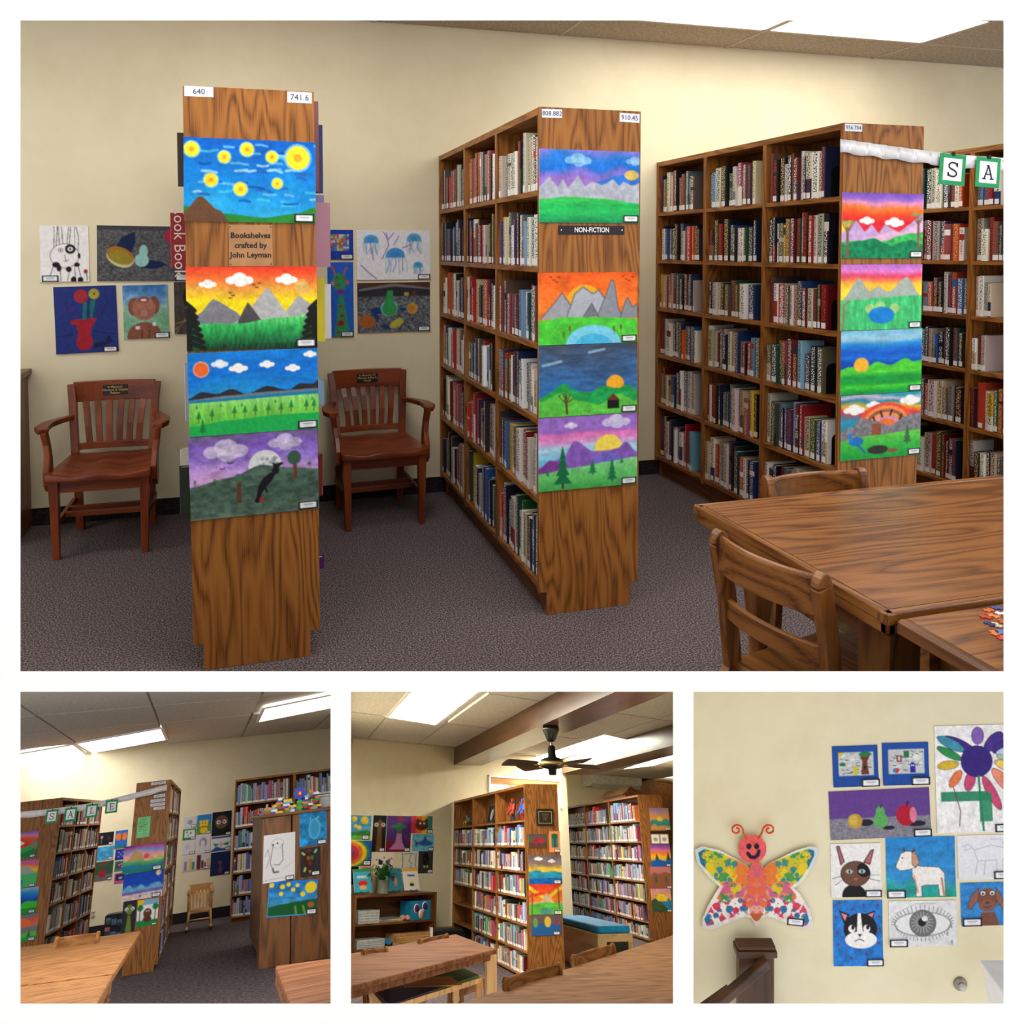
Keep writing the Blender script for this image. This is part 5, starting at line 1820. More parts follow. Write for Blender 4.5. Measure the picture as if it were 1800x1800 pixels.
def butterfly():
    r = (1219.5, 1463, 1437, 1632)
    c = Cv(210, 160, (238, 232, 222), 5)
    wings = c.pg([(.5, .42), (.6, .3), (.82, .16), (.93, .12), (.99, .13), (1.0, .2), (.95, .34), (.86, .5), (.8, .55), (.85, .62), (.93, .78), (.955, .92), (.94, .985), (.86, .97), (.7, .9), (.6, .85), (.5, .88),
                  (.4, .85), (.3, .9), (.14, .985), (.06, .97), (.06, .88), (.1, .75), (.17, .6), (.2, .54), (.12, .45), (.02, .3), (0.0, .16), (.06, .12), (.2, .16), (.4, .3)])
    s = np.minimum(c.u, 1 - c.u)
    up = np.where(s < .09, 0, np.where(s < .33, 1, 2))
    for kk_, col in ((0, (24, 116, 150)), (1, (196, 186, 46)), (2, (226, 130, 60))):
        c.put(((up == kk_) & (c.v < .5)).astype(float), col)
    c.put(((c.v >= .5) & (c.v < .66)).astype(float) * (s > .2), (226, 150, 90))
    for k in range(560):
        x, y = c.r.rand() * .5, .1 + .9 * c.r.rand()
        d = x
        if y < .5:
            pal = [(36, 130, 150), (60, 150, 80), (226, 200, 40), (226, 200, 40), (230, 150, 40)]
            col = pal[c.r.randint(5)] if .07 < d < .34 else ((30, 110, 150) if d < .07 else (226, 120, 50))
        elif y < .68:
            col = [(226, 196, 40), (226, 110, 50), (200, 90, 150), (60, 140, 80)][c.r.randint(4)]
        else:
            col = [(40, 110, 160), (200, 80, 150), (210, 40, 70), (232, 226, 220), (40, 110, 160)][c.r.randint(5)]
        if abs(d - .5) < .08:
            col = [(230, 100, 60), (190, 80, 150), (226, 120, 50)][c.r.randint(3)]
        rr = .006 + .026 * c.r.rand() ** 2
        m = ((s - x) ** 2 + ((c.v - y) * c.asp) ** 2 < rr * rr).astype(float)
        c.put(m, col, .85)
    inner = np.zeros_like(c.u)
    body = c.el(.5, .58, .075, .32)
    c.put(body, (222, 96, 90), .5)
    c.put(c.pg([(.44, .82), (.56, .82), (.5, .97)]), (190, 100, 60))
    edge_ = c.pg([(.5, .42), (.6, .3), (.82, .19), (.92, .15), (.965, .17), (.965, .22), (.92, .34), (.84, .48), (.77, .55), (.82, .63), (.9, .78), (.925, .9), (.9, .95), (.84, .93), (.7, .86), (.6, .82), (.5, .86), (.4, .82), (.3, .86), (.16, .93), (.1, .95), (.08, .88), (.13, .76), (.2, .62), (.23, .54), (.15, .44), (.05, .3), (.03, .19), (.08, .15), (.2, .19), (.4, .3)])
    c.put(1 - np.maximum(edge_, body), (238, 234, 226), .85)
    mask = np.maximum(np.maximum(wings, body), c.pg([(.44, .82), (.56, .82), (.5, .97)]))
    mk = mask.reshape(c.h, 2, c.w, 2).mean((1, 3)) > .5
    p0, p1 = LAND.at(r[0], r[1], y=YL), LAND.at(r[2], r[3], y=YL)
    w, h = p1[0] - p0[0], p0[2] - p1[2]
    M = LAND.M @ T((p0[0] + p1[0]) / 2, YL - .02, (p0[2] + p1[2]) / 2)
    t = thing('butterfly', 'large paper butterfly with rainbow splotched wings and smiling face', 'artwork', M)
    finish(bpy.data.objects.new('wings', cut_sheet('wings', c.grid(), mk, w, h)), t, None)
    q = Cv(44, 44, (226, 90, 90), 8)
    q.rough(.25, 6, 6)
    for k in range(60):
        q.put(q.el(q.r.rand(), q.r.rand(), .06), [(214, 80, 150), (236, 120, 50), (226, 90, 90)][k % 3], .6)
    kk = (34, 20, 40)
    q.put(q.el(.4, .42, .09, .1), kk).put(q.el(.66, .42, .09, .1), kk).put(q.ln([(.36, .66), (.45, .78), (.6, .8), (.7, .72), (.74, .58)], .06), kk)
    hm = q.el(.5, .5, .49, .49).reshape(q.h, 2, q.w, 2).mean((1, 3)) > .5
    hw = .235 * w
    finish(bpy.data.objects.new('head', cut_sheet('head', q.grid(), hm, hw, hw * 1.0)), t, T(-.04 * w, -.008, .36 * h))
    OR = plain((214, 84, 40), .7)
    for s_ in (-1, 1):
        pts = [(-.04 * w + s_ * .05 * w, -.012, .47 * h), (-.04 * w + s_ * .075 * w, -.02, .54 * h)]
        cx, cz = -.04 * w + s_ * .13 * w, .57 * h
        for k in range(20):
            a_ = (math.pi if s_ > 0 else 0) - s_ * k * .42
            rr = .05 * w * (1 - k / 26)
            pts.append((cx + rr * math.cos(a_), -.022, cz + rr * math.sin(a_) * .9))
        MB().tube(pts, .006, 7).build('antenna', OR, t)
    cm = bpy.data.objects.new('name_card', card_mesh(.135 * w, .06 * w))
    finish(cm, t, T(.31 * w, -.006, -.4 * h) @ RY(math.radians(6)))


butterfly()
# newel post with handrails
DW = {a: wood('stair_wood_' + a, (46, 28, 18), (66, 42, 28), (84, 56, 38), a, .35, 3.0) for a in 'XYZ'}
yp = 5.16
a, b = LAND.at(1299, 1680, y=yp), LAND.at(1361, 1790, y=yp)
w = b[0] - a[0]
nw = thing('newel_post', 'dark brown stair newel post with square cap and handrails below the butterfly', 'post', LAND.M @ T((a[0] + b[0]) / 2, yp, b[2] - .3))
hp = a[2] - b[2] + .3
MB().box(-w / 2, w / 2, 0, .06, 0, hp).build('post', DW['Z'], nw, bevel=.004)
MB().box(-w * .57, w * .57, -.018, .08, hp - .005, hp + .035).build('cap', DW['X'], nw, bevel=.006)
MB().box(-w * .54, w * .54, -.01, .07, hp + .035, hp + .062).build('cap', DW['X'], nw, bevel=.01)
o0 = np.array([(a[0] + b[0]) / 2, yp, b[2] - .3])
p0, p1 = LAND.at(1262, 1764, y=yp - .12), LAND.at(1348, 1690, y=yp - .03)
for (u, v, ww, hh) in ((p0, p1, .05, .055),):
    e = [Vector(u - o0), Vector(v - o0)]
    MB().bar(e[0] + (e[0] - e[1]) * .6, e[1], ww, hh).build('handrail', DW['X'], nw, bevel=.008)
p0, p1 = LAND.at(1240, 1768, y=yp - .1), LAND.at(1282, 1738, y=yp - .08)
e = [Vector(p0 - o0), Vector(p1 - o0)]
MB().bar(e[0] + (e[0] - e[1]) * .6, e[1], .035, .04).build('rail_bracket', DW['X'], nw, bevel=.004)
clip(nw, 'col', 1206, '+')
p = LAND.at(1687, 1728, y=YL)
kb = thing('wall_doorstop', 'round grey doorstop fixed to the landing wall', 'doorstop', LAND.M @ T(p[0], YL, p[2]) @ RX(math.pi / 2))
MB().lathe([(.0, 0), (.042, 0), (.042, .012), (.03, .02)], 20).build('base_plate', plain((150, 140, 126), .35, .5, .6), kb)
MB().lathe([(.02, .02), (.022, .04), (.0, .045)], 16).build('bumper', plain((196, 194, 190), .5), kb)
a, b = LAND.at(1749, 1722, y=4.9), LAND.at(1850, 1790, y=4.9)
bn = thing('plastic_tub', 'white plastic tub with rolled rim standing at the landing wall', 'tub', LAND.M @ T((a[0] + b[0]) / 2, 4.9, b[2]))
hh, ww = a[2] - b[2], (b[0] - a[0]) / 2
MB().prism([(-ww * .86, 0), (ww * .86, 0), (ww, hh), (-ww, hh)], -.12, .12).build('body', WHITE, bn, bevel=.01)
MB().box(-ww * 1.05, ww * 1.05, -.14, .14, hh - .02, hh + .005).build('rim', WHITE, bn, bevel=.008)


# ------------------------------------------------------------------ helpers for the further rooms
def hit(room, px, py, p0, ang):
    """Where the sight line meets the upright plane through p0 that runs along angle ang."""
    d = room.ray(px, py)
    e = np.array([0, 0, room.eye])
    n = np.array([math.sin(ang), -math.cos(ang), 0])
    return e + d * float(np.dot(n, np.array(p0) - e) / np.dot(n, d))


def hangw(room, p0, ang, rect, cv, label, group, card=None, roll=0.0, name='painting', cat='painting', off=.004, curl=.0):
    x0, y0, x1, y1 = rect
    xm, ym = (x0 + x1) / 2, (y0 + y1) / 2
    c = hit(room, xm, ym, p0, ang)
    w = float(np.linalg.norm(hit(room, x1, ym, p0, ang)[:2] - hit(room, x0, ym, p0, ang)[:2]))
    h = abs(float(hit(room, xm, y0, p0, ang)[2] - hit(room, xm, y1, p0, ang)[2]))
    me = paint_mesh(name, cv.grid(), w, h, .003, curl)
    o = bpy.data.objects.new(name, me)
    finish(o, None, room.M @ T(*c) @ RZ(ang) @ T(0, -off, 0) @ RY(math.radians(roll)))
    tag(o, label, cat, group)
    if card:
        cw = card[1] * w
        ch = card[1] * w * .45 if len(card) < 3 else card[2] * h
        finish(bpy.data.objects.new('name_card', card_mesh(cw, ch)), o, T((card[0] - .5) * w, -.006 - curl, -.5 * h + ch * .55))
    return o


def D(c, ops):
    for o in ops:
        k = o[0]
        if k == 'e':
            c.put(c.el(*o[1:-1]), o[-1])
        elif k == 'p':
            c.put(c.pg(o[1]), o[2])
        elif k == 'h':
            c.put(c.hill(o[1]), o[2])
        elif k == 'l':
            c.put(c.ln(o[1], o[2]), o[3])
        elif k == 'r':
            c.put(c.rc(*o[1:-1]), o[-1])
        elif k == 'g':
            c.ramp(o[1], wob=.12)
        elif k == 'n':
            c.rough(*o[1:])
        elif k == 'b':
            for x, y, r in o[1]:
                c.put(c.el(x, y, r), o[2])
        elif k == 'c':
            c.cloud(o[1], o[2], o[3])
    return c


def px_small(rect, col, seed=3):
    return Cv(max(14, (rect[2] - rect[0]) * 1.0), max(14, (rect[3] - rect[1]) * 1.0), col, seed)


def case_px(room, nb, fb, top_row, w, rows, bays, label, side, where, pal, thick, hr=(.62, .9), group=None, skip=(), gap=.05, kick=.1, lab=True, top_t=.035, dr=(.15, .2)):
    """A bookcase given by its near and far foot on the floor, its height and its shelf rows at the near edge."""
    N, Q = room.at(*nb, z=0), room.at(*fb, z=0)
    v = Q - N
    L = float(np.hypot(v[0], v[1]))
    th = math.atan2(-v[0], v[1])
    H = float(room.at(nb[0], top_row, y=N[1])[2])
    zs = [float(room.at(nb[0], r, y=N[1])[2]) for r in rows]
    zs = sorted(zs)
    M = room.M @ T(N[0], N[1], 0) @ RZ(th)
    if side > 0:
        M = M @ T(-w, 0, 0)
    t = bookcase(M, L, w, H, zs, bays, label, (side,), group, kick=kick, ins=.04, div=.05, top_t=top_t)
    bw = (L - .022) / bays
    xf = .004 if side < 0 else w - .004
    bay = []
    for b in range(bays):
        ya = .022 if b == 0 else .011 + bw * b + .025
        yb = L - .022 if b == bays - 1 else .011 + bw * (b + 1) - .025
        bay.append((ya, yb))
        for r, z in enumerate(zs):
            zt = (zs[r + 1] - .022) if r + 1 < len(zs) else H - top_t
            if (b, r) in skip:
                continue
            fill_bay(room, M, side, xf, ya, yb, z, zt - z, pal, (where, 'row %d' % r, str(b)), near_gap=gap * RNG.uniform(.5, 6), thick=thick, hr=hr, lab=lab, dr=dr)
    return t, M, L, H, zs, bay


def poly_top(room, pxs, z, th):
    return [tuple(room.at(px, py, z=z)[:2]) for px, py in pxs], z - th, z


def light_poly(room, pxs, z, label, group, mat=None):
    P = [room.at(px, py, z=z) for px, py in pxs]
    c = sum(P) / len(P)
    t = thing('ceiling_light', label, 'light', room.M @ T(c[0], c[1], z), group)
    q = [(p[0] - c[0], p[1] - c[1]) for p in P]
    MB().prism([(x * .97, y * .97) for x, y in q], -.006, .006, 'Z').build('diffuser', mat or LIGHT, t)
    f = MB()
    n = len(q)
    for i in range(n):
        f.bar((*q[i], 0), (*q[(i + 1) % n], 0), .05, .02)
    f.build('frame', WHITE, t)
    return t, P


def tile_ceiling(room, z, o, e1, e2, s1, s2, lights, name, r1, r2):
    c = struct(MB().add([tuple(np.array(o[:2]) + e1[:2] * (s1 * a) + e2[:2] * (s2 * b)) + (zz,) for zz in (z + .03, z + .1) for a, b in ((r1[0], r2[0]), (r1[0], r2[1]), (r1[1], r2[1]), (r1[1], r2[0]))],
                        [(0, 1, 2, 3), (7, 6, 5, 4), (0, 4, 5, 1), (1, 5, 6, 2), (2, 6, 7, 3), (3, 7, 4, 0)]).build(name, TBAR, None, room.M))
    g = .012

    def inside(p):
        for P in lights:
            s, n = True, len(P)
            ins = False
            for i in range(n):
                (x0, y0), (x1, y1) = P[i][:2], P[(i + 1) % n][:2]
                if (y0 > p[1]) != (y1 > p[1]) and p[0] < (x1 - x0) * (p[1] - y0) / (y1 - y0) + x0:
                    ins = not ins
            if ins:
                return True
        return False
    for a in range(r1[0], r1[1]):
        for b in range(r2[0], r2[1]):
            ctr = np.array(o[:2]) + e1[:2] * (s1 * (a + .5)) + e2[:2] * (s2 * (b + .5))
            u, v = room.px((*ctr, z))
            if inside(ctr) or not (room.lim[0] - 260 < u < room.lim[1] + 260 and 1080 < v < 1480):
                continue
            q = []
            for da, db in ((g, g), (g, 1 - g), (1 - g, 1 - g), (1 - g, g)):
                q.append(tuple(np.array(o[:2]) + e1[:2] * (s1 * (a + da)) + e2[:2] * (s2 * (b + db))))
            MB().prism(q, z - .004, z + .03, 'Z').build('ceiling_tile', TILEF, c)
    return c


# ------------------------------------------------------------------ the reference room with the ceiling fan
MID = Room(tilted(484, 1487, 0), 1.5)
MID.lim = (603, 1197)
d2 = MID.ray(2600, 1487)
E1 = np.array([0, 1.0, 0])
E2 = np.array([d2[0], d2[1], 0]) / math.hypot(d2[0], d2[1])
A2 = math.atan2(E2[1], E2[0])
W0 = MID.at(792, 1654, z=0)
ZM = float(hit(MID, 792, 1314, W0, A2)[2])
W2 = MID.at(1000, 1607, z=0)
a, b = hit(MID, 596, 1600, W0, A2), hit(MID, 1002, 1500, W0, A2)
a2, b2 = hit(MID, 980, 1500, W2, A2), hit(MID, 1204, 1500, W2, A2)


def upright(p, q, t, z1, name):
    n = np.array([-(q[1] - p[1]), q[0] - p[0]])
    n = n / np.linalg.norm(n) * t
    v = [(p[0], p[1], -.05), (q[0], q[1], -.05), (q[0], q[1], z1), (p[0], p[1], z1)]
    v += [(x + n[0], y + n[1], z) for x, y, z in v]
    o = struct(MB().add(v, [(0, 1, 2, 3), (7, 6, 5, 4), (0, 4, 5, 1), (1, 5, 6, 2), (2, 6, 7, 3), (3, 7, 4, 0)]).build(name, CREAM, None, MID.M))
    clip(o, 'col', 604, '+')
    clip(o, 'col', 1196, '-')
    return o


upright(a, b, .1, ZM + .1, 'wall_reference')
upright(a2, b2, .1, ZM + .1, 'wall_reference_far')
upright(b, b + np.array([0, float(a2[1] - b[1]) + 1.0, 0]), .1, ZM + .1, 'wall_reference_side')
f0 = [MID.at(px, py, z=0) for px, py in ((604, 1800), (1196, 1800), (1196, 1540), (604, 1600))]
fm = struct(MB().prism([(p[0], p[1]) for p in f0[:2]] + [(b2[0] + 1, b2[1] + 2), (a[0], b2[1] + 2)], -.04, 0, 'Z').build('floor_reference', CARPETF, None, MID.M))
clip(fm, 'col', 604, '+')
clip(fm, 'col', 1196, '-')
LP = []
for pxs, lab in ((((680, 1260), (766.7, 1274), (850, 1210), (729, 1206)), 'bright ceiling light panel between the cream wall and the wooden beam'),
                 (((941.7, 1330), (978, 1335), (1105, 1300), (1061.7, 1290)), 'bright ceiling light panel behind the ceiling fan'),
                 (((1092, 1352), (1150, 1345), (1194, 1331), (1180, 1325)), 'ceiling light panel beyond the beam above the air conditioner')):
    t, P = light_poly(MID, pxs, ZM - .012, lab, 'ceiling lights of the reference room', LIGHT_REF)
    clip(t, 'row', 1207, '+')
    clip(t, 'col', 1196, '-')
    LP.append(P)
s2 = float(np.linalg.norm((LP[0][1] - LP[0][0])[:2])) * 1.02
s1 = 3.4
cm_ = tile_ceiling(MID, ZM, LP[0][0], E1, E2, s1, s2, LP, 'ceiling_reference', (-5, 9), (-3, 9))
clip(cm_, 'row', 1206, '+')
clip(cm_, 'col', 604, '+')
clip(cm_, 'col', 1196, '-')
n_ = np.array([-math.sin(A2), math.cos(A2)])
# keep the ceiling in front of the wall
for q in list(cm_.children):
    pass
for x_, y_ in ((1.2, 8.8), (2.6, 8.9), (3.9, 9.2)):  # hidden panels added to brighten the reference room
    light_panel(MID.M @ T(0, 0, ZM), x_ - .6, x_ + .6, y_ - .6, y_ + .6, 'ceiling light panel over the tables of the reference room', 'lights over the reference tables', LIGHT_DIM)
_l = MID.at(1000, 1374, z=ZM)  # added behind the wall end to light the air conditioner
light_panel(MID.M @ T(0, 0, ZM - .03), _l[0] - .3, _l[0] + 1.6, _l[1] - 1.6, _l[1] + .6, 'ceiling light panel in the recess before the air conditioner', 'ceiling lights of the reference room', LIGHT_REF)
# beams
BW = {a_: wood('beam_wood_' + a_, (58, 34, 18), (78, 48, 26), (98, 62, 36), a_, .3, 3.0, .5) for a_ in 'XYZ'}


def beam(pa, pb, zb, far, lab):
    """pa, pb: the two lower edges of the beam at its wall end."""
    p, q = MID.at(*pa, z=zb), MID.at(*pb, z=zb)
    k = -40.0
    m = MB()
    vs = []
    for y in (0, k):
        vs += [(p[0], p[1] + y, zb), (q[0], p[1] + y, zb), (q[0], p[1] + y, ZM - .005), (p[0], p[1] + y, ZM - .005)]
    m.add(vs, [(0, 1, 2, 3), (7, 6, 5, 4), (0, 4, 5, 1), (1, 5, 6, 2), (2, 6, 7, 3), (3, 7, 4, 0)])
    o = struct(m.build('beam', BW['Y'], None, MID.M))
    tag(o, lab)
    clip(o, 'row', 1207, '+')
    clip(o, 'col', 1196, '-')
    return o


zbm = float(MID.at(797, 1345, y=MID.at(797, 1315, z=ZM)[1])[2])
beam((797, 1345), (836, 1350), zbm, 0, 'dark wooden ceiling beam the fan hangs under')
beam((983, 1361), (1003, 1369), zbm, 0, 'dark wooden ceiling beam above the air conditioner')

# bookcases
KID2 = KIDS + [((200, 190, 170), 6), ((60, 60, 70), 5), ((120, 40, 50), 4), ((50, 80, 60), 4)]
wA = float(MID.at(987, 1560, y=MID.at(929, 1727, z=0)[1])[0] - MID.at(929, 1727, z=0)[0])
cA, MA, LA, HA, zA, bayA = case_px(MID, (929, 1727), (794, 1654), 1378, wA, (1441, 1486.4, 1532, 1578, 1626, 1674, 1719), 3, 'tall oak bookcase with toys on top shelf and black award plaque', -1, 'the toy bookcase', KID2, (.05, .12),
                                   group='bookcases of the reference room', skip={(0, 6), (1, 6), (2, 6), (2, 2), (2, 1), (2, 0)})
wB = float(MID.at(1178, 1560, y=MID.at(1144, 1659, z=0)[1])[0] - MID.at(1144, 1659, z=0)[0])
cB, MB_, LB, HB, zB, bayB = case_px(MID, (1144, 1659), (1000, 1612), 1397, wB, (1442, 1479, 1513.7, 1549.6, 1585.5, 1621.4, 1652), 3, 'tall oak bookcase of encyclopedias behind the blue-topped bench', -1, 'the encyclopedia bookcase', KID2, (.05, .12),
                                    group='bookcases of the reference room', skip={(2, 6)})


def panel_hang(room, M, rect, ops, bg, lab, grp, card=(.85, .22)):
    p = room.M.inverted() @ (M @ Vector((0, 0, 0)))
    r = (room.M.inverted() @ M).to_euler()[2]
    return hangw(room, (p[0], p[1], 0), r, rect, D(px_small(rect, bg, len(lab)), ops), lab, grp, card)


GA = 'pictures on the ends of the reference bookcases'
S_, Y_, O_, R_, G_, B_, W_, K_, N_ = (60, 150, 210), (240, 206, 50), (240, 120, 40), (220, 50, 50), (70, 180, 80), (30, 90, 180), (240, 240, 240), (24, 24, 28), (120, 80, 56)
panel_hang(MID, MA, (929, 1466, 961, 1491), [('r', 0, .6, 1, 1, (96, 60, 50)), ('e', .4, .5, .14, .26, (170, 30, 60)), ('e', .72, .45, .12, .24, (180, 40, 60)), ('e', .16, .4, .07, .2, (40, 110, 60))], (92, 78, 76), 'dark little still life of red pears below the award plaque', GA, None)
panel_hang(MID, MA, (965, 1461, 984.5, 1498), [('r', .2, .12, .82, .78, (40, 130, 130)), ('r', .45, .3, .6, .78, (100, 50, 40)), ('e', .5, .25, .26, .14, (30, 100, 60))], (238, 150, 90), 'small teal tree picture mounted on orange paper', GA, (.7, .5))
panel_hang(MID, MA, (929.5, 1503, 987.5, 1554), [('g', [(0, (110, 100, 116)), (.3, (140, 120, 120)), (.45, (230, 196, 70)), (.55, (236, 200, 60)), (.6, (40, 150, 190)), (1, (20, 90, 180))]), ('c', .3, .12, .1), ('c', .7, .2, .09), ('h', [(0, .58), (.25, .52), (.5, .6), (.75, .55), (1, .6)], (40, 150, 190)), ('h', [(0, .8), (1, .78)], (20, 100, 190)), ('n', .25, 10, 16)], W_, 'painting of stormy grey sky above bright blue waves', GA)
panel_hang(MID, MA, (930, 1554, 988.5, 1608), [('g', [(0, (226, 60, 40)), (.5, (244, 130, 40)), (1, (244, 140, 50))]), ('l', [(0, .1), (.5, .5), (1, .1)], .05, Y_), ('l', [(0, .4), (.4, .3)], .04, (236, 60, 40)), ('h', [(0, .62), (.3, .58), (.55, .3), (.75, .6), (1, .6)], (206, 180, 150)), ('h', [(0, .66), (.5, .6), (1, .62)], (90, 196, 70)), ('e', .5, .88, .2, .1, (80, 160, 150)), ('l', [(.08, 1), (.1, .3)], .02, N_), ('l', [(.9, .8), (.88, .15)], .02, N_), ('n', .2, 10, 10)], W_, 'painting of orange sky with bare trees and green hills', GA)
panel_hang(MID, MA, (934, 1607, 985.5, 1644), [('r', 0, .45, 1, 1, (36, 100, 170)), ('e', .14, .4, .08, .24, (110, 160, 90)), ('e', .56, .36, .11, .26, (222, 196, 70)), ('e', .86, .4, .06, .14, (170, 50, 70))], (110, 92, 100), 'still life of green pear and lemon on blue cloth', GA)
panel_hang(MID, MB_, (1142.5, 1420, 1176.5, 1459), [('g', [(0, (150, 120, 170)), (.3, (200, 150, 130)), (.5, (244, 150, 60)), (.55, (60, 150, 150)), (.75, (50, 130, 130)), (.8, (200, 150, 80)), (1, (190, 140, 80))]), ('e', .5, .5, .14, .1, Y_)], W_, 'small sunset over a teal sea on the encyclopedia bookcase', GA)
panel_hang(MID, MB_, (1144, 1461, 1175, 1483), [('r', 0, 0, 1, .2, K_), ('r', .04, .28, .46, .98, W_), ('r', .54, .28, .96, .98, W_), ('e', .25, .65, .12, .16, (160, 160, 164)), ('e', .75, .65, .12, .16, (160, 160, 164))], (150, 100, 56), 'pair of little pencil sketches under a black title strip', GA, None)
panel_hang(MID, MB_, (1143.5, 1483, 1178.5, 1523), [('g', [(0, (90, 60, 150)), (.25, (220, 110, 180)), (.4, (240, 130, 50)), (.6, (250, 200, 50)), (1, (30, 100, 190))]), ('p', [(.2, .8), (.3, .4), (.45, .8)], (60, 70, 60)), ('p', [(.75, .75), (.88, .35), (1, .75)], (60, 70, 60)), ('h', [(0, .75), (.4, .7), (.7, .76), (1, .66)], (20, 100, 190))], W_, 'painting of dark peaks before a yellow and violet sky', GA)
panel_hang(MID, MB_, (1144, 1523.5, 1180, 1562), [('g', [(0, (214, 110, 150)), (.3, (190, 130, 120)), (.4, (150, 90, 66)), (.8, (190, 110, 90)), (1, (210, 110, 120))]), ('h', [(0, .4), (.2, .24), (.4, .4), (.65, .24), (1, .3)], (150, 90, 70)), ('e', .25, .58, .06, .18, (60, 100, 60)), ('e', .75, .58, .06, .16, (60, 100, 60))], W_, 'painting of a brown desert with two cactus plants', GA)
panel_hang(MID, MB_, (1145, 1562, 1180, 1603), [('g', [(0, (220, 150, 180)), (.45, (230, 170, 110)), (.52, (30, 140, 190)), (1, (40, 150, 200))]), ('e', .5, .5, .3, .3, Y_), ('r', 0, .54, 1, 1, (40, 140, 190)), ('h', [(0, .5), (.2, .42), (.4, .56), (1, 1)], (60, 90, 60)), ('n', .2, 10, 14)], W_, 'painting of a yellow sun setting in a pink sky over water', GA)
# award plaque and card on the first bookcase
pI = MA.inverted() @ MID.M


def local_rect(room, M, rect):
    r = (room.M.inverted() @ M).to_euler()[2]
    p = room.M.inverted() @ (M @ Vector((0, 0, 0)))
    f = M.inverted() @ room.M
    a = f @ Vector(hit(room, rect[0], (rect[1] + rect[3]) / 2, p, r))
    b = f @ Vector(hit(room, rect[2], (rect[1] + rect[3]) / 2, p, r))
    c = f @ Vector(hit(room, (rect[0] + rect[2]) / 2, rect[1], p, r))
    d = f @ Vector(hit(room, (rect[0] + rect[2]) / 2, rect[3], p, r))
    return (a.x + b.x) / 2, (c.z + d.z) / 2, b.x - a.x, c.z - d.z


x, z, w, h = local_rect(MID, MA, (942.5, 1422, 972, 1452))
q = MB().box(-w / 2, w / 2, -.03, 0, -h / 2, h / 2).build('plaque', BLACK, cA, T(x, -.001, z), .006)
tag(q, 'black award plaque with thin gold border')
GOLD = plain((176, 150, 90), .35, .5, .5)
fr = MB()
for a_ in (-1, 1):
    fr.box(-w * .38, w * .38, -.034, -.03, a_ * h * .34 - .004, a_ * h * .34 + .004).box(a_ * w * .38 - .004, a_ * w * .38 + .004, -.034, -.03, -h * .34, h * .34)
fr.build('border', GOLD, q)
for k in range(4):
    MB().box(-w * (.2 - .03 * k), w * (.2 - .03 * k), -.034, -.03, h * (.18 - .11 * k), h * (.2 - .11 * k)).build('engraved_line', GOLD, q)

# toys and framed photograph on the top shelf
zt_ = zA[-1]


def robot(M, s, cols, label, crouch=False):
    t = thing('toy_robot', label, 'toy', M, 'toy robots on the top shelf')
    m = [plain(c, .4) for c in cols]
    MB().box(-.05, .05, -.03, .03, .13, .21).build('torso', m[0], t, Matrix.Scale(s, 4), .006)
    MB().box(-.022, .022, -.02, .02, .215, .26).build('head', m[1], t, Matrix.Scale(s, 4), .006)
    for d in (-1, 1):
        MB().bar((d * .065, 0, .2), (d * .1, -.02, .12), .03, .03).bar((d * .1, -.02, .12), (d * .085, -.06, .08), .026, .026).build('arm', m[1], t, Matrix.Scale(s, 4), .004)
        MB().bar((d * .03, 0, .13), (d * .05, -.01, .07), .034, .034).bar((d * .05, -.01, .07), (d * .05, 0, .0), .04, .04).build('leg', m[2], t, Matrix.Scale(s, 4), .004)
        MB().box(d * .06 - .02, d * .06 + .02, -.03, .03, .19, .225).build('shoulder', m[2], t, Matrix.Scale(s, 4), .006)
    return t


def on_case(M, bay, f, z, x=.12):
    return M @ T(x, bay[0] + (bay[1] - bay[0]) * f, z) @ RZ(-math.pi / 2)


robot(on_case(MA, bayA[0], .62, zt_), 1.2, [(190, 40, 40), (170, 60, 40), (60, 60, 70)], 'red toy robot on the top shelf of the toy bookcase')
robot(on_case(MA, bayA[0], .28, zt_), 1.1, [(40, 80, 180), (70, 100, 190), (150, 50, 50)], 'blue toy robot on the top shelf of the toy bookcase')
t = thing('toy_creature', 'grey and lime toy creature with long neck on the top shelf', 'toy', on_case(MA, bayA[2], .5, zt_))
gm, lm = plain((120, 124, 124), .4), plain((150, 180, 50), .4)
MB().lathe([(.0, -.1), (.045, -.06), (.05, .03), (.0, .1)], 10).build('body', gm, t, T(0, 0, .1) @ RY(math.pi / 2))
MB().tube([(-.08, 0, .12), (-.2, 0, .17), (-.3, -.02, .15)], [.03, .02, .028], 8).build('neck', gm, t)
for x in (-.06, .06):
    for y in (-.04, .04):
        MB().tube([(x, y, .09), (x * 1.8, y * 2, .06), (x * 1.6, y * 2, 0)], .014, 6).build('leg', lm, t)
M_ = on_case(MA, bayA[1], .45, zt_)
t = thing('picture_frame', 'black framed photograph standing on the top shelf of the toy bookcase', 'picture frame', M_ @ RX(math.radians(-12)))
fw, fh = .62, .30
f = MB()
f.box(-fw / 2, fw / 2, -.015, 0, 0, .03).box(-fw / 2, fw / 2, -.015, 0, fh - .03, fh).box(-fw / 2, -fw / 2 + .05, -.015, 0, 0, fh).box(fw / 2 - .05, fw / 2, -.015, 0, 0, fh)
f.build('frame', BLACK, t)
c = D(Cv(30, 22, (30, 30, 32), 4), [('e', .4, .55, .18, .35, (200, 200, 204)), ('e', .62, .4, .12, .25, (110, 110, 114)), ('n', .5, 6, 6)])
finish(bpy.data.objects.new('photograph', paint_mesh('photograph', c.grid(), fw - .1, fh - .06)), t, T(0, -.004, fh / 2))
MB().bar((0, 0, fh * .7), (0, .12, 0), .04, .01).build('stand', BLACK, t)

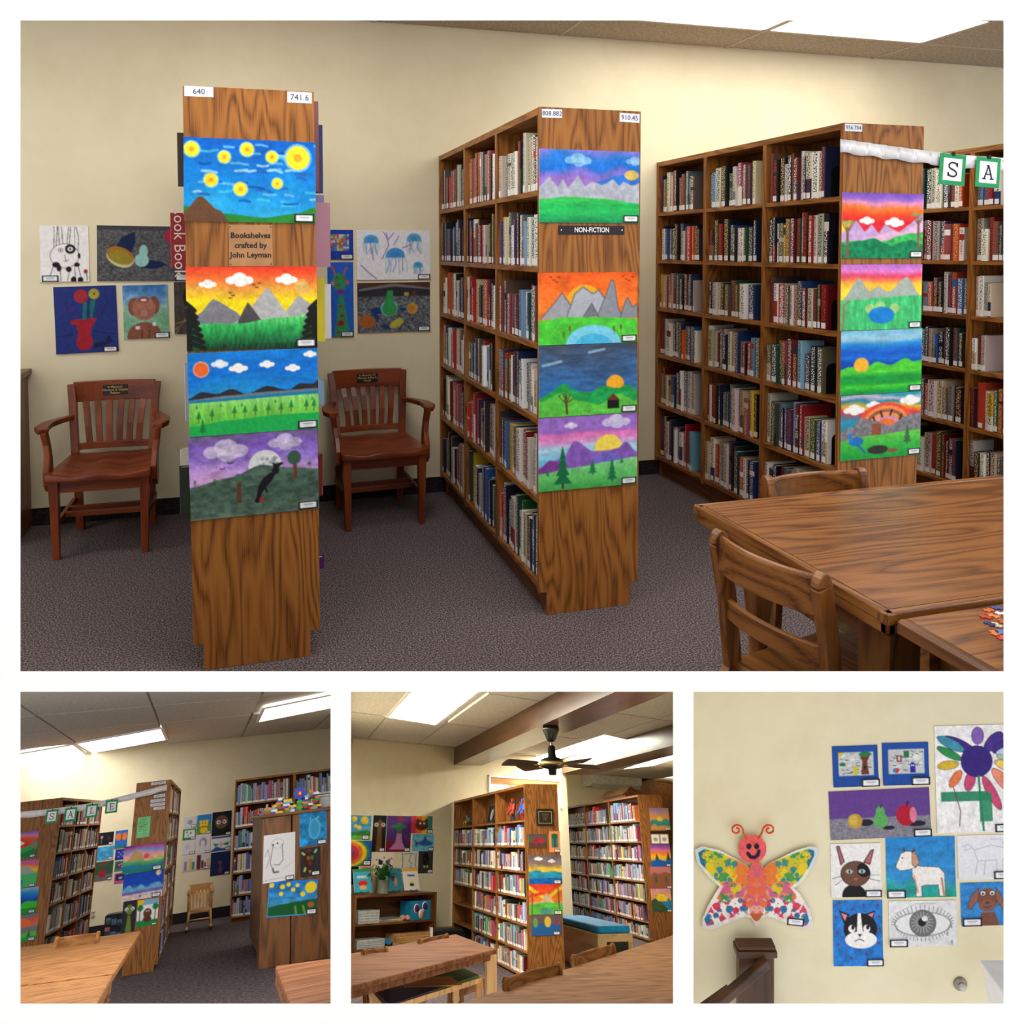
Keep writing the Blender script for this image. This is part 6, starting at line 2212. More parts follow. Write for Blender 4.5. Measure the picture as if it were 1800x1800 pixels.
# encyclopedia set with its picture spines
GW = []
for b_ in BOOKS:
    if b_['place'] and b_['place'][0] == 'the encyclopedia bookcase' and b_['place'][1] == 'row 6' and b_['place'][2] == '1':
        GW.append(b_)
ya, yb = bayB[2]
for k in range(22):
    y0 = ya + .06 + (yb - ya - .1) * k / 22
    u = k / 22
    col = (40, 110, 190) if .25 < u < .8 and k % 3 else (24, 44, 60)
    add_book(MID, MB_, -1, .012, y0, y0 + (yb - ya - .1) / 22 - .004, zB[-1] + .001, zB[-1] + .27, .2, col, ('the encyclopedia bookcase', 'row 6', '2'), True, [(.55, (56, 120, 190) if .3 < u < .8 else (26, 60, 80)), (1.0, (22, 40, 52))])
ym = (ya + yb) / 2
for wd_, dz_ in (('WORLD', 0.0), ('BOOK', -.13)):
    lettering(wd_, .15, WHITE, cB, T(-.002, ya + (yb - ya) * .3, zB[-1] + .19 + dz_) @ RZ(-math.pi / 2), 'spine_lettering', squash=2.6)

# window, air conditioner, arched panel, birdhouse
c0 = hit(MID, 857, 1362, W0, A2)
c1 = hit(MID, 985, 1394, W0, A2)
wW = float(np.linalg.norm((c1 - c0)[:2]))
hW = float(c0[2] - c1[2])
win = bpy.data.objects.new('window_1', None)
COL.objects.link(win)
win.matrix_world = MID.M @ T(c0[0], c0[1], c1[2]) @ RZ(A2)
win['kind'] = 'structure'
SKYM = emit('daylight', (.92, .96, 1, 1), 1.6)
MB().box(.03, wW - .03, -.012, -.004, 0, hW - .03).build('pane', SKYM, win)
MB().box(0, wW, -.05, 0, hW - .04, hW).box(0, .05, -.05, 0, -.3, hW).box(wW - .05, wW, -.05, 0, -.3, hW).build('window_frame', WHITE, win)
MB().box(.05, wW - .05, -.03, -.014, hW * .36, hW - .04).build('blind', PINE['X'], win)
MB().box(wW * .28, wW * .31, -.028, -.013, 0, hW * .4).build('mullion', PINE['Z'], win)
c0, c1 = hit(MID, 1021, 1357, W2, A2), hit(MID, 1111, 1389, W2, A2)
acw = float(np.linalg.norm((c1 - c0)[:2]))
ach = float(c0[2] - c1[2]) * 1.0
ac = thing('air_conditioner', 'white wall-mounted air conditioner below the second ceiling beam', 'air conditioner', MID.M @ T(c0[0], c0[1], c1[2]) @ RZ(A2))
MB().prism([(0, .0), (0, ach), (-.34, ach), (-.42, ach * .8), (-.4, ach * .3), (-.3, .02)], 0, acw, 'X').build('housing', plain((226, 226, 222), .3, .5), ac, bevel=.03)
MB().box(.04, acw - .04, -.36, -.12, -.012, .03).build('louver', plain((190, 190, 188), .4), ac)
c0 = hit(MID, 1104, 1402, W2, A2)
ar = []
R1, R2 = hit(MID, 1104, 1400, W2, A2), hit(MID, 1196, 1400, W2, A2)
rw = float(np.linalg.norm((R2 - R1)[:2]))
zr = float(hit(MID, 1150, 1374, W2, A2)[2] - R1[2])
for k in range(17):
    s = k / 16
    ar.append((s * rw, zr * math.sqrt(max(0, 1 - (2 * s * .85 - .85) ** 2)) if 0 < k else zr * .5))
t = thing('arched_panel', 'oak panel with arched top against the wall behind the encyclopedia bookcase', 'panel', MID.M @ T(R1[0], R1[1], R1[2]) @ RZ(A2))
MB().prism([(0, -1.2)] + ar + [(rw, -1.2)], -.3, -.02).build('panel', OAK['X'], t)
MB().prism([(x, z + .05) for x, z in ar] + [(x, z) for x, z in ar[::-1]], -.34, 0).build('arch_trim', OAK['X'], t)
clip(t, 'col', 1196, '-')
p = MB_ @ Vector((.22, LB * .3, HB))
t = thing('birdhouse', 'brown wooden birdhouse on top of the encyclopedia bookcase', 'birdhouse', MB_ @ T(.2, LB * .16, HB))
MB().box(-.13, .13, 0, LB * .26, 0, .06).build('body', WALNUT['Y'], t)
MB().prism([(-.2, .05), (.2, .05), (0, .2)], -.02, LB * .28).build('roof', WALNUT['Y'], t)

# ceiling fan
pf = MID.at(968, 1276, z=zbm)
fan = thing('ceiling_fan', 'black ceiling fan with four dark blades hanging under the wooden beam', 'fan', MID.M @ T(pf[0], pf[1], zbm))
zf = float(MID.at(968, 1342, y=pf[1])[2]) - zbm
FB = plain((28, 26, 24), .25, .6, .3)
MB().lathe([(.02, 0), (.11, 0), (.12, -.05), (.07, -.16), (.04, -.2), (.0, -.2)], 18).build('canopy', FB, fan)
MB().lathe([(.016, zf + .1), (.016, -.15)], 10).build('rod', STEEL, fan)
MB().lathe([(.03, zf + .22), (.05, zf + .2), (.06, zf + .08), (.15, zf + .05), (.17, zf), (.15, zf - .05), (.06, zf - .07), (.05, zf - .14), (.0, zf - .14)], 20).build('motor', FB, fan)
MB().lathe([(.16, zf + .02), (.175, zf + .012), (.175, zf - .012), (.16, zf - .02)], 20).build('brass_band', GOLD, fan)
for k in range(4):
    a = math.radians(20 + 90 * k)
    Mb = RZ(a)
    m = MB().box(.15, .3, -.02, .02, zf - .03, zf - .02, Mb)
    m.build('blade_arm', GOLD, fan)
    MB().prism([(.26, -.055), (.32, -.075), (.78, -.09), (.80, -.06), (.80, .06), (.78, .09), (.32, .075), (.26, .055)], -.005, .005, 'Z', Mb @ T(0, 0, zf - .015) @ RX(math.radians(20))).build('blade', plain((46, 34, 28), .4), fan)

# pictures on the cream wall
GW_ = 'pictures on the reference room wall'
MP = [((597, 1433, 652, 1476), (60, 150, 210), [('g', [(0, (60, 150, 210)), (.6, (90, 170, 215)), (1, (80, 160, 90))]), ('b', [(.45, .15, .09), (.78, .2, .13), (.5, .45, .06), (.62, .5, .07)], Y_), ('h', [(0, .75), (.5, .7), (.8, .6), (1, .66)], (50, 130, 60)), ('h', [(0, .86), (1, .82)], (110, 180, 60)), ('n', .25, 8, 10)], 'blue painting with yellow dots above green hills', (.84, .22)),
      ((654.5, 1433, 678, 1497), K_, [('p', [(.3, 1), (.36, .4), (.3, .2), (.5, .1), (.75, .2), (.66, .4), (.75, 1)], (110, 80, 40)), ('b', [(.25, .26, .14), (.78, .26, .14)], W_), ('b', [(.25, .26, .08), (.78, .26, .08)], (40, 80, 130))], 'tall brown giraffe with white-rimmed eyes on black paper', (.75, .4)),
      ((679, 1434, 722, 1497), (86, 52, 128), [('r', 0, .7, 1, 1, (120, 26, 50)), ('p', [(.42, .5), (.62, .5), (.66, .72), (.82, .94), (.14, .94), (.38, .74)], (186, 126, 180)), ('p', [(.62, .52), (.95, .86), (.8, .92), (.66, .74)], (50, 40, 100)), ('r', .42, .2, .62, .5, (60, 120, 80)), ('e', .5, .3, .32, .06, (60, 120, 80)), ('b', [(.52, .08, .1), (.66, .1, .07)], (160, 40, 60))], 'pink vase with green plant on purple paper', (.86, .22)),
      ((722.5, 1434.5, 760, 1465), (226, 110, 50), [('r', 0, 0, .25, 1, (210, 60, 80)), ('r', .25, 0, .5, 1, (236, 120, 40)), ('r', .5, 0, .75, 1, (240, 200, 60)), ('r', .75, 0, 1, 1, (60, 140, 140)), ('e', .5, .55, .3, .28, (92, 50, 36)), ('p', [(.22, .5), (.28, .12), (.46, .3)], (92, 50, 36)), ('p', [(.78, .5), (.76, .1), (.56, .3)], (92, 50, 36)), ('b', [(.42, .42, .05), (.6, .42, .05)], W_)], 'brown cat face on rainbow stripes', (.88, .26)),
      ((724.5, 1466, 762.5, 1496), (110, 190, 220), [('p', [(.08, .3), (.25, .5), (.5, .36), (.58, .06), (.68, .36), (.96, .5), (.9, .66), (.5, .7), (.28, .6), (.18, .8)], (50, 90, 170)), ('n', .2, 8, 8)], 'blue shark on pale blue water', (.86, .24)),
      ((597, 1477.5, 653.5, 1522), (240, 150, 60), [('r', 0, 0, 1, 1, (40, 100, 180)), ('e', .2, .5, .72, .62, (60, 150, 90)), ('e', .2, .5, .64, .55, Y_), ('e', .2, .5, .52, .46, (236, 120, 50)), ('e', .2, .5, .4, .36, (210, 60, 70)), ('e', .2, .5, .26, .25, (150, 60, 130)), ('e', .2, .5, .13, .15, (90, 110, 190)), ('n', .15, 8, 8)], 'bright concentric rainbow painting', (.86, .24)),
      ((658.5, 1498, 690.5, 1541), (236, 228, 216), [('b', [(.5, .22, .05), (.08, .3, .05), (.9, .26, .05), (.1, .6, .05), (.9, .66, .05), (.08, .85, .05)], (200, 60, 80)), ('e', .5, .5, .26, .2, (240, 238, 236)), ('p', [(.2, .5), (.18, .26), (.46, .36), (.4, .52)], (40, 36, 38)), ('p', [(.8, .5), (.84, .26), (.56, .36), (.62, .52)], (90, 86, 88)), ('e', .5, .5, .06, .04, K_), ('e', .45, .86, .22, .1, (60, 56, 58))], 'drawing of a black and white puppy among red hearts', (.82, .26)),
      ((703, 1497.5, 734, 1538), (226, 222, 212), [('l', [(.1, .05), (.15, .5), (.1, .95)], .02, (90, 86, 86)), ('l', [(.6, .1), (.5, .4), (.65, .5), (.55, .7), (.75, .7)], .015, (90, 86, 86)), ('l', [(.9, .05), (.85, .5), (.95, .95)], .02, (100, 96, 96)), ('l', [(.2, .1), (.5, .05), (.8, .1)], .02, (90, 86, 86))], 'loose pencil scribble of a face on cream paper', (.2, .32)),
      ((735, 1496, 760.5, 1535), (56, 56, 60), [('e', .5, .36, .22, .3, (22, 18, 20)), ('b', [(.42, .7, .07), (.62, .7, .07)], (214, 190, 120)), ('b', [(.4, .35, .04), (.6, .5, .04)], (140, 60, 40))], 'dark bat-like creature with round eyes on black paper', (.8, .34)),
      ((597, 1523, 629.5, 1555), (20, 22, 24), [('b', [(.7, .2, .03), (.85, .4, .03), (.75, .6, .03), (.9, .75, .03)], (150, 150, 90))], 'black paper with tiny scattered dots', None),
      ((632.5, 1522, 655, 1552), (240, 160, 96), [('r', .16, .12, .84, .82, (40, 140, 150)), ('e', .5, .4, .24, .2, (70, 90, 40)), ('l', [(.5, .8), (.5, .45)], .05, (70, 44, 30))], 'small tree picture mounted on peach paper', (.7, .42))]
for rect, bg, ops, lab, card in MP:
    o = hangw(MID, W0, A2, rect, D(px_small(rect, bg, len(lab)), ops), lab, GW_, card)
    clip(o, 'col', 605, '+')

# low shelf unit with its things
fr_ = np.array(W0) + np.array([math.sin(A2), -math.cos(A2), 0]) * .62
P0, P1 = hit(MID, 624, 1580, fr_, A2), hit(MID, 768, 1568, fr_, A2)
UW = float(np.linalg.norm((P1 - P0)[:2]))
UH = float(P1[2])
MU = MID.M @ T(P0[0], P0[1], 0) @ RZ(A2)
sh = thing('low_bookshelf', 'low walnut bookshelf below the picture wall with plant on top', 'bookshelf', MU)
for x in (0, UW - .05):
    MB().box(x, x + .05, 0, .5, 0, UH - .03).build('side_panel', WALNUT['Z'], sh)
MB().box(0, UW, 0, .5, UH - .035, UH).build('top_panel', WALNUT['X'], sh)
z1, z0_ = UH * .5, .06
for z in (z1, z0_):
    MB().box(.05, UW - .05, .01, .48, z - .03, z).build('shelf', WALNUT['X'], sh)
MB().box(.05, UW - .05, .48, .5, 0, UH - .03).build('back_panel', WALNUT['X'], sh)


def uat(f, z, y=.2):
    return MU @ T(UW * f, y, z)


def stand_book(f, col, ops, lab, w=.34, h=.34):
    t = thing('display_book', lab, 'book', uat(f, UH, .22) @ RZ(.12) @ RX(math.radians(-14)), 'books displayed on the low bookshelf')
    finish(bpy.data.objects.new('cover', paint_mesh('cover', D(Cv(26, 34, col, 4), ops).grid(), w, h, .02)), t, T(0, 0, h / 2 + .03))
    MB().bar((-.08, -.07, .02), (-.08, .08, .0), .012, .03).bar((.08, -.07, .02), (.08, .08, .0), .012, .03).build('easel', STEEL, t)
    return t


stand_book(.18, (60, 180, 214), [('r', 0, 0, 1, .12, (60, 150, 90)), ('e', .5, .62, .3, .12, (220, 50, 50)), ('e', .5, .8, .22, .1, (230, 190, 120)), ('r', .2, .3, .8, .4, W_)], 'sky blue picture book with red cap propped beside the plant', .42)
stand_book(.57, (56, 130, 150), [('e', .4, .45, .14, .12, (90, 50, 40)), ('e', .55, .6, .1, .2, (200, 150, 120))], 'teal picture book propped behind the plant', .38)
stand_book(.78, (240, 238, 232), [('r', 0, 0, 1, .14, (240, 180, 60)), ('r', .25, .3, .75, .38, (40, 100, 150)), ('e', .5, .7, .16, .08, (240, 190, 40)), ('e', .5, .76, .16, .06, K_)], 'white picture book with orange band propped on the low bookshelf', .4)
pl = thing('potted_plant', 'bushy green plant in pale grey-green pot on the low bookshelf', 'plant', uat(.42, UH, .25))
MB().lathe([(.09, 0), (.1, .01), (.115, .2), (.12, .2), (.1, .19), (.0, .18)], 18).build('pot', plain((160, 176, 160), .4), pl)
LG = [plain((40, 96, 46), .5), plain((64, 124, 60), .5), plain((30, 76, 40), .5)]
for k in range(26):
    a = k * 2.4
    r = .12 + .2 * ((k * 7) % 10) / 10
    zt2 = .34 + .16 * ((k * 3) % 7) / 7 - r * .3
    c_, s_ = math.cos(a), math.sin(a)
    pts = [(0, 0, .18), (c_ * r * .5, s_ * r * .5, .18 + (zt2 - .18) * .9), (c_ * r, s_ * r, zt2), (c_ * r * 1.3, s_ * r * 1.3, zt2 - .06)]
    MB().sweep(pts, [[(-.01, -.002), (.01, -.002), (.01, .002), (-.01, .002)], [(-.03, -.002), (.03, -.002), (.03, .003), (-.03, .003)], [(-.02, -.002), (.02, -.002), (.02, .002), (-.02, .002)], [(-.002, -.001), (.002, -.001), (.002, .001), (-.002, .001)]]).build('leaf', LG[k % 3], pl)


def basket(f, z, w, h, lab):
    t = thing('basket', lab, 'basket', uat(f, z, .2), 'grey baskets on the low bookshelf')
    g = plain((170, 172, 174), .5)
    MB().prism([(-w / 2 * .9, 0), (w / 2 * .9, 0), (w / 2, h), (w / 2 - .02, h), (w / 2 * .86, .015), (-w / 2 * .86, .015), (-w / 2 + .02, h), (-w / 2, h)], -.13, .13).build('body', g, t)
    MB().box(-w / 2, w / 2, -.14, -.125, 0, h).box(-w / 2, w / 2, .125, .14, 0, h).build('side', g, t)
    for k in range(4):
        MB().box(-w / 2 * .95, w / 2 * .95, -.146, -.14, h * (.2 + .2 * k), h * (.25 + .2 * k)).build('rib', plain((196, 198, 198), .5), t)
    return t


basket(.2, z1, .46, .18, 'grey slatted plastic basket on the middle board of the low bookshelf')
basket(.24, z0_, .6, .12, 'shallow grey plastic tray on the bottom board of the low bookshelf')
for k, (cc, nm) in enumerate((((150, 150, 110), 'olive'), ((190, 180, 150), 'cream'), ((110, 120, 120), 'slate'))):
    tag(MB().box(-.26, .26, -.14, .14, 0, .018).build('booklet', plain(cc, .6), None, uat(.47, z1 + .019 * k + .001, .2) @ RZ(.06 * k)), 'thin %s booklet lying in the flat pile on the low bookshelf' % nm, 'booklet', 'booklets lying on the low bookshelf')
t = thing('sticker_box', 'bright blue cube box with animal stickers on the low bookshelf', 'box', uat(.83, z1, .22))
bh = (UH - .04 - z1) * .78
MB().box(-.24, .24, -.15, .15, 0, bh).build('body', plain((30, 130, 176), .5), t, bevel=.004)
for k, (x, z, col) in enumerate(((-.1, .6, (110, 40, 90)), (.1, .7, (50, 60, 120)), (.02, .3, (226, 170, 130)))):
    MB().lathe([(.0, 0), (.07, 0), (.07, .004), (.0, .004)], 12).build('sticker', WHITE, t, T(x, -.15, bh * z) @ RX(math.pi / 2))
    MB().lathe([(.0, .004), (.055, .004), (.055, .008), (.0, .008)], 12).build('sticker', plain(col, .5), t, T(x, -.15, bh * z) @ RX(math.pi / 2))
for k in range(5):
    tag(MB().lathe([(.0, 0), (.04, .01), (.05, .04), (.03, .07), (.0, .08)], 10).build('pink_toy', plain((226, 160, 140), .5), None, uat(.62 + .035 * k, z1 + .001, .12 + .05 * (k % 2))), 'small pink rubber toy beside the blue sticker box', 'toy', 'pink rubber toys')
for k in range(5):
    tag(MB().box(-.4, .4, -.2, .2, 0, .03).build('wooden_puzzle', PINE['X'], None, uat(.77, z0_ + .032 * k + .002, .22) @ RZ(.03 * (k % 3 - 1))), 'flat wooden puzzle board in the stack at the bottom of the low bookshelf', 'puzzle', 'stack of wooden puzzle boards')
t = thing('toy_car', 'small blue toy car on the bottom board of the low bookshelf', 'toy', uat(.47, z0_, .15))
MB().prism([(-.1, .02), (.1, .02), (.1, .06), (.06, .07), (.03, .11), (-.05, .11), (-.08, .07), (-.1, .06)], -.04, .04).build('body', plain((70, 120, 170), .4), t, bevel=.004)
for x in (-.06, .06):
    for y in (-.042, .034):
        MB().lathe([(.0, 0), (.022, 0), (.022, .01), (.0, .01)], 10).build('wheel', BLACK, t, T(x, y, .022) @ RX(-math.pi / 2))
t = thing('black_bin', 'black box covered with a shiny bag at the foot of the toy bookcase', 'box', MID.M @ T(*MID.at(805, 1662, z=0)))
MB().box(-.5, .45, -.2, .3, 0, .26).build('body', BLACK, t, bevel=.03)
MB().box(-.55, -.5, -.22, .3, 0, .28).build('white_edge', WHITE, t, bevel=.01)

# tables, chairs, bench, play table
LAM = {a_: wood('laminate_' + a_, (84, 46, 24), (108, 64, 36), (126, 80, 48), a_, .7, 6.0, .08) for a_ in 'XYZ'}


def px_table(room, pxs, z, th, label, mats, legs=(), origin=None, lw=.07, group=None, axis='X'):
    P = [room.at(px, py, z=z) for px, py in pxs]
    c = sum(P) / len(P)
    t = thing('table', label, 'table', room.M @ T(c[0], c[1], 0), group)
    q = [(p[0] - c[0], p[1] - c[1]) for p in P]
    MB().prism(q, z - th, z, 'Z').build('table_top', mats[axis], t, bevel=.012)
    k = [(x * .93, y * .93) for x, y in q]
    n = len(k)
    for i in range(n):
        MB().bar((*k[i], z - th - .02), (*k[(i + 1) % n], z - th - .02), .03, .04).build('apron', mats['X'], t)
    for i in legs:
        x, y = q[i][0] * .93, q[i][1] * .93
        MB().box(x - lw, x + lw, y - lw, y + lw, 0, z - th).build('leg', mats['Z'], t)
    return t, q


tA, _q = px_table(MID, ((560, 1686), (801.7, 1641.7), (873, 1668), (560, 1747)), .72, .035, 'brown laminate table standing before the low bookshelf', {'X': LAM['X'], 'Z': PINE['Z']}, (2, 3), lw=.045)
clip(tA, 'col', 605, '+')
pt = thing('play_table', 'low children play table with blue and green top and pale wooden frame', 'table', MID.M @ T(*MID.at(750, 1730, z=.5)[:2], 0))
o0 = np.array([*MID.at(750, 1730, z=.5)[:2], 0])
Q = [MID.at(px, py, z=.5) - o0 for px, py in ((657, 1741), (803, 1698), (842, 1715), (684, 1768))]
m1, m2 = (Q[0] + Q[1]) / 2, (Q[2] + Q[3]) / 2
MB().prism([tuple(p[:2]) for p in (Q[0], m1, m2, Q[3])], .485, .505, 'Z').build('blue_panel', plain((28, 50, 120), .4), pt)
MB().prism([tuple(p[:2]) for p in (m1, Q[1], Q[2], m2)], .485, .505, 'Z').build('green_panel', plain((24, 96, 50), .4), pt)
for i in range(4):
    MB().bar((*Q[i][:2], .47), (*Q[(i + 1) % 4][:2], .485), .05, .035).build('frame_rail', PINE['X'], pt)
    MB().box(Q[i][0] - .03, Q[i][0] + .03, Q[i][1] - .03, Q[i][1] + .03, 0, .47).build('leg', PINE['Z'], pt)
mc = (m1 + m2) / 2
MB().box(mc[0] - .25, mc[0] + .25, mc[1] - .3, mc[1] + .3, .506, .511).build('tray_insert', PINE['X'], pt)
tB, _q = px_table(MID, ((800, 1765), (1215, 1633), (1215, 1850), (800, 1850)), .75, .05, 'large oak table in front of the toy bookcase', TABF)
clip(tB, 'col', 1196, '-')


def rail_chair(room, pa, pb, h, label, group):
    """A library chair placed by the two ends of its top rail."""
    a, b = room.at(*pa, z=h), room.at(*pb, z=h)
    w = float(np.linalg.norm((b - a)[:2]))
    c = (a + b) / 2
    ang = math.atan2(b[1] - a[1], b[0] - a[0])
    M = room.M @ T(c[0], c[1], 0) @ RZ(ang + math.pi) @ T(0, .245, 0)
    return library_chair(M, label, group, h, w, wd=TABF)


rail_chair(MID, (889, 1716), (981, 1691), .82, 'oak chair tucked behind the large table before the toy bookcase', 'oak chairs of the reference room')
rail_chair(MID, (1007, 1677), (1076, 1657), .82, 'oak chair tucked behind the large table before the bench', 'oak chairs of the reference room')
rail_chair(MID, (640, 1668), (678, 1663), .76, 'pale oak chair tucked behind the laminate table below the low bookshelf baskets', 'oak chairs of the reference room')
rail_chair(MID, (738, 1650), (785, 1640), .76, 'pale oak chair tucked behind the laminate table below the puzzle boards', 'oak chairs of the reference room')
a, b, c = MID.at(1050, 1642, z=.45), MID.at(1084, 1634, z=.45), MID.at(985, 1621, z=.45)
bl, bw_ = float(c[1] - a[1]), float(b[0] - a[0])
bn = thing('bench', 'birch box bench with bright blue cushion and small black plaque', 'bench', MID.M @ T(a[0], a[1], 0))
BIRCH = wood('birch', (176, 142, 96), (198, 166, 118), (210, 180, 134), 'Y', .45, 3.0)
MB().box(0, bw_, 0, bl, 0, .45).build('body', BIRCH, bn, bevel=.012)
MB().box(.02, bw_ - .02, .02, bl, .45, .54).build('cushion', plain((16, 140, 206), .7), bn, bevel=.03, seg=3)
MB().box(bw_ * .25, bw_ * .85, -.01, 0, .2, .36).build('plaque', BLACK, bn)


# ------------------------------------------------------------------ the sale room with the rocking chair
class MeasuredRoom(Room):
    """A room whose measured points carry a reading correction for its tilt."""
    kx, ky = 0.0, 0.0

    def ray(self, px, py):
        x = px + self.kx * (1490 - py)
        y = py + self.ky * (px - 308)
        return Room.ray(self, x, y)


HM = -.125
SALE = MeasuredRoom(tilted(350, 1450, HM), 1.58)
_p = SALE.at(308, 1590, z=0)
_u0, _u1, _u2 = np.array(SALE.px(_p + [0, 0, .6])), np.array(SALE.px(_p + [.5, 0, .6])), np.array(SALE.px(_p + [0, 0, 1.4]))
SALE.ky = float((_u1[1] - _u0[1]) / (_u1[0] - _u0[0])) + .012
SALE.kx = float((_u2[0] - _u0[0]) / (_u0[1] - _u2[1])) * .95
SALE.lim = (-80, 591)
YS_ = float(SALE.at(330, 1626, z=0)[1])
ZS = float(SALE.at(330, 1306, y=YS_)[2])
a, b = SALE.at(-60, 1500, y=YS_), SALE.at(640, 1500, y=YS_)
wl = struct(MB().box(a[0] - 3, b[0] + 1, YS_, YS_ + .15, -.05, ZS + .1).build('wall_sale', CREAM, None, SALE.M))
clip(wl, 'col', 594, '-')
wb = struct(MB().box(a[0] - 3, b[0] + 1, YS_ - .03, YS_, 0, .17).build('baseboard_sale', COVEBASE, None, SALE.M))
clip(wb, 'col', 594, '-')
yn = float(SALE.at(308, 1830, z=0)[1])
fs = struct(MB().box(a[0] - 3, b[0] + 1, yn, YS_, -.04, 0).build('floor_sale', CARPETF, None, SALE.M))
clip(fs, 'col', 594, '-')
LS = []
for pxs, lab in ((((20, 1288.5), (116.7, 1283.8), (139, 1303), (20, 1308.7)), 'ceiling light panel above the letter cards S and A'),
                 (((120, 1283), (270.7, 1275), (280.4, 1296), (149, 1303)), 'ceiling light panel above the letter cards L and E'),
                 (((448.5, 1263.8), (610, 1252), (615, 1274), (439, 1286)), 'ceiling light panel above the long wall bookcase')):
    t, P = light_poly(SALE, pxs, ZS - .02, lab, 'ceiling lights of the sale room', LIGHT_SALE)
    clip(t, 'col', 594, '-')
    LS.append(P)
ex = np.array([1.0, 0, 0])
ey = np.array([0, 1.0, 0])
o_ = SALE.at(149, 1303, z=ZS)
s_x = float(LS[1][2][0] - LS[1][3][0])
s_y = float(SALE.at(149, 1312, z=ZS)[1] - o_[1])
s_y = max(1.2, abs(float(LS[1][0][1] - LS[1][3][1])))
cs = tile_ceiling(SALE, ZS, (o_[0], o_[1]), ey, ex, s_y, s_x, LS, 'ceiling_sale', (-7, 3), (-4, 6))
for k_ in range(1):
    clip(cs, 'row', 1206, '+')
    clip(cs, 'col', 594, '-')

for x_, y_ in ((-1.7, 8.8), (-.4, 8.8), (.9, 8.8), (-.9, 7.2), (.4, 7.2)):  # out-of-view fill lights added because the sale room came out dark
    light_panel(SALE.M @ T(0, 0, ZS), x_ - .6, x_ + .6, y_ - .6, y_ + .6, 'ceiling light panel over the tables of the sale room', 'lights over the sale room tables', LIGHT_FILL)

# bookcases
def feet(nx, nr, fx, fr_):
    return (nx, nr), (fx, fr_)


wC = float(SALE.at(290, 1560, y=SALE.at(290, 1704, z=0)[1])[0] - SALE.at(225, 1560, y=SALE.at(290, 1704, z=0)[1])[0])
cC, MC, LC, HC, zC, bayC = case_px(SALE, (290, 1704), (311, 1640), 1368, wC, (1424, 1476, 1529, 1576, 1634, 1690), 3, 'tall oak bookcase with green notice and ribbon end between the picture walls', 1, 'the notice bookcase', KIDS + PAL[:6], (.08, .16), group='bookcases of the sale room', gap=.1)
wL = .62
cL, ML, LL, HL, zL, bayL = case_px(SALE, (82, 1690), (163, 1643), 1375, wL, (1424, 1472, 1517.5, 1563, 1616, 1668), 3, 'tall oak bookcase behind the letter cards S and A', 1, 'the sale bookcase', PAL, (.05, .11), group='bookcases of the sale room', gap=.06)
MLi = ML
cR, MR, LR, HR, zR, bayR = case_px(SALE, (636, 1636), (413, 1636), 1385, .7, (1429, 1469, 1509, 1549, 1588, 1626), 2, 'wide oak wall bookcase of thin picture books beyond the rocking chair', -1, 'the picture book bookcase', KIDS, (.02, .05), hr=(.66, .95), group='bookcases of the sale room', gap=.02)
clip(cR, 'col', 594, '-')

GL = 'pictures on the sale room bookcase ends'


def flip_left(M, w):
    return M


panel_hang(SALE, ML @ T(-wL * 0, 0, 0), (20, 1428, 64, 1474), [('g', [(0, (140, 96, 200)), (.15, (230, 150, 190)), (.3, (244, 100, 50)), (.5, (228, 50, 60)), (1, (230, 170, 200))]), ('c', .3, .42, .12), ('h', [(0, .74), (.4, .62), (1, .4)], (60, 180, 90)), ('h', [(0, .86), (1, .7)], (20, 140, 84)), ('l', [(.85, .8), (.84, .5)], .03, (120, 90, 80)), ('e', .84, .5, .12, .14, (150, 130, 130))], W_, 'painting of red sky over green bushes on the sale bookcase', GL)
panel_hang(SALE, ML, (20, 1479, 67, 1526), [('g', [(0, (190, 110, 210)), (.15, (234, 100, 120)), (.35, (250, 206, 60)), (1, (90, 200, 120))]), ('h', [(0, .5), (.5, .2), (1, .5)], (164, 178, 172)), ('h', [(0, .54), (1, .5)], (80, 196, 120)), ('e', .3, .82, .18, .14, (20, 130, 214))], W_, 'painting of a grey peak and blue pond on the sale bookcase', GL)
panel_hang(SALE, ML, (20, 1527.5, 70, 1573), [('g', [(0, (140, 190, 220)), (.25, (30, 140, 220)), (.5, (20, 80, 190)), (1, (20, 80, 190))]), ('h', [(0, .66), (.4, .62), (.6, .52), (1, .56)], (70, 200, 60)), ('h', [(0, .82), (1, .78)], (30, 160, 66))], W_, 'painting of blue sky over green hills on the sale bookcase', GL)
panel_hang(SALE, ML, (20, 1575, 73, 1622), [('g', [(0, (60, 150, 180)), (.15, (236, 90, 70)), (.4, (230, 120, 90)), (1, (90, 200, 80))]), ('e', .4, .42, .4, .3, (240, 120, 70)), ('h', [(0, .5), (.5, .48), (1, .44)], (130, 130, 136)), ('h', [(0, .7), (1, .66)], (90, 200, 80)), ('h', [(0, .86), (1, .84)], (40, 170, 70)), ('p', [(.68, .84), (.8, .84), (.74, .56)], (60, 110, 80))], W_, 'painting of an orange rainbow slice on the sale bookcase', GL)
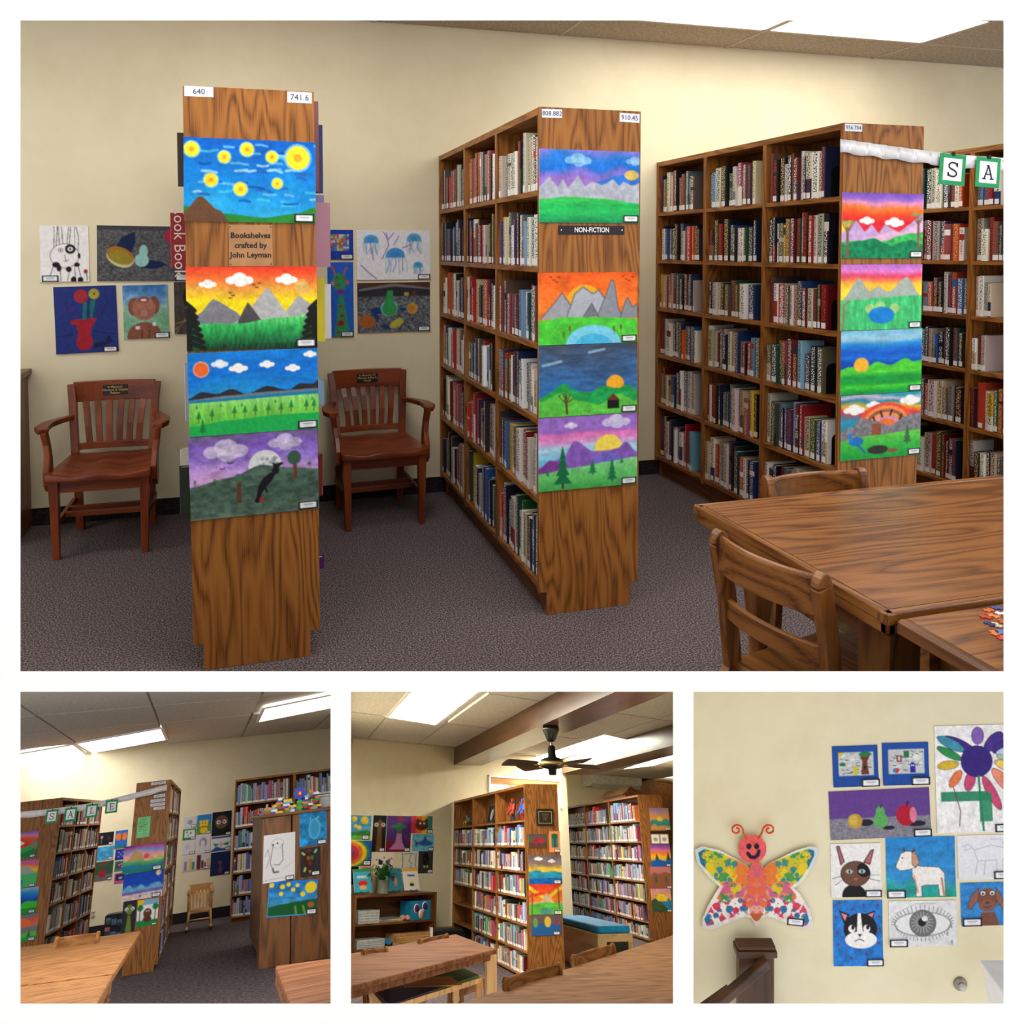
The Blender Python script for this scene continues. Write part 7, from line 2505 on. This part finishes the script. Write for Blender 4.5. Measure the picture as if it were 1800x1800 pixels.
panel_hang(SALE, MC, (217.5, 1477, 289, 1525), [('g', [(0, (90, 60, 160)), (.12, (210, 90, 160)), (.2, (110, 150, 220)), (.35, (240, 170, 190)), (.55, (240, 200, 160)), (.58, (110, 206, 130)), (.75, (70, 150, 110)), (.8, (20, 130, 200)), (.94, (30, 140, 110)), (1, (40, 130, 90))]), ('p', [(.1, .58), (.26, .2), (.34, .16), (.42, .24), (.52, .58)], (196, 160, 110)), ('e', .57, .44, .07, .1, (236, 80, 90)), ('p', [(.62, .56), (.7, .46), (.78, .56)], (226, 170, 80)), ('p', [(.78, .56), (.9, .42), (1, .56)], (210, 190, 80)), ('n', .12, 10, 10)], W_, 'painting of a tan mountain, pink sun and blue sea', GL)
panel_hang(SALE, MC, (220, 1525.5, 290.5, 1573), [('g', [(0, (20, 70, 190)), (.45, (20, 80, 200)), (.6, (110, 170, 220)), (.68, (110, 110, 190)), (.76, (130, 110, 190)), (.8, (226, 200, 206)), (1, (232, 206, 206))]), ('e', .87, .1, .065, .1, (226, 206, 160)), ('h', [(0, .6), (.15, .44), (.3, .6), (.45, .45), (.6, .6), (.75, .48), (.9, .44), (1, .58)], (110, 180, 220)), ('h', [(0, .7), (.5, .66), (1, .64)], (120, 110, 190)), ('h', [(0, .8), (1, .76)], (230, 204, 206)), ('e', .45, .88, .03, .04, (30, 110, 190)), ('b', [(.6, .84, .025), (.72, .84, .02), (.85, .82, .025)], (110, 190, 110)), ('n', .16, 14, 14)], W_, 'painting of deep blue night over icy peaks and pink beach', GL)
panel_hang(SALE, MC, (222, 1574, 246, 1629), [('p', [(.3, 1), (.4, .46), (.6, .46), (.75, 1)], (110, 130, 50)), ('e', .5, .28, .26, .16, (110, 130, 50)), ('b', [(.28, .26, .13), (.74, .26, .13)], W_), ('b', [(.3, .27, .06), (.72, .27, .06)], K_)], (40, 42, 50), 'green giraffe with big eyes on black paper', GL, None)
panel_hang(SALE, MC, (248, 1575, 285, 1622), [('r', 0, .78, 1, 1, (30, 140, 70)), ('r', 0, 0, 1, .2, (130, 180, 220)), ('e', .1, .08, .2, .14, (240, 200, 40)), ('e', .5, .52, .2, .18, (110, 60, 40)), ('e', .5, .74, .2, .12, (100, 52, 36)), ('e', .14, .3, .14, .12, (20, 130, 70)), ('e', .86, .3, .14, .12, (20, 130, 70)), ('l', [(.14, .4), (.14, .8)], .025, (90, 50, 40)), ('l', [(.86, .4), (.86, .8)], .025, (90, 50, 40)), ('b', [(.45, .44, .03), (.55, .44, .03)], W_)], (240, 240, 244), 'painting of a brown dog sitting between two round trees', GL)
x, z, w, h = local_rect(SALE, MC, (238, 1428.5, 261, 1464.5))
q = MB().box(-w / 2, w / 2, -.004, 0, -h / 2, h / 2).build('notice', plain((120, 206, 140), .4), cC, T(x, -.001, z))
tag(q, 'pale green printed notice')
lettering('Book Sale Prices', h * .07, K_ and BLACK, q, T(0, -.006, h * .38), squash=.8)
for k in range(7):
    MB().box(-w * (.36 - .02 * (k % 3)), w * (.1 + .07 * ((k * 3) % 4)), -.0055, -.004, h * (.26 - .075 * k), h * (.275 - .075 * k)).build('print_line', BLACK, q)
for rect, tx in (((258, 1369.5, 284, 1374), 'J BIOGRAPHY'), ((264, 1392, 284, 1397), 'J ENERGIZE'), ((259, 1400, 284.5, 1405), 'J EYEWITNESS'), ((259, 1407, 284.5, 1412), 'J INTERACTIVE'), ((265, 1414, 284.5, 1418.5), 'J GRAPHIC')):
    x, z, w, h = local_rect(SALE, MC, rect)
    q = MB().box(-w / 2, w / 2, -.003, 0, -h / 2, h / 2).build('section_label', CARDW, cC, T(x, -.001, z))
    lettering(tx, h * .8, INK, q, T(0, -.0045, 0), squash=min(1.0, w / (h * .8 * .62 * len(tx))))

# ribbon and letter cards
yr = float(min(SALE.at(290, 1704, z=0)[1], SALE.at(82, 1690, z=0)[1])) - .06
rp = [SALE.at(px, py, y=yr) for px, py in ((10, 1396), (80, 1398.5), (140, 1398), (190, 1394), (240, 1387.5), (286, 1381.5))]
ribbon(SALE.M, rp, .075, 'white satin ribbon hung between the sale bookcase and the notice bookcase')
for ch, rect in (('S', (75, 1395, 96, 1418)), ('A', (108, 1395.5, 129, 1419)), ('L', (145, 1394, 166, 1417)), ('E', (179.5, 1391, 201, 1414))):
    p0, p1 = SALE.at(rect[0], (rect[1] + rect[3]) / 2, y=yr - .05), SALE.at(rect[2], (rect[1] + rect[3]) / 2, y=yr - .05)
    zt_, zb_ = SALE.at((rect[0] + rect[2]) / 2, rect[1], y=yr - .05)[2], SALE.at((rect[0] + rect[2]) / 2, rect[3], y=yr - .05)[2]
    letter_card(SALE.M @ T((p0[0] + p1[0]) / 2, yr - .05, zt_), ch, p1[0] - p0[0], zt_ - zb_, ' across the sale room', 'letter cards of the sale room')

# pictures on the wall
GS = 'pictures on the sale room wall'
SP = [((169, 1447, 197.5, 1469), K_, [('l', [(.25, .9), (.28, .4)], .02, (150, 140, 130)), ('e', .27, .36, .08, .12, (190, 150, 170)), ('e', .7, .5, .1, .2, (60, 40, 40))], 'black picture of a pale flower', (.86, .26)),
      ((200.5, 1447, 222, 1478.5), (40, 110, 190), [('e', .3, .35, .25, .2, (236, 120, 60)), ('e', .75, .35, .22, .2, (236, 120, 60)), ('r', .5, .2, .56, .55, (60, 40, 40)), ('r', 0, .9, 1, 1, (40, 130, 90)), ('n', .2, 8, 8)], 'orange butterfly on blue paper', None),
      ((167, 1472, 199, 1495.5), (70, 160, 214), [('n', .35, 6, 6), ('b', [(.45, .3, .02), (.55, .3, .02)], W_)], 'pale blue painting with a faint face', (.87, .24)),
      ((202.5, 1480, 222, 1498.5), (36, 50, 160), [('b', [(.3, .3, .06), (.5, .5, .06), (.3, .7, .06), (.7, .3, .06), (.7, .7, .06)], (200, 200, 226))], 'deep blue picture of little white flowers', None),
      ((168.5, 1498, 200, 1531.5), (50, 84, 62), [('r', 0, .68, 1, 1, (100, 100, 104)), ('r', .26, .44, .58, .84, (160, 34, 44)), ('b', [(.25, .2, .06), (.4, .12, .06), (.55, .12, .06), (.7, .1, .05)], (150, 40, 50))], 'red pot of red flowers on green paper', (.87, .24)),
      ((203, 1501, 222, 1518.5), (50, 130, 100), [('r', .12, .12, .95, .75, (60, 60, 110)), ('b', [(.4, .4, .1), (.6, .3, .1), (.7, .6, .1)], (220, 130, 150))], 'tiny picture with pink shapes on green card', None),
      ((203.5, 1522, 222, 1540), (200, 90, 150), [('r', .12, .12, .95, .74, (40, 40, 90)), ('e', .6, .5, .2, .12, (170, 170, 190))], 'tiny dark picture on pink card', None),
      ((320.5, 1438.5, 342.5, 1458), (206, 204, 216), [('e', .5, .5, .18, .2, (110, 110, 124)), ('e', .5, .5, .1, .12, (210, 208, 220)), ('b', [(.5, .5, .05)], (60, 60, 70))], 'pencil eye sketch on white paper', (.8, .42)),
      ((344, 1438, 369, 1472), (40, 130, 206), [('r', 0, .5, 1, 1, (90, 150, 70)), ('e', .48, .5, .3, .2, (236, 196, 40)), ('e', .5, .8, .26, .18, (236, 196, 40)), ('b', [(.24, .34, .08), (.72, .34, .08)], (236, 196, 40)), ('r', .3, .6, .7, .66, (150, 70, 40)), ('b', [(.38, .44, .04), (.6, .44, .04)], K_)], 'yellow bear on blue sky and grass', (.82, .36)),
      ((370.5, 1436.5, 404.5, 1478.5), (26, 28, 36), [('e', .5, .44, .34, .28, (110, 80, 66)), ('b', [(.34, .44, .1), (.64, .44, .1)], W_), ('b', [(.35, .44, .05), (.63, .44, .05)], (40, 30, 30)), ('l', [(.42, .66), (.54, .66)], .02, (60, 40, 36))], 'dark portrait of a face with large round eyes', (.86, .26)),
      ((320, 1460, 343, 1479), (36, 130, 90), [('r', .14, .12, .92, .78, (222, 226, 226)), ('b', [(.3, .3, .07), (.6, .4, .08), (.4, .6, .06)], (90, 100, 110))], 'white mosaic on green card', (.8, .38)),
      ((320, 1480.5, 343, 1505), (214, 212, 224), [('e', .4, .45, .2, .18, (196, 194, 206)), ('l', [(.2, .4), (.5, .3), (.7, .5)], .015, (180, 178, 190))], 'faint pencil sketch of a head', (.8, .4)),
      ((344.5, 1473, 369.5, 1506), (216, 214, 226), [('e', .5, .42, .24, .26, (150, 148, 160)), ('e', .46, .5, .16, .2, (220, 218, 230)), ('l', [(.3, .3), (.28, .6)], .03, (110, 108, 120)), ('l', [(.7, .3), (.7, .6)], .02, (110, 108, 120))], 'pencil portrait of a person with short hair', (.84, .36)),
      ((371.5, 1480.5, 405.5, 1505.5), (230, 230, 236), [('r', 0, 0, 1, .12, (40, 80, 160)), ('h', [(0, .9), (.3, .7), (.6, .85), (1, .75)], (40, 90, 170)), ('p', [(.1, .42), (.46, .55), (.2, .7)], (40, 140, 80)), ('p', [(.96, .4), (.54, .55), (.85, .7)], (40, 140, 80)), ('r', .47, .4, .53, .75, (214, 120, 130))], 'green butterfly between blue waves', (.86, .26)),
      ((322, 1508, 370.5, 1534.5), (210, 208, 220), [('r', .08, .35, .18, .95, (170, 110, 130)), ('r', .25, .2, .35, .95, (210, 190, 90)), ('r', .36, .42, .46, .95, (60, 140, 90)), ('r', .53, .02, .68, .98, (100, 40, 44)), ('r', .7, .4, .78, .95, (80, 60, 70)), ('r', .8, .55, .88, .95, (170, 50, 60)), ('r', .9, .3, .99, .95, (200, 190, 90))], 'row of coloured towers like a city skyline', (.9, .2)),
      ((372.5, 1507.5, 407, 1548.5), (24, 34, 84), [('p', [(.36, .4), (.58, .38), (.54, .6), (.64, .8), (.5, .92), (.38, .8), (.46, .6)], (110, 60, 90)), ('l', [(0, .75), (1, .72)], .01, (40, 50, 100))], 'pink vase on dark blue paper in the sale room', (.86, .26))]
for rect, bg, ops, lab, card in SP:
    c = SALE.at((rect[0] + rect[2]) / 2, 1500, y=YS_)
    hangw(SALE, (0, YS_, 0), 0.0, rect, D(px_small(rect, bg, len(lab)), ops), lab, GS, card)
for rect, lab in (((166.5, 1583.5, 173.5, 1595.5), 'white electric wall outlet beside the sale bookcase'), ((369, 1579, 374, 1594), 'white electric wall outlet behind the rocking chair')):
    p0, p1 = SALE.at(rect[0], rect[1], y=YS_), SALE.at(rect[2], rect[3], y=YS_)
    t = thing('wall_outlet', lab, 'outlet', SALE.M @ T((p0[0] + p1[0]) / 2, YS_, (p0[2] + p1[2]) / 2))
    w, h = p1[0] - p0[0], p0[2] - p1[2]
    MB().box(-w / 2, w / 2, -.012, 0, -h / 2, h / 2).build('cover_plate', plain((200, 192, 170), .4), t, bevel=.004)
    for d in (-1, 1):
        MB().box(-w * .28, w * .28, -.016, -.012, d * h * .24 - h * .13, d * h * .24 + h * .13).build('socket', plain((160, 152, 134), .4), t)

# rocking chair
p = SALE.at(359, 1641, z=0)
w = float(SALE.at(381, 1600, y=p[1])[0] - SALE.at(338, 1600, y=p[1])[0])
H = float(SALE.at(359, 1560, y=p[1] + .3)[2])
rc = thing('rocking_chair', 'pale wooden rocking chair with spindle back against the sale room wall', 'chair', SALE.M @ T(p[0], p[1], 0))
hw = w / 2
zs_ = H * .44
MB().box(-hw * .9, hw * .9, -.25, .25, zs_ - .03, zs_ + .015).build('seat', PINE['X'], rc, bevel=.015)
MB().sweep(arc_pts((-hw * .98, .42, H - .07), (hw * .98, .42, H - .07), (0, .04, 0)), [(-.012, -.075), (.012, -.075), (.012, .075), (-.012, .075)]).build('crest_rail', PINE['X'], rc, bevel=.01)
for s in (-1, 1):
    MB().tube([(s * hw * .84, .23, zs_), (s * hw * .86, .3, zs_ + .3), (s * hw * .9, .41, H - .03)], [.022, .02, .018], 8).build('back_post', PINE['Z'], rc)
    MB().tube([(s * hw * .8, -.2, zs_ - .02), (s * hw * .86, -.24, .3), (s * hw * .95, -.26, .06)], [.02, .026, .018], 8).build('leg', PINE['Z'], rc)
    MB().tube([(s * hw * .75, .2, zs_ - .02), (s * hw * .82, .26, .3), (s * hw * .9, .3, .06)], [.02, .026, .018], 8).build('leg', PINE['Z'], rc)
    MB().sweep([(s * hw * .95, -.5 + .1 * k, .02 + .008 * (k - 4) ** 2 * .5) for k in range(10)], [(-.018, -.018), (.018, -.018), (.018, .018), (-.018, .018)]).build('rocker', PINE['Y'], rc)
    MB().bar((s * hw * 1.0, -.22, zs_ + .26), (s * hw * .92, .3, zs_ + .3), .06, .025).build('armrest', PINE['Y'], rc, bevel=.008)
    MB().tube([(s * hw * .92, -.16, zs_), (s * hw * .98, -.18, zs_ + .25)], .018, 8).build('arm_post', PINE['Z'], rc)
    MB().tube([(s * hw * .86, -.24, .25), (s * hw * .82, .26, .25)], .013, 6).build('stretcher', PINE['Y'], rc)
for z, y in ((.3, -.24), (.17, -.25), (.24, .27)):
    MB().tube([(-hw * .88, y, z), (hw * .88, y, z)], .013, 6).build('stretcher', PINE['X'], rc)
for k in range(5):
    x = (k - 2) / 2 * hw * .6
    MB().sweep([(x * .9, .22, zs_), (x, .28 + .02, zs_ + .22), (x * 1.05, .42, H - .1)], [[(-.012, -.006), (.012, -.006), (.012, .006), (-.012, .006)], [(-.024, -.006), (.024, -.006), (.024, .006), (-.024, .006)], [(-.014, -.006), (.014, -.006), (.014, .006), (-.014, .006)]], up=(0, 1, 0)).build('spindle', PINE['Z'], rc)

# brochure rack on the floor between the bookcases
p = SALE.at(207, 1640, z=0)
bx = thing('brochure_rack', 'dark brochure box with scenic photos on its front beside the notice bookcase', 'box', SALE.M @ T(p[0], p[1], 0))
w = float(SALE.at(224, 1600, y=p[1])[0] - SALE.at(191, 1600, y=p[1])[0])
hb = float(SALE.at(207, 1594, y=p[1])[2])
MB().prism([(-w / 2, 0), (w / 2, 0), (w / 2, hb * .96), (w / 2 - .05, hb), (-w / 2 + .05, hb), (-w / 2, hb * .96)], 0, .4).build('body', plain((44, 52, 54), .5), bx)
for i in range(3):
    for j in range(2):
        c = D(Cv(12, 9, (110, 150, 190), i + 3 * j), [('h', [(0, .6), (.5, .4), (1, .7)], [(70, 110, 70), (120, 130, 140), (60, 100, 150)][i]), ('n', .4, 4, 4)])
        finish(bpy.data.objects.new('photo', paint_mesh('photo', c.grid(), w * .26, hb * .24)), bx, T((i - 1) * w * .3, -.004, hb * (.76 - .5 * j) - .02 * i))
MB().box(-w * .45, -w * .2, -.02, 0, hb * .38, hb * .52).build('pink_note', plain((226, 130, 140), .6), bx)

# the end cabinet with toys
p = SALE.at(470, 1726, z=0)
yc = p[1]
x1 = float(SALE.at(636, 1600, y=yc)[0])
w = x1 - p[0]
hc = float(SALE.at(466, 1458, y=yc)[2])
kc = thing('cabinet', 'brown oak cabinet end covered with drawings, toys standing on top', 'cabinet', SALE.M @ T(p[0], yc, 0))
wm = float(SALE.at(519, 1600, y=yc)[0]) - p[0]
MB().box(0, wm - .006, 0, .5, .0, hc).build('end_panel', WALNUT['Z'], kc, bevel=.006)
MB().box(wm + .006, w, 0, .5, .0, hc).build('end_panel', WALNUT['Z'], kc, bevel=.006)
MB().box(.01, w, .5, 2.6, .1, hc).build('body', WALNUT['Y'], kc)
MB().box(-.03, w, -.03, 2.6, hc, hc + .035).build('top', WALNUT['X'], kc, bevel=.008)
clip(kc, 'col', 594, '-')
KP = [((465.5, 1488.5, 521.5, 1573), (226, 226, 232), [('e', .44, .2, .2, .1, (180, 178, 184)), ('e', .44, .2, .18, .09, (228, 228, 232)), ('b', [(.3, .22, .03), (.44, .2, .03)], (50, 50, 54)), ('l', [(.3, .24), (.26, .4), (.22, .6), (.3, .72)], .012, (120, 118, 124)), ('l', [(.58, .22), (.6, .36), (.62, .56), (.5, .66), (.34, .64)], .012, (110, 108, 114)), ('l', [(.3, .72), (.34, .8), (.48, .8)], .03, (110, 108, 112)), ('l', [(.05, .45), (.15, .3), (.2, .5), (.1, .7)], .012, (170, 168, 174)), ('l', [(.6, .76), (1, .6)], .006, (180, 180, 186)), ('l', [(0, .95), (.5, .93), (1, .96)], .006, (150, 150, 156))], 'large pencil drawing of a standing meerkat on white paper', (.84, .26)),
      ((526.5, 1456.5, 574, 1517), (40, 140, 206), [('n', .5, 5, 7), ('e', .55, .52, .22, .3, (90, 180, 220)), ('e', .55, .52, .17, .26, (60, 150, 206)), ('l', [(.4, .25), (.4, .18)], .02, (130, 200, 226)), ('l', [(.6, .25), (.7, .18)], .02, (130, 200, 226))], 'swirly bright blue painting on the brown cabinet', (.82, .32)),
      ((531.5, 1520.5, 567, 1571), (44, 46, 52), [('e', .48, .45, .3, .32, (60, 30, 26)), ('e', .4, .36, .08, .08, (150, 90, 40)), ('e', .58, .36, .08, .08, (40, 120, 70)), ('e', .48, .54, .08, .08, (120, 40, 36)), ('e', .42, .1, .1, .06, (110, 40, 50)), ('l', [(.2, .22), (.1, .16)], .05, (190, 190, 90)), ('l', [(.72, .18), (.8, .1)], .05, (150, 190, 120)), ('l', [(.25, .7), (.2, .8)], .05, (190, 190, 90)), ('p', [(.42, .8), (.54, .8), (.48, .92)], (220, 130, 50))], 'painted turtle on black paper', (.76, .4)),
      ((478.5, 1575, 565.5, 1637), (30, 120, 196), [('g', [(0, (30, 120, 206)), (.6, (60, 150, 210)), (1, (30, 110, 60))]), ('n', .4, 8, 8), ('b', [(.06, .1, .05), (.28, .16, .05), (.4, .1, .045), (.58, .14, .04), (.26, .36, .045), (.5, .26, .045), (.7, .4, .05), (.86, .22, .12)], (244, 216, 50)), ('h', [(0, .72), (.3, .66), (.6, .6), (1, .56)], (24, 90, 50)), ('e', .88, .72, .07, .08, (170, 90, 50)), ('l', [(.6, 1), (.56, .75)], .02, (110, 160, 50)), ('l', [(.78, 1), (.72, .75)], .02, (110, 160, 50)), ('r', 0, .97, 1, 1, (60, 160, 210)), ('r', 0, 0, .015, 1, (60, 160, 210))], 'blue painting with yellow spots above dark green fields', (.9, .2))]
for rect, bg, ops, lab, card in KP:
    hangw(SALE, (0, yc, 0), 0.0, rect, D(px_small(rect, bg, len(lab)), ops), lab, GL, card, roll=4 if 'fields' in lab else 0)
tc = [(200, 40, 40), (40, 80, 190), (240, 200, 40), (40, 150, 70), (240, 240, 240), (30, 30, 34), (236, 130, 40), (120, 170, 220)]


def brick(m, x, y, z, a, b, h):
    m.box(x - a / 2, x + a / 2, y - b / 2, y + b / 2, z, z + h)
    n = max(1, int(a / .035))
    for k in range(n):
        m.box(x - a / 2 + a * (k + .3) / n, x - a / 2 + a * (k + .7) / n, y - .01, y + .01, z + h, z + h + .008)


RT = random.Random(11)
TOYN = ['low rainbow brick car', 'black and red brick vehicle', 'small brick tower with white top', 'yellow and blue brick house', 'flat brick raft', 'orange brick dump truck', 'pale blue brick castle', 'mixed brick wall']
for k in range(8):
    px = (468, 479, 491, 503, 513, 538, 546, 554)[k]
    p = SALE.at(px, 1455, y=yc)
    t = thing('brick_toy', '%s standing on the brown cabinet' % TOYN[k], 'toy', SALE.M @ T(p[0], yc + .1, hc + .0355), 'brick toys on the cabinet')
    n = (3, 4, 7, 6, 3, 7, 9, 8)[k]
    z = 0.0
    for j in range(n):
        m = MB()
        a = RT.uniform(.05, .12)
        brick(m, RT.uniform(-.02, .02), 0, z, a, .06, .024)
        m.build('brick', plain(tc[(j * 3 + k) % 8], .35, .5), t)
        z += .024
p = SALE.at(525.5, 1455, y=yc)
t = thing('brick_flower', 'tall brick flower with blue petals and green stem on the brown cabinet', 'toy', SALE.M @ T(p[0], yc + .1, hc + .0355))
zt_ = float(SALE.at(525.5, 1422, y=yc)[2]) - hc - .035
for j in range(6):
    m = MB()
    brick(m, 0, 0, zt_ * j / 7, .045 + .03 * (j % 2), .05, zt_ / 7.2)
    m.build('brick', plain((90, 190, 60) if j % 2 else (60, 170, 80), .35), t)
for a in range(8):
    q = a * math.pi / 4
    MB().box(-.025, .025, -.03, .03, -.022, .022).build('petal', plain((40, 90, 200), .35), t, T(.052 * math.cos(q), 0, zt_ + .052 * math.sin(q)))
MB().box(-.03, .03, -.035, .035, -.03, .03).build('heart', plain((214, 50, 50), .35), t, T(0, 0, zt_))
MB().box(-.012, .012, -.04, -.035, -.012, .012).build('heart_dot', plain((230, 220, 190), .4), t, T(0, 0, zt_))
p = SALE.at(572, 1455, y=yc)
t = thing('plastic_bin', 'pale grey plastic bin on the brown cabinet beside the brick toys', 'bin', SALE.M @ T(p[0], yc + .25, hc + .0355))
MB().box(-.11, .14, -.12, .12, 0, .13).build('body', plain((170, 172, 180), .4), t, bevel=.01)
MB().box(-.12, .15, -.13, .13, .13, .15).build('lid', plain((190, 192, 200), .4), t, bevel=.008)
clip(t, 'col', 594, '-')

# tables and chair
rail_chair(SALE, (110, 1620.5), (182, 1620.5), .84, 'oak chair tucked behind the long oak table before the sale bookcase', 'oak chairs of the sale room')
tA, q = px_table(SALE, ((-60, 1632), (257, 1630), (213, 1699), (-60, 1699)), .75, .05, 'long oak table before the sale bookcase', TABF, axis='X')
TL = [SALE.at(px, py, z=.75) for px, py in ((213, 1699), (257, 1630))]
c0 = SALE.M.inverted() @ tA.matrix_world.translation
turned_leg(tA, q[2][0] - .12, q[2][1] + .3, 0, .7, TABF, r=.09)
tB, q = px_table(SALE, ((-60, 1701), (212, 1701), (160, 1800), (-60, 1800)), .745, .05, 'second oak table pushed against the long oak table', TABF, axis='X')
tC, q = px_table(SALE, ((499, 1722), (640, 1722), (640, 1830), (545, 1830)), .72, .05, 'brown laminate table beside the brown cabinet', LAM, axis='X')
clip(tC, 'col', 594, '-')


# ------------------------------------------------------------------ put every book on its shelf
def emit_books(limit=300):
    order = sorted(BOOKS, key=lambda b: -b['area'])
    single, rest = order[:limit], order[limit:]
    by = {}
    for b in BOOKS:
        if b['place']:
            by.setdefault(b['place'], []).append(b)
    for l in by.values():
        l.sort(key=lambda b: b['y0'])
        for i, b in enumerate(l):
            b['nb'] = l[i + 1] if i + 1 < len(l) else (l[i - 1] if i else None)
    used = set()
    for b in single:
        V, Fc, C, X, U = book_geo(b, True)
        me = colour_mesh('book', V, Fc, C, X, U)
        o = bpy.data.objects.new('book', me)
        base = Vector((b['xf'], (b['y0'] + b['y1']) / 2, b['z0']))
        me.transform(Matrix.Translation(-base))
        finish(o, None, b['M'] @ Matrix.Translation(base))
        cn = cname(b['col'])
        if b.get('label'):
            lab = b['label']
        elif b['title']:
            lab = '%s book titled %s, %s shelf of %s' % (cn, b['title'], b['place'][1], b['place'][0])
        else:
            h = b['z1'] - b['z0']
            hn = 'tall ' if h > .25 else ('short ' if h < .212 else '')
            nb = b.get('nb')
            nt = ', beside %s %s one' % ('an' if cname(nb['col'])[0] in 'ao' else 'a', cname(nb['col'])) if nb else ''
            lab = '%s%s book, %s shelf of %s%s' % (hn, cn, b['place'][1], b['place'][0], nt)
            if lab in used:
                lab = '%s%s book, %s shelf, %s bay of %s%s' % (hn, cn, b['place'][1], b['place'][2], b['place'][0], nt)
            if len(lab.replace('956.704', '956 704').replace('-', ' ').split()) > 16:
                lab = lab.replace(nt, '')
            used.add(lab)
        tag(o, lab, 'book', 'single books on the shelves')
        t = b['y1'] - b['y0']
        d = -b['s']
        h = b['z1'] - b['z0']
        x0, x1 = sorted((d * .003, d * (b['dp'] - .004)))
        MB().box(x0, x1, -t / 2 + .003, t / 2 - .003, .003, h - .005).build('pages', PAGES, o)
        if b['lab']:
            q = MB()
            x = b['s'] * (min(.004, t * .12) * .8 + .0006)
            xa, xb = sorted((x, x - b['s'] * .001))
            q.box(xa, xb, -t * .3, t * .3, .006, .034)
            q.build('spine_label', WHITE, o)
        if b.get('label', '').startswith('red cook'):
            lettering('Cook Book', .062, plain((232, 214, 206), .6), o, T(d * .03, -t / 2 - .0012, h * .5) @ RY(math.pi / 2), 'title')
        if b['title']:
            lum = sum(b['col'][:3]) / 3
            mat = WHITE if lum < 120 else plain((120, 24, 30), .6)
            n = len(b['title'])
            sz = min(t * .8, (h - .06) / (n * .62))
            Mt = T(b['s'] * (min(.004, t * .12) * .8 + .0008), 0, h * .56)
            Mt = Mt @ (RZ(-math.pi / 2) if b['s'] < 0 else RZ(math.pi / 2)) @ RY(math.pi / 2)
            lettering(b['title'], sz, mat, o, Mt, 'title')
    groups = {}
    for b in rest:
        groups.setdefault('all', []).append(b)
    for key, l in groups.items():
        VV, FF, CC, XX, UU = [], [], [], [], []
        for b in l:
            V, Fc, C, X, U = book_geo(b, False)
            o = len(VV)
            M = b['M']
            VV += [tuple(M @ Vector(p)) for p in V]
            FF += [tuple(i + o for i in f) for f in Fc]
            CC += C
            XX += X
            UU += U
        me = colour_mesh('book_mass', VV, FF, CC, XX, UU)
        o = bpy.data.objects.new('book_mass', me)
        COL.objects.link(o)
        tag(o, 'rows of smaller library books standing on the farther shelves', 'books', None, 'stuff')


emit_books()
